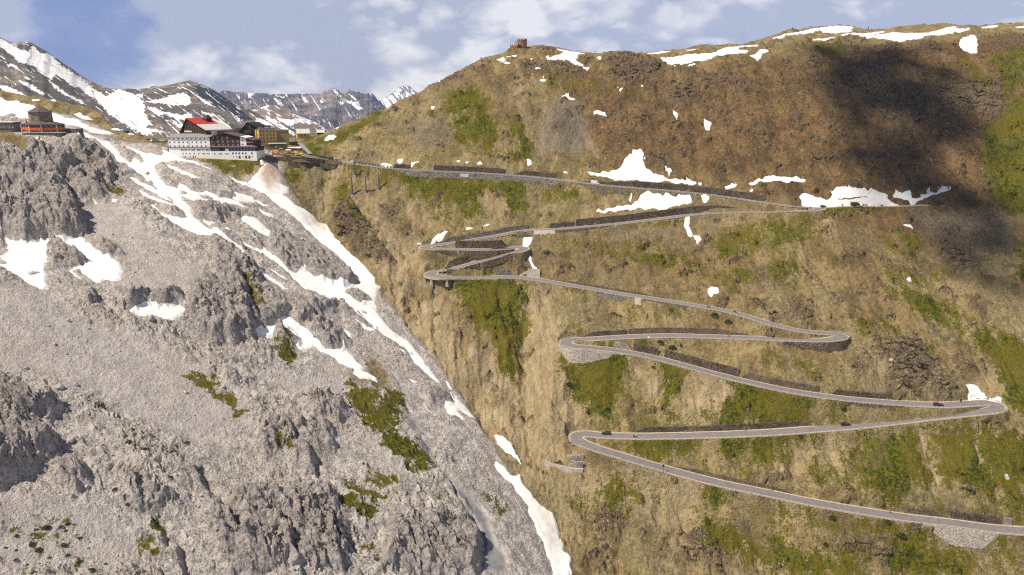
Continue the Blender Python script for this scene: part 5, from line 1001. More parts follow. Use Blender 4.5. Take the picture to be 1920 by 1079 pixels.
# ---------------------------------------------------------------- buildings
M['white_wall'] = mat('white_plaster', (0.82, 0.80, 0.78), 0.9, var=0.05, scale=0.4)
M['grey_roof'] = mat('grey_sheet_roof', (0.25, 0.25, 0.25), 0.7, var=0.12, scale=0.6)
M['dark_wood'] = mat('dark_larch_boards', (0.055, 0.026, 0.020), 0.85, var=0.35, scale=1.2, scl3=(4, 4, .3))
M['black_wood'] = mat('black_timber', (0.025, 0.02, 0.02), 0.85, var=0.3)
M['batten'] = mat('weathered_batten', (0.20, 0.12, 0.075), 0.85, var=0.3)
M['red_roof'] = mat('red_painted_roof', (0.46, 0.04, 0.03), 0.6, var=0.08)
M['pale_roof'] = mat('pale_metal_roof', (0.55, 0.53, 0.50), 0.6, var=0.08)
M['glass'] = mat('window_glass', (0.03, 0.04, 0.07), 0.15, var=0.2, spec=0.6)
M['glass_blue'] = mat('sun_terrace_glass', (0.10, 0.13, 0.26), 0.15, var=0.35, scale=0.4, spec=0.6)
M['frame'] = mat('window_frame', (0.62, 0.60, 0.57), 0.7, var=0.06)
M['frame_dark'] = mat('dark_window_frame', (0.12, 0.08, 0.06), 0.7)
M['yellow_wall'] = mat('yellow_plaster', (0.55, 0.37, 0.135), 0.9, var=0.07, scale=0.4)
M['cream_wall'] = mat('cream_plaster', (0.66, 0.46, 0.25), 0.9, var=0.05, scale=0.4)
M['olive_wall'] = mat('olive_plaster', (0.30, 0.22, 0.055), 0.9, var=0.08, scale=0.4)
M['orange_wall'] = mat('orange_yellow_plaster', (0.62, 0.36, 0.10), 0.9, var=0.06, scale=0.4)
M['orange'] = mat('orange_balcony_panels', (0.62, 0.11, 0.02), 0.7, var=0.12, scale=0.7)
M['red_paint'] = mat('red_paint', (0.45, 0.03, 0.02), 0.7)
M['brown_roof'] = mat('purple_brown_roof', (0.115, 0.075, 0.075), 0.75, var=0.12)
M['hut_stone'] = masonry('hut_stone', (0.20, 0.16, 0.12), (0.42, 0.34, 0.25), (0.10, 0.08, 0.06), 1.6)
M['grey_wall'] = masonry('grey_block_wall', (0.12, 0.115, 0.11), (0.24, 0.225, 0.21), (0.07, 0.065, 0.06), 1.0)
M['pink_wall'] = mat('pink_render', (0.42, 0.20, 0.155), 0.9, var=0.1)
M['fort_stone'] = masonry('fort_stone', (0.22, 0.155, 0.10), (0.40, 0.29, 0.19), (0.10, 0.07, 0.05), 1.2)
M['fort_red'] = mat('fort_red_render', (0.50, 0.16, 0.09), 0.9, var=0.14)
M['teal'] = mat('teal_roof', (0.04, 0.13, 0.14), 0.6)
M['snow_cap'] = mat('snow_cap', (0.84, 0.83, 0.82), 0.8, var=0.03)
I4 = Matrix.Identity(4)
_win = {}
def window(root, x, y, z, w, h, face='y', frame='frame', glass='glass', t=0.10, sill=False):
    "x, y, z: centre of the opening on the wall face; the frame stands 5 cm proud, the pane sits in it"
    key = (round(w, 2), round(h, 2), face, frame, glass)
    if key not in _win:
        b = t; fr = MB()
        s = [(-w/2, -w/2 + b, -h/2, h/2), (w/2 - b, w/2, -h/2, h/2), (-w/2 + b, w/2 - b, h/2 - b, h/2), (-w/2 + b, w/2 - b, -h/2, -h/2 + b)]
        R4 = I4 if face == 'y' else Matrix.Rotation(-math.pi / 2 if face == '-x' else math.pi / 2, 4, 'Z')
        for x0, x1, z0, z1 in s: fr.box(x0, x1, -.06, .02, z0, z1, R4)
        pn = MB().box(-w/2 + b, w/2 - b, -.025, .015, -h/2 + b, h/2 - b, R4)
        a = fr.build('window', M[frame], root); p = pn.build('pane', M[glass], a); _win[key] = (a.data, p.data)
        bpy.data.objects.remove(p); bpy.data.objects.remove(a)
    a = bpy.data.objects.new('window', _win[key][0]); C.objects.link(a); a.parent = root; a.location = (x, y, z)
    p = bpy.data.objects.new('pane', _win[key][1]); C.objects.link(p); p.parent = a
    return a
def site(u, v, d, z=None):
    p = at(u, v, d)
    if z is not None: p.z = z
    return p
# white hotel -------------------------------------------------------------
def white_hotel():
    d = 500.0; s = d / F * 1.0; k = s
    base = at(396.6, 298.4, d); base.z -= 0.5
    root = empty('hotel', base, R(0)); tag(root, 'big white hotel with dark timber upper floors and a glazed terrace band', 'hotel')
    X_ = lambda px: (px - 396.6) * k / 1.0; Zp = lambda py: (298.4 - py) * k + 0.5
    Dp = 16.0
    # left white wing
    b = MB(); b.box(X_(319), X_(396.2), 0.0, Dp, -6, Zp(277.4)); b.box(X_(319), X_(396.2), 0.25, Dp, Zp(277.3), Zp(259.4)); b.build('wall', M['white_wall'], root)
    b = MB(); b.box(X_(318.4), X_(396.3), -.5, .2, Zp(277.6), Zp(276.8)); b.build('ledge', M['frame_dark'], root)
    b = MB(); b.prism([(0, 0)] * 0 or [(X_(318), Zp(259.3)), (X_(397), Zp(259.3)), (X_(397), Zp(258.5)), (X_(318), Zp(258.5))], -.5, 0.3)
    b.add([(X_(318), -.5, Zp(258.5)), (X_(397), -.5, Zp(258.5)), (X_(397), Dp * .6, Zp(258.5) + 2.1), (X_(321), Dp * .6, Zp(258.5) + 2.1), (X_(318), Dp, Zp(258.5)), (X_(397), Dp, Zp(258.5))], [(0,1,2,3),(3,2,5,4),(0,3,4),(1,5,2),(0,4,5,1)])
    b.build('roof', M['grey_roof'], root)
    for zz, n, x0, x1, h in ((261.2, 9, 321, 387, .9), (267.3, 9, 321.5, 388, 1.05), (274.4, 9, 321.5, 388, 1.05)):
        for i in range(n):
            px = x0 + (x1 - x0) * i / (n - 1); window(root, X_(px), .25, Zp(zz + .4), 1.05, h)
    for px in (342, 345, 348.5, 351, 356, 361.5, 364, 366.5, 371.5, 374, 376.5, 381, 384, 388.5, 391, 393.5): window(root, X_(px), 0, Zp(282), .78, 1.1)
    for px in (344.5, 350, 357, 365, 373.5, 381.5, 384.2, 390.3, 393): window(root, X_(px), 0, Zp(288.5), .85, .85)
    for px in (345.2, 348, 357, 367.3): window(root, X_(px), 0, Zp(294), .8, .8)
    MB().box(X_(362.2), X_(364), -.05, .1, Zp(297), Zp(292.6)).build('door', M['frame_dark'], root)
    b = MB()
    for px in (357.5, 339.5): b.box(X_(px) - .06, X_(px) + .06, .12, .24, .5, Zp(260))
    b.build('drainpipe', M['frame'], root)
    # right wing: white base, terrace band, dark timber gable
    b = MB(); b.box(X_(396.7), X_(482.4), -.6, Dp, -6, Zp(284.1)); b.build('base_wall', M['white_wall'], root)
    b = MB(); b.box(X_(396.7), X_(482.4), -.2, Dp, Zp(284.0), Zp(277.0)); b.build('terrace_band', M['dark_wood'], root)
    b = MB(); b.add([(X_(396), -1.1, Zp(276.9)), (X_(484), -1.1, Zp(276.9)), (X_(483), .3, Zp(274.8)), (X_(396), .3, Zp(274.8)), (X_(396), -1.1, Zp(276.5)), (X_(484), -1.1, Zp(276.5)), (X_(483), .35, Zp(274.4)), (X_(396), .35, Zp(274.4))], [(0,3,2,1),(4,5,6,7),(0,1,5,4),(1,2,6,5),(2,3,7,6),(3,0,4,7)]); b.build('terrace_roof', M['brown_roof'], root)
    for i, px in enumerate(np.linspace(436, 478, 8)): window(root, X_(px), -.2, Zp(280.4), 1.55, 2.1, frame='frame_dark', glass='glass_blue')
    for px in (400.5, 405.5, 410.5): window(root, X_(px), -.2, Zp(281), 1.5, 1.5, frame='frame_dark', glass='glass_blue')
    MB().box(X_(424), X_(431), -.55, -.22, Zp(283.6), Zp(279)).build('awning', M['frame'], root)
    b = MB(); b.prism([(X_(396.7), Zp(276.8)), (X_(453), Zp(276.8)), (X_(453), Zp(256.6)), (X_(424), Zp(251.6)), (X_(396.7), Zp(259.0))], .2, Dp); b.build('timber_gable', M['dark_wood'], root)
    b = MB(); b.prism([(X_(453.1), Zp(276.8)), (X_(464), Zp(276.8)), (X_(464), Zp(259.4)), (X_(453.1), Zp(256.6))], .2, Dp); b.build('white_bay', M['white_wall'], root)
    b = MB(); b.prism([(X_(464.1), Zp(276.8)), (X_(477), Zp(276.8)), (X_(477), Zp(263.4)), (X_(464.1), Zp(259.4))], .6, Dp); b.build('balcony_bay', M['dark_wood'], root)
    for zz in (265.5, 272.0): MB().box(X_(464.3), X_(477.2), .1, .5, Zp(zz + 3.6), Zp(zz + .8)).build('balcony', M['pink_wall'], root)
    b = MB()
    for (xa, za), (xb, zb) in (((394.5, 259.8), (424, 250.4)), ((424, 250.4), (478.6, 264.6))):
        b.add([(X_(xa), -.7, Zp(za)), (X_(xb), -.7, Zp(zb)), (X_(xb), Dp, Zp(zb)), (X_(xa), Dp, Zp(za)), (X_(xa), -.7, Zp(za) + .4), (X_(xb), -.7, Zp(zb) + .4), (X_(xb), Dp, Zp(zb) + .4), (X_(xa), Dp, Zp(za) + .4)], [(0,3,2,1),(4,5,6,7),(0,1,5,4),(1,2,6,5),(2,3,7,6),(3,0,4,7)])
    b.build('gable_roof', M['brown_roof'], root)
    for zz, xs in ((259, (402.5, 411, 419.5, 429)), (266.3, (400.2, 411.2, 420.5, 429.5, 439.3, 448.3)), (273, (402.5, 413, 421, 430, 439.5, 448))):
        for px in xs: window(root, X_(px), .2, Zp(zz), 1.0, 1.25)
    for zz in (264.5, 271.5): window(root, X_(457), .2, Zp(zz), 1.3, 1.1)
    for px in (404, 413.5, 417, 425, 429): window(root, X_(px), -.6, Zp(288.8), .95, 1.0)
    for px in (438.2, 444.2, 450.2, 456.2, 462.2, 473.6): window(root, X_(px), -.6, Zp(287.8), 1.25, 1.3)
    for px in (438.8, 444.7, 456.5, 474): window(root, X_(px), -.6, Zp(294), .7, .85)
    for px in (450.2, 462.2, 468.3): MB().box(X_(px) - .65, X_(px) + .65, -.68, -.5, Zp(297.4), Zp(292.4)).build('door', M['frame_dark'], root)
white_hotel()
# chalet with the red roof -------------------------------------------------
def chalet(u, v, d, W, H, DEP, yaw, apex, eave, label, big=True):
    base = at(u, v, d); root = empty('chalet', base, yaw); tag(root, label, 'chalet')
    prof = [(0, -3), (W, -3), (W, eave * H), (apex * W, H), (0.04 * W, 0.06 * H)]
    MB().prism(prof, 0, DEP).build('gable_wall', M['dark_wood' if big else 'black_wood'], root)
    def slope(name, a, b, y0, y1, m, dz=0.0, th=.45):
        (x0, z0), (x1, z1) = a, b
        q = MB(); q.add([(x0, y0, z0 + dz), (x1, y0, z1 + dz), (x1, y1, z1 + dz), (x0, y1, z0 + dz), (x0, y0, z0 + dz + th), (x1, y0, z1 + dz + th), (x1, y1, z1 + dz + th), (x0, y1, z0 + dz + th)], [(0,3,2,1),(4,5,6,7),(0,1,5,4),(1,2,6,5),(2,3,7,6),(3,0,4,7)]); return q.build(name, m, root)
    ap = (apex * W, H + .05); lf = (-0.03 * W, -.6); rt = (W * 1.04, eave * H - .35)
    slope('roof', lf, ap, -1.2, DEP + .6, M['black_wood'])
    if big:
        mid = (apex * W + (W - apex * W) * .58, H - (H - eave * H) * .56)
        slope('roof', ap, mid, -1.2, DEP * .84, M['red_roof']); slope('roof', (mid[0] + .01, mid[1]), rt, -1.2, DEP + .6, M['pale_roof']); slope('roof', (ap[0] + .5, ap[1] - .2), mid, DEP * .845, DEP + .6, M['pale_roof'])
        b = MB()
        for i in range(15):
            x = W * (.14 + .058 * i); zt = min(H * .97 * (x / (apex * W)) if x < apex * W else H - (x - apex * W) / (W - apex * W) * (H - eave * H), H) - .7
            if zt > 1.5: b.box(x - .14, x + .14, -.35, -.05, 1.2, zt)
        b.build('batten_screen', M['batten'], root)
        MB().box(W * .20, W * .47, -.55, -.36, H * .26, H * .34).build('balcony_sign_board', M['frame'], root)
        MB().box(W * .1, W * 1.0, -1.0, -.06, 0.2, 1.1).build('balcony', M['frame'], root)
        t = empty('roof_lantern', (0, 0, 0)); t.parent = root
        MB().box(W * .42, W * .58, DEP * .5, DEP * .72, H * .7, H * 1.04).box(W * .45, W * .55, DEP * .53, DEP * .69, H * 1.04, H * 1.14).build('dormer', M['dark_wood'], root)
        MB().frustum(4, W * .12, H * 1.0, W * .05, H * 1.2, ph=math.pi / 4, M=Matrix.Translation((W * .50, DEP * .61, 0))).build('dormer_roof', M['brown_roof'], root)
        bpy.data.objects.remove(t)
        for i in range(3): window(root, W * (.72 + .09 * i), -.02, H * .12, 1.5, 1.6)
        b = MB().box(W * 1.0, W * 1.28, 2, DEP * .9, -3, H * .36); b.build('side_wing', M['grey_wall'], root)
        window(root, W * 1.12, 2, H * .22, 2.2, 1.2)
    else:
        slope('roof', ap, rt, -1.2, DEP + .6, M['black_wood'])
        for x, z in ((.40, .72), (.52, .72)): window(root, W * x, 0, H * z, 1.3, 1.1)
        MB().box(W * .3, W * .62, -1.1, -.05, H * .12, H * .4).build('balcony', M['dark_wood'], root)
    return root
chalet(338.0, 256.5, 516, 28.0, 12.2, 20.0, R(-30), .33, .40, 'tall dark timber chalet with a bright red and pale roof behind the white hotel')
chalet(446.0, 253, 552, 19.0, 8.6, 14.0, R(-12), .46, .50, 'black timber chalet with a steep gable between the red roof and the yellow hotel', False)
# far small roof between the chalets
b = empty('house', at(436, 252, 575), R(-20)); tag(b, 'low house with a red brown roof half hidden between the two timber chalets', 'house')
MB().box(-3.5, 4.5, 0, 6, -3, 2.6).build('wall', M['pink_wall'], b); MB().prism([(-4, 2.5), (5, 2.5), (3.6, 4.6), (-2.6, 4.6)], -.4, 6.4).build('roof', M['brown_roof'], b)
# yellow hotel ---------------------------------------------------------------
def yellow_hotel():
    d = 543.0; k = d / F
    base = at(487.0, 270.5, d); root = empty('hotel', base, R(26)); tag(root, 'yellow four storey hotel with a pale end wall above the market', 'hotel')
    H = 26.2 * k; W = 29.0 * k / math.cos(R(26)) ; DL = 16.0 * k / math.sin(R(26) + .12)
    MB().box(0, W, .05, DL, -4, H).build('wall', M['yellow_wall'], root)
    MB().box(-.16, -.0, .0, DL * .92, -4, H - .05).build('end_wall', M['cream_wall'], root)  # sunlit side of the hotel, its brightness painted as paler plaster
    MB().box(-.5, W + .3, -.4, DL + .3, H, H + .35).box(.6, W - .6, 1, DL - 1, H + .35, H + 1.3).build('roof', M['grey_roof'], root)
    for px, w in ((2.6, 1.6), (W * .62, .9)): MB().box(px, px + w, 3, 4.2, H + 1.2, H + 2.8).build('chimney', M['black_wood'], root)
    for r, z in enumerate((H * .90, H * .66, H * .42, H * .18)):
        for x in (.10, .25, .46, .66, .84): window(root, W * x, .05, z - .25, 1.0, 1.15, frame='frame_dark')
    for z in (H * .62, H * .38, H * .14): window(root, -.16, DL * .5, z, .9, 1.0, face='-x', frame='frame_dark')
    MB().box(-1.4, -.2, DL * .55, DL * .95, H * .25, H * .98).build('stair_bay', mat('bright_yellow_plaster', (.70, .48, .03), .9), root)
    # olive wing
    base2 = at(516.2, 268, d + 8); r2 = empty('hotel', base2, R(16)); tag(r2, 'olive green hotel wing joined to the right of the yellow hotel', 'hotel')
    H2 = 22.8 * k; W2 = 24.8 * k / math.cos(R(16))
    MB().box(.05, W2, .0, 10, -4, H2).build('wall', M['olive_wall'], r2); MB().box(-.1, W2 + .3, -.4, 10.4, H2, H2 + .4).build('roof', M['grey_roof'], r2)
    for z in (H2 * .86, H2 * .58, H2 * .28):
        for x in (.08, .25, .38, .62, .80): window(r2, W2 * x, 0, z - .2, .95, 1.2)
    # terrace pavilion below
    p = empty('pavilion', at(507, 275.5, d - 8), R(14)); tag(p, 'flat roofed green terrace pavilion below the olive hotel wing', 'pavilion')
    MB().box(0, 11.6, 0, 6, -3, 1.9).build('wall', M['olive_wall'], p); MB().box(-1.5, 11.2, -1.2, 6.2, 2.0, 2.35).build('roof', M['frame'], p)
    for x in (1.2, 3.2, 5.2, 7.2, 9.2): window(p, x, 0, .9, 1.6, 1.5, frame='frame_dark')
yellow_hotel()
def small_house(u, v, d, W, D, hw, hr, yaw, wm, rm, label, base=None, cat='house', ends=True, wins=2):
    root = empty('house', at(u, v, d), yaw); tag(root, label, cat)
    MB().box(-W, 0, 0, D, -3 if base is None else 1.5, hw).build('wall', M[wm], root)
    if base: MB().box(-W - .05, .05, -.05, D, -4, 1.45).build('base_wall', M[base], root)
    MB().add([(-W, 0, hw), (0, 0, hw), (0, D, hw), (-W, D, hw), (-W, D / 2, hw + hr), (0, D / 2, hw + hr)], [(0,4,3),(1,2,5),(0,1,5,4),(2,3,4,5),(0,3,2,1)]).build('gable', M[wm], root)
    for sg in (-1, 1):
        y0 = D / 2; y1 = -.6 if sg < 0 else D + .6; z1 = hw - .6 * hr / (D / 2)
        MB().add([(-W - .5, y0, hw + hr + .02), (.5, y0, hw + hr + .02), (.5, y1, z1), (-W - .5, y1, z1), (-W - .5, y0, hw + hr + .22), (.5, y0, hw + hr + .22), (.5, y1, z1 + .2), (-W - .5, y1, z1 + .2)], [(0,3,2,1),(4,5,6,7),(0,1,5,4),(1,2,6,5),(2,3,7,6),(3,0,4,7)]).build('roof', M[rm], root)
    for i in range(wins): window(root, -W * (.35 + .33 * i), 0, hw * .72, .9, 1.2, frame='frame_dark')
    return root
small_house(581, 262.5, 588, 9.4, 8.5, 5.2, 3.0, R(22), 'orange_wall', 'pale_roof', 'orange yellow house with a pale gabled roof on the saddle', base='concrete')
small_house(608, 254.5, 605, 5.5, 5, 2.6, 1.8, R(12), 'black_wood', 'pale_roof', 'small black wooden hut with a pale roof right of the orange yellow house', wins=1)
small_house(563, 285.5, 545, 11.5, 5.5, 2.9, .5, R(-6), 'pink_wall', 'snow_cap', 'low pink market hall with a white roof at the foot of the stairs', wins=3)
# round hut on the left ridge --------------------------------------------------
def round_hut():
    d = 452.0; k = d / F
    base = at(77, 250.5, d); root = empty('mountain_hut', base, 0.0); tag(root, 'octagonal stone mountain hut with a conical roof and orange balcony panels', 'mountain hut')
    Wl = 41.0 * k; zt = 18.0 * k
    oct_ = lambda a, b_, c: [(-a, c), (-a * .62, -b_ * .1), (-a * .2, -b_), (a * .35, -b_), (a * .86, -b_ * .35), (a, c), (a * .7, b_ * 1.3), (-a * .7, b_ * 1.3)]
    P0 = oct_(Wl, 6.5, 3.0)
    MB().slab(P0, -3, 5.4).build('wall', M['hut_stone'], root)
    cen = (0, 2.0)
    b = MB(); n = len(P0); ex = [(x * 1.07, cen[1] + (y - cen[1]) * 1.12) for x, y in P0]; inn = [(x * .40, cen[1] + (y - cen[1]) * .55) for x, y in P0]
    b.add([(x, y, 5.45) for x, y in ex] + [(x, y, 7.4) for x, y in inn] + [(x, y, 5.2) for x, y in ex], [list(range(2 * n, 3 * n))[::-1], list(range(n, 2 * n))] + [(i, (i + 1) % n, (i + 1) % n + n, i + n) for i in range(n)] + [(i + 2 * n, (i + 1) % n + 2 * n, (i + 1) % n, i) for i in range(n)])
    b.build('lower_roof', M['brown_roof'], root)
    b = MB().frustum(8, 6.5, 5.5, 6.2, 12.6, ph=math.pi / 8, M=Matrix.Translation((-.4, 2.6, 0))); b.build('tower_wall', M['hut_stone'], root)
    b = MB().frustum(8, 7.1, 12.5, .35, 16.3, ph=math.pi / 8, M=Matrix.Translation((-.4, 2.6, 0))).frustum(6, .35, 16.2, .2, 17.2, M=Matrix.Translation((-.4, 2.6, 0))); b.build('conical_roof', M['brown_roof'], root)
    MB().box(-8.3, -7.7, -.5, .1, 5.6, 7.8).build('chimney', M['fort_red'], root)
    for a in range(8):
        t = -math.pi / 8 + a * math.pi / 4
        c, s_ = math.cos(t), math.sin(t)
        if s_ < .3:
            for z in (7.9, 10.9):
                q = MB().box(-.45, .45, -.08, .05, -.75, .75, Matrix.Translation((-.4 + 5.95 * c, 2.6 + 5.95 * s_, z)) @ Matrix.Rotation(t + math.pi / 2, 4, 'Z')); q.build('shutter', M['red_paint'], root)
    # balcony panels and windows on the facets that face the valley
    for i in range(0, 5):
        (x0, y0), (x1, y1) = P0[i], P0[i + 1]; L_ = math.hypot(x1 - x0, y1 - y0); ang = math.atan2(y1 - y0, x1 - x0)
        MT = Matrix.Translation((x0, y0, 0)) @ Matrix.Rotation(ang, 4, 'Z')
        MB().box(.4, L_ - .4, -.5, -.02, 2.1, 3.5, MT).build('balcony_panel', M['orange'], root)
        nn = max(2, int(L_ / 2.2))
        for j in range(nn):
            x = L_ * (j + .5) / nn; MB().box(x - .7, x + .7, -.08, .04, 3.62, 4.95, MT).build('window', M['glass'], root)
        MB().box(-.25, .25, -.3, .2, -2, 5.3, MT).build('pillar', M['frame'], root)
    MB().box(1.2, 2.2, -6.62, -6.4, -1.0, 1.9).build('door', M['red_paint'], root)
    # terrace wall under it
    t = empty('terrace_wall', at(77, 261.5, d - 8)); tag(t, 'grey block terrace wall below the round hut', 'wall')
    MB().box(-8, 12.5, 0, 5, -4, 3.6).box(-11, -8, .5, 5, -3, 3.3).build('wall_face', M['grey_wall'], t); MB().box(-11.3, 12.8, -.3, 5.2, 3.6, 3.95).build('coping', M['concrete'], t)
    MB().box(-5.2, -3.9, -.06, .1, .5, 1.6).build('opening', M['black_wood'], t)
    # annex
    a = empty('annex', at(132.5, 255, d + 4), R(-4)); tag(a, 'grey block annex with red shutters right of the round hut', 'building')
    MB().box(-4.2, 3.9, 0, 7, -3, 4.1).build('wall', M['grey_wall'], a); MB().box(-4.4, 4.1, -.2, 7.2, 4.1, 4.35).build('roof', M['concrete'], a)
    for x, z in ((1.6, 3.0), (1.3, .4)): MB().box(x - .5, x + .5, -.1, .05, z - .5, z + .5).build('shutter', M['red_paint'], a)
    MB().bar((3.7, 1, 4.2), (3.7, 1, 6.0), .06).build('mast', M['rail'], a)
    # flat house at the very left
    h = empty('house', at(8, 252, d + 2), R(3)); tag(h, 'grey flat roofed house cut by the left edge of the photo', 'house')
    MB().box(-14, 6.2, 0, 8, -3, 6.6).build('wall', M['hut_stone'], h); MB().box(-14.3, 6.5, -.5, 8.3, 6.6, 7.0).build('roof', M['brown_roof'], h); MB().box(-14.2, 6.4, -.4, 8.2, 7.0, 7.35).build('roof_snow', M['snow_cap'], h)
    MB().box(-14, 6.0, -.3, -.02, 3.2, 3.7).build('ledge', M['brown_roof'], h)
    for x in (-2.2, 1.6, 4.6): window(h, x, 0, 5.0, 1.5, 1.6)
    for x in (5.0,): MB().box(x - .6, x + .6, -.06, .04, -.2, 2.2).build('door', M['glass'], h)
round_hut()
# fort on the summit ----------------------------------------------------------------
def fort():
    d = 634.0; k = d / F
    base = at(979, 89.0, d); root = empty('fort', base, 0.0); tag(root, 'small crenellated stone and red fort on the summit ridge', 'fort')
    r = 9.2 * k
    MB().frustum(10, r, -3, r * .98, 13.2 * k, M=Matrix.Translation((0, r, 0))).build('tower_wall', M['fort_stone'], root)
    b = MB()
    for i in range(10):
        t = 2 * math.pi * (i + .5) / 10
        b.box(-.75, .75, -.35, .3, 13.2 * k + .01, 13.2 * k + 1.0, Matrix.Translation((r * .95 * math.cos(t), r + r * .95 * math.sin(t), 0)) @ Matrix.Rotation(t + math.pi / 2, 4, 'Z'))
    b.build('battlement', M['fort_stone'], root)
    for i in range(10):
        t = 2 * math.pi * (i + .5) / 10
        if math.sin(t) < .35:
            Q = Matrix.Translation((r * .955 * math.cos(t), r + r * .955 * math.sin(t), 0)) @ Matrix.Rotation(t + math.pi / 2, 4, 'Z')
            MB().box(-.8, .8, -.14, .03, .6, 5.2, Q).build('wall_panel', M['fort_red'], root)
            for z in (1.9, 4.2): MB().box(-.4, .4, -.2, .0, z - .5, z + .5, Q).build('window', M['glass'], root)
    MB().box(-14 * k, -8 * k, .5, 5, -3, 8.5 * k).build('middle_block', M['cream_wall'], root)
    b = MB(); [b.box(x, x + .7, .5, 1.1, 8.5 * k + .01, 8.5 * k + .9) for x in (-14 * k, -11.8 * k, -9.8 * k)]; b.build('battlement', M['fort_stone'], root)
    MB().box(-22.5 * k, -9.2 * k, -1.0, 5, -6.5 * k - 2, 2.6 * k).build('lower_wing', M['fort_stone'], root)
    b = MB(); [b.box(-22.5 * k + i * 1.62, -22.5 * k + i * 1.62 + .85, -1.0, -.3, 2.6 * k + .01, 2.6 * k + 1.0) for i in range(4)]; b.build('battlement', M['fort_stone'], root)
    for i in range(3): MB().box(-21.6 * k + i * 1.6, -21.6 * k + i * 1.6 + 1.1, -1.1, -.98, -3.6 * k, 1.4 * k).build('wall_panel', M['fort_red'], root)
    MB().box(-8.6 * k, -2.0 * k, -1.8, 1, -5 * k, 4.0 * k).build('porch', M['dark_wood'], root)
    MB().bar((-1, r, 13 * k), (-1, r, 13 * k + 3), .07).bar((1.4, r, 13 * k), (1.4, r, 13 * k + 3.6), .07).build('antenna', M['frame'], root)
    return root
fort()
# lift station on the snowy plateau
b = empty('lift_station', at(226, 252, 572), R(-8)); tag(b, 'small teal roofed lift station on the snowy plateau left of the hotel', 'hut')
MB().box(-3.6, 3.6, 0, 5, -2, 1.8).build('wall', M['grey_wall'], b); MB().prism([(-4.2, 1.7), (4.2, 1.7), (4.0, 2.6), (-4.0, 2.9)], -.6, 5.5).build('roof', M['teal'], b)
MB().box(-2.6, 2.4, -.05, .05, .1, 1.4).build('window', M['glass_blue'], b)
tick('buildings')
# ---------------------------------------------------------------- vehicles, riders, people, posts
M['car_black'] = mat('black_car_paint', (0.012, 0.012, 0.016), 0.25, var=0.1, spec=0.5, coat=0.6)
M['car_blue'] = mat('dark_blue_car_paint', (0.015, 0.022, 0.06), 0.25, var=0.1, spec=0.5, coat=0.6)
M['car_white'] = mat('white_car_paint', (0.72, 0.72, 0.74), 0.3, var=0.03, spec=0.5, coat=0.6)
M['car_silver'] = mat('silver_car_paint', (0.40, 0.43, 0.50), 0.3, 0.4, var=0.05, coat=0.5)
M['car_red'] = mat('red_car_paint', (0.40, 0.03, 0.025), 0.3, var=0.05, coat=0.5)
M['tyre'] = mat('tyre_rubber', (0.02, 0.02, 0.02), 0.9)
M['rim'] = mat('alloy_rim', (0.35, 0.35, 0.36), 0.4, 0.6)
M['lamp'] = mat('lamp_glass', (0.6, 0.6, 0.58), 0.2)
M['tail'] = mat('tail_lamp', (0.4, 0.02, 0.02), 0.3)
M['skin'] = mat('skin', (0.45, 0.26, 0.18), 0.6)
for n_, c_ in (('cloth_black', (.015, .015, .02)), ('cloth_blue', (.03, .06, .22)), ('cloth_red', (.36, .03, .03)), ('cloth_white', (.6, .6, .6)), ('cloth_orange', (.5, .14, .02)), ('cloth_grey', (.13, .13, .14)), ('cloth_yellow', (.55, .38, .03)), ('cloth_green', (.12, .28, .10))): M[n_] = mat(n_, c_, 0.9)
M['cloth_beige'] = mat('beige_canvas', (.62, .50, .36), 0.9); M['hair'] = mat('dark_hair', (.03, .02, .015), .8)
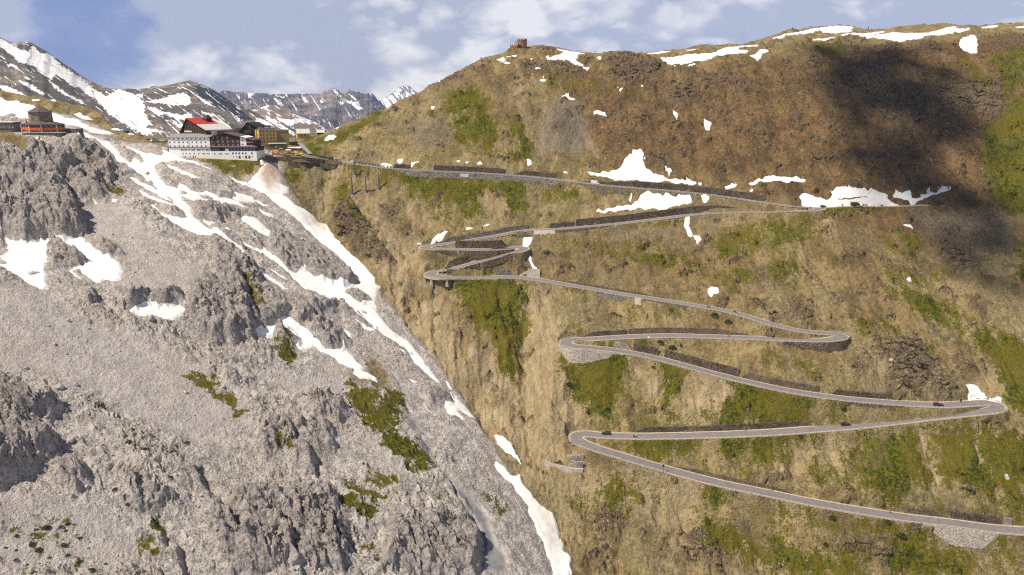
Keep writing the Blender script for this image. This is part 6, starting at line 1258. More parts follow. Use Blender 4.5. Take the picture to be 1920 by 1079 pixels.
def car(paint, kind='suv'):
    "x forward; base on the ground"
    root = empty('car', (0, 0, 0)); L2, W2 = {'suv': (2.3, .93), 'van': (2.9, 1.02), 'estate': (2.25, .9)}[kind]; H = {'suv': 1.62, 'van': 2.55, 'estate': 1.45}[kind]
    if kind == 'van': low = [(-L2, .35), (L2, .35), (L2, .95), (L2 - .25, 1.15), (-L2, 1.2)]; top = [(-L2, 1.2), (L2 - .3, 1.15), (L2 - 1.15, 2.2), (L2 - 1.5, H), (-L2 + .05, H)]
    elif kind == 'suv': low = [(-L2, .38), (L2, .36), (L2, .78), (L2 - .15, .92), (1.0, 1.02), (-L2 + .03, 1.04)]; top = [(-L2 + .06, 1.04), (1.0, 1.02), (.25, H - .06), (-.2, H), (-1.75, H - .02), (-L2 + .2, 1.25)]
    else: low = [(-L2, .34), (L2, .32), (L2, .68), (L2 - .15, .82), (.95, .92), (-L2 + .03, .95)]; top = [(-L2 + .1, .95), (.95, .92), (.15, H - .06), (-.3, H), (-1.6, H - .03), (-L2 + .3, 1.1)]
    b = MB(); n = len(low); b.add([(x, -W2, z) for x, z in low] + [(x, W2, z) for x, z in low], [list(range(n)), list(range(2 * n - 1, n - 1, -1))] + [(i, i + n, (i + 1) % n + n, (i + 1) % n) for i in range(n)])
    m_ = len(top); tp = .80 if kind != 'van' else .93; wd = [W2 * (.97 if z < 1.3 else tp) for x, z in top]
    b.add([(x, -w, z) for (x, z), w in zip(top, wd)] + [(x, w, z) for (x, z), w in zip(top, wd)], [list(range(m_)), list(range(2 * m_ - 1, m_ - 1, -1))] + [(i, i + m_, (i + 1) % m_ + m_, (i + 1) % m_) for i in range(m_)])
    body = b.build('body', paint, root)
    bv = body.modifiers.new('edge', 'BEVEL'); bv.width = .06; bv.segments = 2
    zc = sum(z for x, z in top) / m_; xc = sum(x for x, z in top) / m_
    for sg in (-1, 1):
        w = W2 * (.97 + tp) / 2
        if kind == 'van': wp = [(L2 - 1.75, 1.28), (L2 - .62, 1.25), (L2 - 1.2, 2.0), (L2 - 1.75, 2.05)]
        else: wp = [(xc + (x - xc) * .86, zc + (z - zc) * .74) for x, z in top]
        wy = [W2 * (.985 - (.985 - tp) * min(1, max(0, (z - 1.0) / (H - 1.0)))) + .02 for x, z in wp]
        q = MB(); k = len(wp); q.add([(x, sg * y, z) for (x, z), y in zip(wp, wy)] + [(x, sg * (y - .05), z) for (x, z), y in zip(wp, wy)], [list(range(k)), list(range(2 * k - 1, k - 1, -1))] + [(i, i + k, (i + 1) % k + k, (i + 1) % k) for i in range(k)]); q.build('side_window', M['glass'], root)
    (xa, za), (xb, zb) = top[1], top[2]
    wa, wb = W2 * .88, W2 * tp * .9; e = .03
    MB().add([(xa + e - .06, -wa, za + .08), (xa + e - .06, wa, za + .08), (xb + e, wb, zb - .03), (xb + e, -wb, zb - .03), (xa - .2, -wa, za + .08), (xa - .2, wa, za + .08), (xb - .12, wb, zb - .03), (xb - .12, -wb, zb - .03)], [(0,1,2,3),(4,7,6,5),(0,4,5,1),(1,5,6,2),(2,6,7,3),(3,7,4,0)]).build('windscreen', M['glass'], root)
    for x in (L2 * .62, -L2 * .6):
        for sg in (-1, 1):
            MT = Matrix.Translation((x, sg * (W2 - .1), .34)) @ Matrix.Rotation(math.pi / 2, 4, 'X')
            w_ = MB().frustum(14, .34, -.12, .34, .12, M=MT).build('wheel', M['tyre'], root)
            MB().frustum(10, .2, -.135, .2, .135, M=MT).build('rim', M['rim'], w_)
    for sg in (-1, 1):
        MB().box(L2 - .06, L2 + .02, sg * W2 * .72 - .17, sg * W2 * .72 + .17, .66, .80).build('headlight', M['lamp'], root)
        MB().box(-L2 - .02, -L2 + .05, sg * W2 * .78 - .13, sg * W2 * .78 + .13, .8, 1.05).build('tail_light', M['tail'], root)
    return root
def put(o, x, y, z, hd, tilt=0.0): o.location = (x, y, z); o.rotation_euler = (0, -tilt, hd)
def road_at(lane, u, lateral, fwd=1):
    "point on a lane; lateral > 0 towards the uphill side; heading along travel (fwd=1: up the pass)"
    ii = LANE[lane]; i = ii[int(np.argmin(np.abs(RU[ii] - u)))]; n = NL[i] * UP[lane]; j = min(i + 5, len(ROAD) - 1)
    t = TAN[i] * fwd; slope = (ROAD[j, 2] - ROAD[i, 2]) / max(.1, np.hypot(*(ROAD[j, :2] - ROAD[i, :2])))
    return ROAD[i, 0] + n[0] * lateral, ROAD[i, 1] + n[1] * lateral, ROAD[i, 2] + .07, math.atan2(t[1], t[0]), math.atan(slope) * fwd
def place_car(o, lane, u, lat, fwd, label): x, y, z, h, tl = road_at(lane, u, lat, fwd); put(o, x, y, z, h, tl); tag(o, label, 'car')
c_suv = car(M['car_black'], 'suv'); c_est = car(M['car_black'], 'estate'); c_van = car(M['car_white'], 'van')
place_car(c_suv, 'B', 1137, 1.2, -1, 'black car just past the lower left hairpin, ahead of the motorbike')
place_car(c_est, 'B', 1587, 1.2, 1, 'black car in the middle of the second lane from the bottom')
o = copy_tree(c_suv); place_car(o, 'C', 1757, -1.2, -1, 'black car approaching the lower right hairpin from above')
place_car(c_van, 'I', 1115, -.8, -1, 'white van driving on the top lane in front of the long dark wall'); c_van['category'] = 'van'
c_blue = car(M['car_blue'], 'suv'); c_sil = car(M['car_silver'], 'estate'); c_wh = car(M['car_white'], 'suv'); c_red = car(M['car_red'], 'estate'); c_vanb = car(M['car_black'], 'van')
def spur_at(u, lat):
    su, sv, sd = proj(SPUR); i = int(np.argmin(np.abs(su - u))); return SPUR[i, 0] + SN[i, 0] * lat, SPUR[i, 1] + SN[i, 1] * lat, SPUR[i, 2] + .06, math.atan2(ST[i, 1], ST[i, 0])
x, y, z, h = spur_at(1544, .4); o = copy_tree(c_suv); put(o, x, y, z, h + .7); tag(o, 'dark car standing at the left end of the long snow bank', 'car')
x, y, z, h = spur_at(1605, 1.6); put(c_vanb, x, y, z, h + .1); tag(c_vanb, 'black van parked against the long snow bank on the gravel track', 'van')
# forecourt cars: along the top lane and the open ground before the market
PG = 'cars parked along the top of the pass road'
parked = [(c_wh, 572, 1.0, 'white car beside the yellow umbrellas, leftmost of the parked row'), (c_blue, 588, 3.2, 'dark blue car at the foot of the covered stairs'), (c_suv, 597, 4.2, 'black car second to the right of the covered stairs'),
          (c_blue, 604, 1.6, 'dark blue car in front of the black one near the stairs'), (c_suv, 612, 4.4, 'black car in the middle of the parked row'), (c_est, 617, 1.0, 'black low car beside the silver car of the parked row'),
          (c_sil, 622, 3.6, 'silver car at the right end of the parked row'), (c_wh, 656, 2.2, 'white car alone on the top lane, right of the parked row'), (c_red, 580, 1.0, 'red car next to the white car near the yellow umbrellas')]
used = set()
for src, u, lat, lab in parked:
    o = src if (src not in used and src in (c_wh, c_blue, c_sil, c_red)) else copy_tree(src); used.add(src)
    x, y, z, h, tl = road_at('I', u, lat, 1); put(o, x, y, z, h + random.choice((0, math.pi)) + random.uniform(-.15, .15)); tag(o, lab, 'car', PG)
for i, (u, v, d, src, lab) in enumerate(((281, 263.5, 548, c_sil, 'silver car parked at the edge of the snowy plateau, left of the hotel'), (288, 264.5, 544, c_wh, 'white car parked on the snowy plateau between a silver and a blue car'), (296, 264, 540, c_blue, 'blue car parked closest to the hotel on the snowy plateau'), (303, 263.2, 538, c_wh, 'white car half hidden at the left corner of the white hotel'))):
    o = copy_tree(src); q = at(u, v, d); put(o, q.x, q.y, zat(q.x, q.y) + .02, .2 + i); tag(o, lab, 'car', 'cars on the plateau beside the hotel')

# people: one continuous skinned body, then hair and clothes
def person_mesh(pose):
    J = {'stand': dict(p=(0,0,.92), c=(0,0,1.32), n=(0,0,1.50), h=(.02,0,1.66), sl=(0,.2,1.42), el=(.03,.27,1.15), hl=(.12,.25,.92), sr=(0,-.2,1.42), er=(-.02,-.27,1.15), hr=(.1,-.26,.92), kl=(.03,.1,.48), fl=(0,.11,.06), tl=(.17,.12,.04), kr=(.04,-.1,.48), fr=(-.02,-.11,.06), tr=(.15,-.12,.04)),
         'walk': dict(p=(0,0,.90), c=(.03,0,1.31), n=(.05,0,1.49), h=(.09,0,1.65), sl=(.02,.2,1.41), el=(-.10,.26,1.16), hl=(-.02,.25,.93), sr=(.03,-.2,1.41), er=(.12,-.26,1.16), hr=(.28,-.22,1.0), kl=(.2,.1,.5), fl=(.26,.1,.06), tl=(.42,.11,.06), kr=(-.06,-.1,.47), fr=(-.3,-.1,.12), tr=(-.15,-.11,.05)),
         'ride': dict(p=(-.2,0,.93), c=(.08,0,1.30), n=(.2,0,1.44), h=(.30,0,1.57), sl=(.12,.2,1.38), el=(.32,.27,1.16), hl=(.52,.26,1.05), sr=(.12,-.2,1.38), er=(.32,-.27,1.16), hr=(.52,-.26,1.05), kl=(.2,.18,.74), fl=(-.02,.19,.36), tl=(.14,.19,.33), kr=(.2,-.18,.70), fr=(.02,-.19,.30), tr=(.18,-.19,.27))}[pose]
    names = list(J); E = [('p','c'),('c','n'),('n','h'),('c','sl'),('sl','el'),('el','hl'),('c','sr'),('sr','er'),('er','hr'),('p','kl'),('kl','fl'),('fl','tl'),('p','kr'),('kr','fr'),('fr','tr')]
    rad = dict(p=.16, c=.17, n=.07, h=.115, sl=.075, sr=.075, el=.052, er=.052, hl=.045, hr=.045, kl=.075, kr=.075, fl=.05, fr=.05, tl=.045, tr=.045)
    me = bpy.data.meshes.new('person'); me.from_pydata([J[n] for n in names], [(names.index(a), names.index(b)) for a, b in E], []); ob = bpy.data.objects.new('tmp', me); C.objects.link(ob)
    ob.modifiers.new('s', 'SKIN'); 
    for i, n in enumerate(names): me.skin_vertices[0].data[i].radius = (rad[n], rad[n]); me.skin_vertices[0].data[i].use_root = (n == 'p')
    ob.modifiers.new('u', 'SUBSURF').levels = 1
    dg = bpy.context.evaluated_depsgraph_get(); new = bpy.data.meshes.new_from_object(ob.evaluated_get(dg)); bpy.data.objects.remove(ob); return new, J['h']
PM = {k: person_mesh(k) for k in ('stand', 'walk', 'ride')}
_pv = {}
def person(x, y, z, hd, pose, cloth, label, group=None, helmet=False, leg='cloth_grey'):
    key = (pose, cloth, leg, helmet)
    if key not in _pv:
        me = PM[pose][0].copy(); me.materials.clear(); me.materials.append(M[cloth]); me.materials.append(M[leg]); me.materials.append(M['skin'])
        hz_ = PM[pose][1][2]
        for p in me.polygons:
            c = p.center; p.material_index = 2 if (c.z > hz_ - .09 or (abs(c.y) > .2 and c.z < 1.0 and pose != 'ride')) else (1 if c.z < .95 and not (pose == 'ride' and c.z > .9) else 0); p.use_smooth = True
        hp = PM[pose][1]; hb = MB()
        for r0, z0, r1, z1 in ((.128, -.02, .125, .06), (.125, .06, .07, .125)): hb.frustum(8, r0, z0, r1, z1, M=Matrix.Translation((hp[0] - .015, 0, hp[2])))
        t = hb.build('hair', M['hair']); _pv[key] = (me, t.data); bpy.data.objects.remove(t)
    o = bpy.data.objects.new('person', _pv[key][0]); C.objects.link(o); o.location = (x, y, z); o.rotation_euler = (0, 0, hd)
    h = bpy.data.objects.new('helmet' if helmet else 'hair', _pv[key][1]); C.objects.link(h); h.parent = o
    if helmet: h.material_slots[0].link = 'OBJECT'; h.material_slots[0].material = M['cloth_white' if cloth != 'cloth_white' else 'cloth_red']
    return tag(o, label, 'person', group)
def two_wheeler(kind, paint):
    root = empty('motorbike' if kind == 'moto' else 'bicycle', (0, 0, 0)); r = .32 if kind == 'moto' else .34; w = .07 if kind == 'moto' else .022; xb = .72 if kind == 'moto' else .52
    for x in (-xb, xb):
        MT = Matrix.Translation((x, 0, r)) @ Matrix.Rotation(math.pi / 2, 4, 'X'); b = MB()
        n = 16
        for i in range(n):
            a0, a1 = 2 * math.pi * i / n, 2 * math.pi * (i + 1) / n; b.bar((x + r * .9 * math.cos(a0), 0, r + r * .9 * math.sin(a0)), (x + r * .9 * math.cos(a1), 0, r + r * .9 * math.sin(a1)), w, 5)
        wh = b.build('wheel', M['tyre'], root); MB().frustum(10, r * .3, -w * .7, r * .3, w * .7, M=MT).build('hub', M['rim'], wh)
    if kind == 'moto':
        MB().box(-.32, .3, -.16, .16, .3, .62).build('engine', M['rim'], root); MB().prism([(-.05, .62), (.42, .66), (.36, .92), (.02, .86)], -.15, .15).build('tank', paint, root)
        MB().prism([(-.8, .78), (-.02, .70), (0, .82), (-.8, .9)], -.13, .13).build('seat', M['tyre'], root); MB().box(-.98, -.62, -.28, .28, .86, 1.16).build('top_case', M['tyre'], root)
        MB().bar((.72, 0, .32), (.42, 0, 1.0), .045).build('fork', M['rim'], root); MB().bar((.4, -.36, 1.05), (.4, .36, 1.05), .025).build('handlebar', M['tyre'], root); MB().prism([(.42, .82), (.64, .86), (.46, 1.28), (.42, 1.2)], -.16, .16).build('windshield', paint, root)
        for sg in (-1, 1): MB().box(-.82, -.34, sg * .3 - .1, sg * .3 + .1, .5, .82).build('pannier', M['tyre'], root)
    else:
        MB().bar((-.52, 0, .34), (-.05, 0, .3), .018).bar((-.05, 0, .3), (.4, 0, .82), .02).bar((-.18, 0, .84), (.4, 0, .86), .02).bar((-.05, 0, .3), (-.2, 0, .9), .02).bar((-.52, 0, .34), (-.18, 0, .82), .016).bar((.52, 0, .34), (.4, 0, .95), .02).build('frame', paint, root)
        MB().bar((.46, -.21, .97), (.46, .21, .97), .018).build('handlebar', M['tyre'], root); MB().box(-.32, -.08, -.07, .07, .9, .95).build('saddle', M['tyre'], root)
    return root
moto = two_wheeler('moto', M['car_black']); bike = two_wheeler('bike', M['cloth_red'])
def rider(src, lane, u, lat, fwd, cloth, lab_b, lab_p, cat):
    x, y, z, h, tl = road_at(lane, u, lat, fwd)
    o = src if src not in used else copy_tree(src); used.add(src); put(o, x, y, z, h, tl); tag(o, lab_b, cat)
    dz = -.02 if cat == 'motorbike' else .03
    p = person(x, y, z + dz, h, 'ride', cloth, lab_p, None, True, 'cloth_black')
rider(moto, 'B', 1190, -1.5, 1, 'cloth_white', 'motorbike behind the black car near the lower left hairpin', 'motorcyclist in a white jacket on the second lane from the bottom', 'motorbike')
rider(bike, 'D', 1366, -.2, 1, 'cloth_red', 'bicycle in the middle of the fourth lane', 'cyclist in a red top riding along the fourth lane', 'bicycle')
rider(bike, 'A', 1671, 2.2, 1, 'cloth_orange', 'bicycle close to the stone wall on the lowest lane', 'cyclist in an orange top climbing the lowest lane', 'bicycle')
rider(moto, 'E', 1376, 1.0, 1, 'cloth_black', 'motorbike descending the right part of the fifth lane', 'motorcyclist in black on the right part of the fifth lane', 'motorbike')
rider(moto, 'E', 1329, -1.0, -1, 'cloth_grey', 'motorbike on the fifth lane below the round snow patch', 'motorcyclist in grey on the fifth lane below the round snow patch', 'motorbike')
rider(bike, 'G', 944, .8, 1, 'cloth_blue', 'bicycle at the right end of the flat lane in the tight bends', 'cyclist in a blue top at the right end of the tight bends', 'bicycle')
rider(bike, 'G', 952, .2, 1, 'cloth_black', 'bicycle leading two others into the right turn of the tight bends', 'cyclist in black leading into the right turn of the tight bends', 'bicycle')
rider(bike, 'Fr', 946, -.5, 1, 'cloth_red', 'bicycle on the middle lane of the tight bends', 'cyclist in red on the middle lane of the tight bends', 'bicycle')
rider(bike, 'hG' if False else 'H', 816, -.2, 1, 'cloth_red', 'bicycle coming out of the left turn of the tight bends', 'cyclist in red coming out of the left turn of the tight bends', 'bicycle')
for i, (u, lat) in enumerate(((1515, 2.0), (1519, 1.0), (1582, 2.2), (1620, 1.4), (1625, 1.8), (1655, 1.6))):
    if u < 1530: x, y, z, h, tl = road_at('H', u, lat, 1)
    else: x, y, z, h = spur_at(u, lat)
    o = copy_tree(moto); put(o, x, y, z, h + 1.2 + .2 * i); tag(o, 'parked motorbike along the foot of the long snow bank', 'motorbike', 'motorbikes parked by the long snow bank')
cl_ = ['cloth_black', 'cloth_blue', 'cloth_red', 'cloth_white', 'cloth_grey', 'cloth_orange']
for i, (u, lat, cc) in enumerate(((1506, 1.5, 'cloth_blue'), (1640, 1.0, 'cloth_grey'), (1722, .5, 'cloth_red'))):
    if u < 1530: x, y, z, h, tl = road_at('H', u, lat, 1)
    else: x, y, z, h = spur_at(u, lat)
    person(x, y, z, 2.0 + i, 'stand', cc, ('person in blue standing where the two upper lanes meet', 'person in grey standing on the gravel track by the snow bank', 'person in red at the far end of the gravel track')[i])
# motorbikes and walkers lined up along the top lane
for i in range(15):
    x, y, z, h, tl = road_at('I', 664 + i * 6.0 + random.uniform(-1, 1), 2.3, 1); o = copy_tree(moto); put(o, x, y, z, h + 1.3 + random.uniform(-.2, .2)); tag(o, 'parked motorbike in the row along the top lane, below the white crumbling rocks', 'motorbike', 'motorbikes parked in a row on the top lane')
for i in range(16):
    x, y, z, h, tl = road_at('I', 590 + i * 10.5 + random.uniform(-3, 3), random.choice((-1.6, -.5, 3.3)), 1); cc = random.choice(cl_)
    person(x, y, z, random.uniform(0, 6.3), random.choice(('stand', 'walk')), cc, 'person in %s walking along the top lane among the parked motorbikes' % cc[6:], 'people walking along the top lane')
for i in range(78):
    u = random.uniform(486, 562); f_ = random.random(); d = 519 + 24 * f_; q = at(u, 289 - 13 * f_, d); cc = random.choice(cl_)
    person(q.x, q.y, zat(q.x, q.y), random.uniform(0, 6.3), random.choice(('stand', 'walk', 'stand')), cc, 'person in %s in the crowd between the market stalls' % cc[6:], 'crowd at the market on the pass')
# market stalls and umbrellas
def stall(u, v, d, w, cloth, label, hgt=2.3):
    q = at(u, v, d); root = empty('market_stall', (q.x, q.y, zat(q.x, q.y)), random.uniform(-.2, .2)); tag(root, label, 'market stall')
    MB().add([(-w, -1.6, hgt), (w, -1.6, hgt), (w, 1.6, hgt), (-w, 1.6, hgt), (-w * .9, 0, hgt + .8), (w * .9, 0, hgt + .8)], [(0,3,2,1),(0,1,5,4),(2,3,4,5),(0,4,3),(1,2,5)]).build('canopy', M[cloth], root)
    for sx_ in (-1, 1):
        for sy in (-1, 1): MB().bar((sx_ * w * .95, sy * 1.5, -.2), (sx_ * w * .95, sy * 1.5, hgt), .05).build('leg', M['rail'], root)
    MB().box(-w * .85, w * .85, -1.2, -.3, .0, .9).build('counter', M['batten'], root)
def umbrella(u, v, d, r, cloth, label):
    q = at(u, v, d); root = empty('sun_umbrella', (q.x, q.y, zat(q.x, q.y))); tag(root, label, 'umbrella')
    MB().frustum(8, r, 2.3, .1, 3.2).build('canopy', M[cloth], root); MB().bar((0, 0, -.2), (0, 0, 3.3), .05).build('pole', M['rail'], root); MB().frustum(8, .4, -.1, .3, .12).build('base', M['concrete'], root)
stall(517.5, 288.2, 521, 2.4, 'cloth_orange', 'market stall with a bright orange canopy above the yellow banner')
stall(541, 284, 527, 1.9, 'cloth_beige', 'market stall with a beige canopy in front of the pink market hall')
stall(535, 288.5, 520, 1.7, 'batten', 'small brown wooden market stall right of the orange one', 2.0)
stall(503, 279, 531, 2.2, 'cloth_black', 'market stall with a black canopy below the yellow hotel')
umbrella(555, 287.5, 524, 1.7, 'cloth_yellow', 'yellow umbrella before the pink market hall, left of a second one'); umbrella(564.5, 288, 522, 1.8, 'cloth_yellow', 'yellow umbrella closest to the parked cars, right of another one')
umbrella(494, 274.5, 538, 2.0, 'cloth_white', 'white umbrella on the terrace at the left end of the yellow hotel'); umbrella(511, 274.5, 538, 2.2, 'cloth_white', 'white umbrella on the terrace in front of the olive wing'); umbrella(490, 272.8, 540, 1.9, 'cloth_green', 'green umbrella at the pale end wall of the yellow hotel')
umbrella(527, 281, 528, 1.7, 'cloth_green', 'green umbrella in the middle of the market crowd'); umbrella(519, 279, 531, 1.9, 'cloth_grey', 'grey umbrella behind the orange market stall')
q = at(517, 291.3, 517); b = empty('banner', (q.x, q.y, zat(q.x, q.y))); tag(b, 'long yellow banner hung along the forecourt railing', 'banner')
MB().box(-3.6, 3.4, -.05, .02, .15, .95).build('cloth', M['cloth_yellow'], b); MB().box(-1.4, .4, -.08, -.051, .25, .85).build('white_panel', M['cloth_white'], b)
for x in (-3.7, 3.5): MB().bar((x, 0, -.3), (x, 0, 1.1), .05).build('post', M['rail'], b)
q0, q1 = at(484, 291.0, 518), at(507, 291.2, 518); rl = empty('railing', (q0.x, q0.y, zat(q0.x, q0.y))); tag(rl, 'metal railing at the edge of the forecourt between the white hotel and the banner', 'railing')
dx = q1.x - q0.x; MB().box(0, dx, -.03, .03, .98, 1.04).box(0, dx, -.03, .03, .5, .55).build('rail', M['rail'], rl)
for i in range(12): MB().box(dx * i / 11 - .04, dx * i / 11 + .04, -.04, .04, -.2, 1.0).build('post', M['rail'], rl)
# covered stairs running down to the road
def stairs():
    a = at(562, 274.5, 556); b_ = at(582, 292, 534); a.z = max(a.z, zat(a.x, a.y)); b_.z = zat(b_.x, b_.y) + .2
    root = empty('covered_stairs', a); tag(root, 'straight covered stairway running down from the market hall to the parked cars', 'stairs'); d = b_ - a; n = Vector((-d.y, d.x, 0)).normalized() * 1.3
    mb = MB(); mb.add([tuple(-n), tuple(n), tuple(d + n), tuple(d - n)] + [tuple(p + Vector((0, 0, 2.2))) for p in (-n, n, d + n, d - n)], [(0,3,2,1),(4,5,6,7),(0,1,5,4),(1,2,6,5),(2,3,7,6),(3,0,4,7)]); mb.build('wall', M['black_wood'], root)
    n *= 1.2; mb = MB(); mb.add([tuple(p + Vector((0, 0, 2.25))) for p in (-n, n, d + n, d - n)] + [tuple(p + Vector((0, 0, 2.6))) for p in (-n, n, d + n, d - n)], [(0,3,2,1),(4,5,6,7),(0,1,5,4),(1,2,6,5),(2,3,7,6),(3,0,4,7)]); mb.build('roof', M['grey_roof'], root)
stairs()
# avalanche posts below the road
for i, (u, v, hpx, lab) in enumerate(((660.5, 366, 33, 'tall dark steel post on the slope, leftmost of three in a row'), (686.5, 363, 31, 'tall dark steel post on the slope, middle one of three in a row'), (710.5, 357, 32, 'tall dark steel post on the slope, rightmost of three in a row'), (665, 329, 26, 'tall steel post standing higher up beside the road'))):
    p = ground(u, v); d = proj(p)[2]; root = empty('steel_post', p); tag(root, lab, 'post', 'steel posts on the slope'); h = hpx * d / F * 1.03
    MB().frustum(8, .62, -1.5, .40, h).build('shaft', M['rust'], root); MB().box(-1.1, 1.1, -1.1, 1.1, -1.5, .25).build('footing', M['concrete'], root); MB().frustum(8, .6, h, .6, h + .3).build('cap', M['rail'], root)
def pole(u, v, hpx, label, sign=None, r=.09, lane=None, lat=-5.0):
    if lane: x, y, z, h, tl = road_at(lane, u, lat); p = Vector((x, y, z - .3))
    else: p = ground(u, v)
    d = proj(p)[2]; h = hpx * d / F; root = empty('pole', p); tag(root, label, 'pole'); MB().bar((0, 0, -.5), (0, 0, h), r).build('shaft', M['rust'], root)
    if sign: MB().box(-.45, .45, -.08, .08, h - 1.3, h).build('sign_plate', M[sign], root)
    return root
pole(1245, 888, 17, 'dark sign pole standing at the pale turnout of the lowest lane', 'tyre', .12, 'A', -4.4)
pole(1801, 756, 8, 'dark marker post on the inside bank above the lower right hairpin', 'tyre', .1)
pole(902, 114, 6, 'dark marker pillar on the summit skyline left of the fort', 'tyre', .25); pole(917.5, 108, 6, 'thin pole on the skyline closest to the fort')
pole(1628, 58, 6, 'small sign on the skyline above the summit snowfield', 'tyre'); pole(1549, 50, 4, 'thin marker on the snowy summit skyline')
# sign board and slabs
for u, v, w_, h_, lab in ((871, 331, 15, 4.5, 'white board on the slope below the top lane'), (992.5, 579, 9, 2.4, 'small pale concrete block in the gravel gully'), (817, 550, 7, 6, 'pale concrete footing below the viaduct piers'), (436, 313, 13, 3, 'flat wooden bench like beam on the grass below the hotel')):
    p = ground(u, v); k = proj(p)[2] / F; o = MB().box(-w_ * k / 2, w_ * k / 2, -.25, .25, -.6, h_ * k).build('sign_board' if u == 871 else 'block', M['frame' if u == 871 else 'concrete']); o.location = p; tag(o, lab, 'board' if u == 871 else 'block')
# tiers of masonry below the market
# pale terraced masonry below the lower left hairpin
for pts, h_, m_, lab in ((((1021, 872), (1050, 880), (1072, 885), (1093, 886)), 1.8, 'concrete', 'curved pale stone terrace wall below the lower left hairpin'), (((1070, 874), (1082, 877), (1093, 877)), 3.0, 'pale_stone', 'short pale wall above the curved terrace wall'), (((1063, 866), (1080, 863), (1094, 863)), 2.6, 'pale_stone', 'topmost pale wall on the terrace under the lower left hairpin'),
    (((497, 300), (520, 301), (545, 301), (575, 302), (610, 306), (640, 309)), 2.4, 'brown_stone', 'upper brown stone tier on the bank below the market'), (((540, 309), (565, 310), (600, 312), (632, 314)), 2.2, 'dark_stone', 'lower dark stone tier on the bank below the market')):
    P = [ground(u, v) for u, v in pts]; org = P[0].copy(); mb = MB()
    for p in P: mb.v += [tuple(p - org + Vector((0, -.4, -1.5))), tuple(p - org + Vector((0, -.2, h_))), tuple(p - org + Vector((0, .9, h_))), tuple(p - org + Vector((0, 1.4, -1.5)))]
    for a in range(len(P) - 1):
        for k in range(4): mb.f.append([4 * a + k, 4 * a + (k + 1) % 4, 4 * a + 4 + (k + 1) % 4, 4 * a + 4 + k])
    mb.f += [[0, 1, 2, 3], [4 * len(P) - 1 - k for k in range(4)]]
    o = mb.build('terrace_wall', M[m_]); o.location = org; tag(o, lab, 'wall')
for u, v, lab, cc in ((994, 92, 'person in red on the summit beside the fort', 'cloth_red'), (1012, 88, 'person in white on the summit right of the fort', 'cloth_white'), (911, 109, 'person in blue on the ridge path left of the fort', 'cloth_blue'), (1117, 100, 'person in black on the summit skyline, right of the snow patch', 'cloth_black')):
    p = ground(u, v); person(p.x, p.y, p.z, 1.0, 'stand', cc, lab)

# boulders lying on the scree and shrubs
M['boulder'] = mat('limestone_boulder', (.42, .385, .37), .95, var=.3, scale=1.4, bump=.15); M['boulder_brown'] = mat('brown_boulder', (.17, .13, .09), .95, var=.35, scale=1.4, bump=.15)
M['shrub'] = mat('dwarf_pine_leaves', (.035, .045, .008), .9, var=.5, scale=2.5)
def rock_mesh(seed):
    r = random.Random(seed); bm = bmesh.new(); bmesh.ops.create_icosphere(bm, subdivisions=2, radius=1.0)
    pl = [(Vector((r.gauss(0, 1), r.gauss(0, 1), r.gauss(0, 1))).normalized(), r.uniform(.62, .9)) for _ in range(9)]
    for v in bm.verts:
        for nrm, dist in pl:
            k = v.co.dot(nrm)
            if k > dist: v.co -= nrm * (k - dist)
        v.co.x *= 1.15; v.co.z *= .85
    m = bpy.data.meshes.new('boulder'); bm.to_mesh(m); bm.free(); return m
RM = [rock_mesh(i) for i in range(7)]; RMB = [m.copy() for m in RM]
for m in RM: m.materials.append(M['boulder'])
for m in RMB: m.materials.append(M['boulder_brown'])
def boulder(u, v, wpx, label, group=None, brown_=False, i=0):
    p = ground(u, v); r = wpx * proj(p)[2] / F / 2.1; o = bpy.data.objects.new('boulder', (RMB if brown_ else RM)[i % 7]); C.objects.link(o)
    o.location = p + Vector((0, 0, r * .35)); o.rotation_euler = (i * .7, i * 1.3, i * 2.1); o.scale = (r, r * .85, r * .9); return tag(o, label, 'boulder', group)
for i, (u, v, w_, lab) in enumerate(((110, 729, 19, 'big grey boulder with a shadow, alone on the wide scree'), (284, 601, 17, 'round dark boulder at the lower edge of the small snow patch'), (50, 692, 9, 'pale boulder on the scree left of the big boulder'), (143, 723, 11, 'flat pale boulder just right of the big boulder'), (124, 770, 10, 'pale boulder below the big boulder'), (134, 829, 17, 'boulder at the right end of the dark lower left crag'), (325, 624, 12, 'boulder right of and below the small snow patch'), (103, 646, 8, 'small boulder above the big boulder'), (226, 871, 15, 'pale block on the smooth scree chute'), (163, 915, 12, 'pale boulder beside the striped outcrop at lower left'), (277, 326, 8, 'dark boulder standing in the snow gully'), (685, 684, 7, 'pale boulder beside the brown patch'), (150, 742, 8, 'small pale boulder below the flat pale one'), (200, 766, 8, 'small pale stone beside the brown cushion plant'))): boulder(u, v, w_, lab, None, False, i)
rb = random.Random(3); n = 0
while n < 130:
    u, v = rb.uniform(0, 700), rb.uniform(420, 1075); p = ground(u, v)
    if zat(p.x, p.y) < -210 or abs(p.x / p.y) > .83: continue
    j = int(np.searchsorted(TS, p.x / p.y)); i = int(np.searchsorted(YS, p.y))
    if LM[i, j] < .9 or snow_s[i, j] > -1 or grass[i, j] > .3: continue
    boulder(u, v, rb.choice((4, 4, 5, 5, 6, 8)), 'small grey limestone boulder lying on the pale scree slope', 'small boulders on the scree', False, n); n += 1
n = 0
while n < 110:
    u, v = rb.uniform(700, 1915), rb.uniform(110, 1075); p = ground(u, v); j = int(np.searchsorted(TS, p.x / p.y)); i = int(np.searchsorted(YS, p.y))
    if LM[i, j] > .1 or snow_s[i, j] > -1 or np.min(np.hypot(ROAD[:, 0] - p.x, ROAD[:, 1] - p.y)) < 6: continue
    boulder(u, v, rb.choice((3, 4, 4, 5, 6)), 'brown boulder lying on the earthy slope', 'boulders on the earthy slope', True, n); n += 1
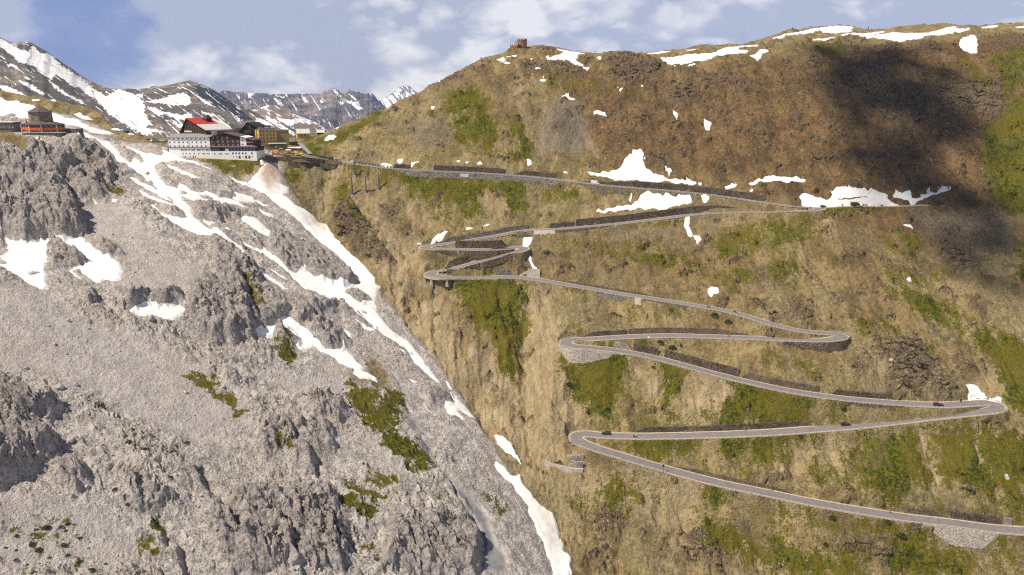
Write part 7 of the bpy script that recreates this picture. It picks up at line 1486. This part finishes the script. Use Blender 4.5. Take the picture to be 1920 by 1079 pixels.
boulder(1671, 679, 13, 'pale angular block among the dark outcrop above the third lane', None, False, 2); boulder(1888, 897, 12, 'pale flat block in the grass at the right edge', None, False, 4)
def shrub_mesh(seed, n=260):
    r = random.Random(seed); mb = MB()
    for _ in range(n):
        a = r.uniform(0, 6.283); q = math.sqrt(r.random()); z = (1 - q * q) * r.uniform(.2, .75) + .03; c = Vector((q * math.cos(a) * r.uniform(.8, 1.1), q * math.sin(a), z)); s = r.uniform(.10, .2)
        d1 = Vector((r.gauss(0, 1), r.gauss(0, 1), r.gauss(0, .6))).normalized() * s; d2 = d1.cross(Vector((r.gauss(0, 1), r.gauss(0, 1), 1))).normalized() * s * .7
        mb.add([tuple(c + d1), tuple(c + d2), tuple(c - d1), tuple(c - d2)], [(0, 1, 2, 3)])
    o = mb.build('shrub', M['shrub']); m = o.data; bpy.data.objects.remove(o); return m
SM = [shrub_mesh(i) for i in range(3)]
SH = [(1340, 590, 15, 'dark round shrub below the fifth lane, left of a greener one'), (1366, 604, 17, 'greener shrub below the fifth lane, right of the dark round one'), (1261, 652, 17, 'dark shrub between the two arms of the middle left hairpin, right of another'), (1238, 641, 13, 'dark shrub near the white snow scrap between the middle hairpin arms'), (1067, 720, 13, 'dark shrub at the left edge of the olive meadow'), (1140, 768, 15, 'dark shrub at the foot of the olive meadow'), (1225, 688, 8, 'small shrub on the streaked slope below the third lane'), (1664, 978, 13, 'shrub below the lowest lane, left of a second shrub'), (1690, 1004, 20, 'big shrub below the lowest lane, right of two others'), (1560, 970, 13, 'shrub just below the lowest lane beside a lower one'), (1548, 1020, 12, 'dark shrub on the bare slope low in the photo'), (1500, 818, 9, 'dark shrub under the guardrail of the second lane'), (186, 760, 15, 'brown green cushion plant alone on the wide scree')]
for i, (u, v, w_, lab) in enumerate(SH):
    p = ground(u, v); r = w_ * proj(p)[2] / F / 2; o = bpy.data.objects.new('shrub', SM[i % 3]); C.objects.link(o); o.location = p - Vector((0, 0, .15 * r)); o.scale = (r, r, r * .9); o.rotation_euler = (0, 0, i); tag(o, lab, 'shrub')
for i, (zx, zy, w_) in enumerate(((345,720,80),(450,715,50),(500,690,60),(470,850,80),(590,800,55),(505,925,50),(590,975,60),(670,1045,90),(270,1055,100),(120,780,50),(600,215,35),(1020,135,60),(1090,125,60),(1300,150,60),(970,70,60),(790,990,40),(400,1060,35),(940,475,50),(115,960,40),(115,890,35),(240,840,70),(290,880,70),(265,735,45),(490,745,40),(370,945,40),(455,1005,40),(485,1035,40),(345,1000,30),(40,870,35),(950,545,40),(870,430,70),(1280,340,40),(1500,280,50),(1640,735,50),(1400,80,50))):
    p = ground(zx / 4, 809 + zy / 4); r = w_ / 4 * proj(p)[2] / F / 2; o = bpy.data.objects.new('shrub', SM[i % 3]); C.objects.link(o); o.location = p - Vector((0, 0, .2 * r)); o.scale = (r, r * .8, r * .6); o.rotation_euler = (0, 0, i); tag(o, 'low dark green alpine cushion on the pale scree at lower left', 'shrub', 'green cushions on the lower scree')
tick('objects')
# ---------------------------------------------------------------- mountains behind the pass
def mountain(name, sky, D, foot_v, length, amp, label, snow_polys, sdir, sthr, cols, nrow=170, du=1.2, seed=0, rough=1.0, peaks=0.0):
    sky = np.array(sky, float); us = np.arange(sky[0, 0], sky[-1, 0], du); vs = np.interp(us, sky[:, 0], sky[:, 1])
    vs = vs + fbm(us / 9.0, us * 0 + seed, 4, seed) * peaks
    f = np.concatenate([np.linspace(0, 1, nrow), np.linspace(1.02, 1.5, 14)])
    qc = np.array([ray(u, v) for u, v in zip(us, vs)]); qf = np.array([ray(u, foot_v) for u in us])
    Dn = D * (1 + 0.015 * fbm(us / 60.0, us * 0 + 7.7, 3, seed + 3))
    crest = qc * Dn[:, None]; foot = qf * (Dn - length)[:, None]
    P = np.empty((len(f), len(us), 3))
    for i, t in enumerate(f):
        if t <= 1: P[i] = foot + (crest - foot) * t
        else: P[i] = crest + (crest - foot) * (t - 1) * np.array([1, 1, -1.1])
    x, y = P[..., 0], P[..., 1]; S = length / 14.0
    rr = ridged(x / (S * 4) + seed, (y + P[..., 2]) / (S * 6), 6, seed + 5, 0.52); r2 = fbm(x / S, P[..., 2] / S * 1.4 + y / S * .3, 4, seed + 9, 0.6)
    w = np.clip(np.minimum(1, (1.03 - f) * 6), 0.0, 1)[:, None] * (f <= 1.0)[:, None]
    disp = (rr * amp + r2 * amp * 0.30 * rough) * w
    P[..., 1] -= disp * 0.75; P[..., 2] += disp * 0.35
    n = len(us); idx_ = np.arange(len(f) * n).reshape(len(f), n)
    qd = np.stack([idx_[:-1, :-1], idx_[:-1, 1:], idx_[1:, 1:], idx_[1:, :-1]], -1).reshape(-1, 4)
    m_ = grid_mesh(name, P.reshape(-1, 3), qd)
    # old snow: named fields and streaks that follow the fall line
    U = np.repeat(us[None], len(f), 0); Vv = np.where(f[:, None] <= 1, foot_v + (vs[None] - foot_v) * np.minimum(f, 1)[:, None], vs[None])
    pu, pv, _ = proj(P); pu = pu + fbm(U / 5, Vv / 4, 4, seed + 21) * 2.6; pv = pv + fbm(U / 5, Vv / 4, 4, seed + 31) * 2.2
    sn = np.zeros(U.shape)
    for poly in snow_polys: sn = np.maximum(sn, inside(poly, pu, pv).astype(float))
    ca, sa = sdir; al = (U * ca + Vv * sa) / 34.0; ac = (-U * sa + Vv * ca) / 3.6
    st = fbm(al + fbm(U / 30, Vv / 30, 2, seed + 41) * .6, ac, 4, seed + 51) - fbm(U / 26, Vv / 14, 2, seed + 61) * .35
    sn = np.where(sn > 0, (st > -1.05 + sthr[1]).astype(float), (st > sthr[0]).astype(float))
    rk_ = sstep(-0.1, 0.6, rr - 0.55 + 0.5 * r2)
    dk = np.zeros(U.shape)
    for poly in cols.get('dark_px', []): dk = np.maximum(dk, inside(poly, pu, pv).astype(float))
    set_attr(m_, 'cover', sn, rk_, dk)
    m = bpy.data.materials.new(name + '_ground'); m.use_nodes = True; nt = m.node_tree; L = nt.links; b = nt.nodes['Principled BSDF']; b.inputs['Roughness'].default_value = .9; b.inputs['Specular IOR Level'].default_value = .1
    a = N(nt, 'ShaderNodeAttribute', attribute_name='cover'); s = N(nt, 'ShaderNodeSeparateColor'); L.new(a.outputs['Color'], s.inputs[0])
    tc = N(nt, 'ShaderNodeTexCoord'); n1 = N(nt, 'ShaderNodeTexNoise', i_Scale=9.0 / length * 2, i_Detail=8.0, i_Roughness=.65); L.new(tc.outputs['Object'], n1.inputs['Vector'])
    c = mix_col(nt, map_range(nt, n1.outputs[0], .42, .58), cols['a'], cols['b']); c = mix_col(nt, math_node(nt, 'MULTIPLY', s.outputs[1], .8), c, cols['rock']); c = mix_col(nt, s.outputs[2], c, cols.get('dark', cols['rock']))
    c = mix_col(nt, map_range(nt, s.outputs[0], .35, .65), c, (.84, .83, .83)); L.new(c, b.inputs['Base Color'])
    bp = N(nt, 'ShaderNodeBump', i_Strength=.6, i_Distance=length * .006); L.new(n1.outputs[0], bp.inputs['Height']); L.new(bp.outputs[0], b.inputs['Normal'])
    m_.materials.append(m); o = bpy.data.objects.new(name, m_); C.objects.link(o); return tag(o, label, kind='structure')
sky12 = [(-420,-60),(-200,10),(-40,52),(0,70),(20,80),(30,84),(38,78),(45,82),(52,79),(60,81),(70,87),(90,98),(110,113),(140,133),(165,150),(200,165),(222,168),(240,166),(262,169),(280,164),(320,160),(345,153),(357,152),(375,157),(400,168),(425,185),(450,198),(480,212),(500,222),(560,245),(600,262),(640,280),(700,300)]
S12 = [T(0,0,4,'-200,200 0,290 60,320 200,400 250,340 300,400 360,400 400,430 470,500 550,550 640,620 720,680 800,720 860,690 900,670 1000,710 1070,760 1090,800 1080,840 1110,890 1130,920 1090,960 1150,1010 1060,1000 980,960 900,900 820,860 760,790 700,740 640,700 600,660 540,650 480,600 420,560 380,600 330,560 260,500 200,480 140,460 100,420 40,380 0,350 -200,300'),
 T(0,0,4,'350,590 420,640 500,700 580,740 650,785 610,780 540,740 460,700 400,650'), T(0,0,4,'-60,630 0,640 60,650 130,680 190,715 150,725 80,700 0,665'), T(0,0,4,'140,605 200,620 260,650 330,700 340,715 270,690 210,660'), T(0,0,4,'40,480 100,480 130,505 60,500'),
 T(0,0,4,'1090,760 1200,745 1280,720 1350,700 1400,700 1430,740 1440,770 1400,795 1300,790 1200,775 1110,770'), T(0,0,4,'1020,710 1070,700 1070,730 1030,730'), T(0,0,4,'1100,800 1160,810 1220,840 1300,850 1360,870 1430,850 1440,890 1400,910 1330,890 1250,870 1180,860'), T(0,0,4,'1180,860 1280,900 1380,945 1350,960 1260,910'), T(0,0,4,'1060,1010 1110,960 1200,980 1250,1000 1150,990 1100,1020'),
 T(0,0,4,'1440,695 1530,745 1620,810 1540,780'), T(0,0,4,'1700,825 1770,870 1835,920 1790,905'), T(0,0,4,'1500,830 1600,865 1580,885'), T(0,0,4,'1630,900 1700,935 1735,965 1690,960'), T(480,0,4,'0,800 80,860 160,920 230,960 300,1010 280,1020 180,960 100,910 0,840'), T(480,0,4,'0,880 60,900 120,940 60,940 0,915')]
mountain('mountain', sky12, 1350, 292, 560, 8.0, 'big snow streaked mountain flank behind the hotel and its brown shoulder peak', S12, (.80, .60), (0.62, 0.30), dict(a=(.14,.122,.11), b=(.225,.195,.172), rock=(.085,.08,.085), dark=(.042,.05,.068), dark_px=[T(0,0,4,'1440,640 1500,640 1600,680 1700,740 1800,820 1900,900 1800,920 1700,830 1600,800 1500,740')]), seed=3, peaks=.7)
mountain('mountain', [(380,240),(415,226),(440,216),(480,205),(505,197),(520,199),(545,208),(560,218),(590,229),(610,241),(630,256),(680,290)], 2500, 292, 700, 8.0, 'low reddish brown knoll with snow bands behind the yellow hotel', [T(480,0,4,'30,805 100,788 110,795 60,815'), T(480,0,4,'150,880 260,900 300,885 400,900 420,935 330,920 250,945 170,905'), T(480,0,4,'240,838 290,870 330,848 420,900 500,950 560,995 480,950 400,905 300,880'), T(480,0,4,'190,935 300,955 330,1000 260,1005'), T(480,0,4,'60,860 140,900 230,970 200,975 100,910')], (.8, .6), (0.62, 0.25), dict(a=(.30,.19,.14), b=(.25,.20,.165), rock=(.17,.145,.13)), seed=17, peaks=.5)
mountain('mountain_range', [(380,205),(405,180),(418,172),(425,171),(440,175),(500,178),(540,180),(575,178),(600,176),(612,172),(624,166),(632,168),(645,176),(655,169),(668,175),(672,172),(685,178),(690,176),(700,178),(712,190),(725,204),(760,240),(800,280)], 5200, 300, 1700, 60.0, 'distant bluish rock range with snow gullies beyond the pass', [T(480,0,4,'340,718 360,722 395,772 370,768'), T(480,0,4,'150,715 215,728 195,745'), T(480,0,4,'125,733 160,745 215,800 180,790'), T(480,0,4,'575,668 600,680 640,730 665,748 610,722'), T(480,0,4,'615,760 660,768 640,790'), T(480,0,4,'650,748 760,768 800,822 740,795'), T(480,0,4,'720,788 795,815 760,825'), T(480,0,4,'-60,690 -20,700 -40,740 -60,730'), T(480,0,4,'480,715 520,765 500,750'), T(480,0,4,'690,695 780,768 730,750')], (.45, .89), (0.80, 0.2), dict(a=(.15,.13,.13), b=(.23,.195,.19), rock=(.07,.07,.09)), seed=29, peaks=2.4, du=.8)
mountain('mountain_peak', [(690,240),(705,200),(712,193),(730,181),(745,172),(755,165),(760,162),(764,164),(768,163),(775,171),(790,181),(820,200),(850,240)], 8800, 260, 2500, 120.0, 'far white snow peak just showing beside the green shoulder', [T(0,0,1,'690,240 705,200 745,170 760,160 775,170 850,240')], (.5, .86), (0.2, 0.75), dict(a=(.22,.20,.22), b=(.3,.28,.3), rock=(.16,.15,.18)), seed=43, peaks=2.0, du=.7)
# ---------------------------------------------------------------- the cloud overhead whose shadow lies on the brown slope
def cloud():
    out = T(0,0,1,'1478,72 1505,130 1490,150 1550,195 1545,270 1565,320 1600,385 1660,395 1720,440 1750,510 1800,560 1880,580 1960,580 1990,480 1940,400 1890,350 1866,260 1850,195 1815,125 1795,78 1700,72 1600,70 1530,66')
    W = np.array([cast(u, max(v, 84 if u < 1480 else 80)) for u, v in out]); k = 3000.0
    O = W + np.array(SUN_DIR) * k
    cen = O.mean(0); r = random.Random(5); mb = MB(); bm0 = bmesh.new(); bmesh.ops.create_icosphere(bm0, subdivisions=2, radius=1.0)
    bv = [v.co.copy() for v in bm0.verts]; bf = [[v.index for v in f.verts] for f in bm0.faces]; bm0.free()
    # puffs fill the outline, seen along the sun's direction; their height varies
    s = Vector(SUN_DIR); ax = s.cross(Vector((0, 0, 1))).normalized(); ay = ax.cross(s).normalized()
    p2 = np.array([[Vector(p - cen).dot(ax), Vector(p - cen).dot(ay)] for p in O]); x0, y0 = p2.min(0); x1, y1 = p2.max(0); n = 0
    while n < 160:
        px, py = r.uniform(x0, x1), r.uniform(y0, y1); a = np.array([[px]]), np.array([[py]])
        d = float(edge_dist(p2, *a)[0, 0]); ins = bool(inside(p2, *a)[0, 0])
        if not ins: continue
        rad = r.uniform(5, 10) if d < 25 else r.uniform(7, 15)
        if d < 3: continue
        if r.random() > min(1, .2 + d / 60): continue
        c = Vector(cen) + ax * px + ay * py + s * r.uniform(-25, 40); k1 = r.uniform(.75, 1.2)
        mb.add([(c.x + v.x * rad * (1 + .12 * math.sin(5 * v.y + n)), c.y + v.y * rad * k1, c.z + v.z * rad * .8) for v in bv], bf); n += 1
    m = mat('cloud_vapour', (.85, .85, .87), 1.0, var=.02)
    o = mb.build('cloud', m, smooth=True); tag(o, 'white cloud overhead that shades the brown slope', kind='structure')
cloud()
# ---------------------------------------------------------------- air between the camera and the far ranges
def haze(density=4.0e-5):
    o = MB().box(-6500, 5000, -400, 9900, -420, 1150).build('haze', None); o['kind'] = 'stuff'; o['label'] = 'thin blue mountain air'
    m = bpy.data.materials.new('mountain_air'); m.use_nodes = True; nt = m.node_tree; nt.nodes.clear(); out = N(nt, 'ShaderNodeOutputMaterial')
    v = N(nt, 'ShaderNodeVolumePrincipled', i_Density=density, i_Anisotropy=0.0); v.inputs['Color'].default_value = (.55, .68, 1.0, 1); nt.links.new(v.outputs[0], out.inputs['Volume'])
    o.data.materials.clear(); o.data.materials.append(m)
HAZE = True
if HAZE: haze()
tick('mountains')
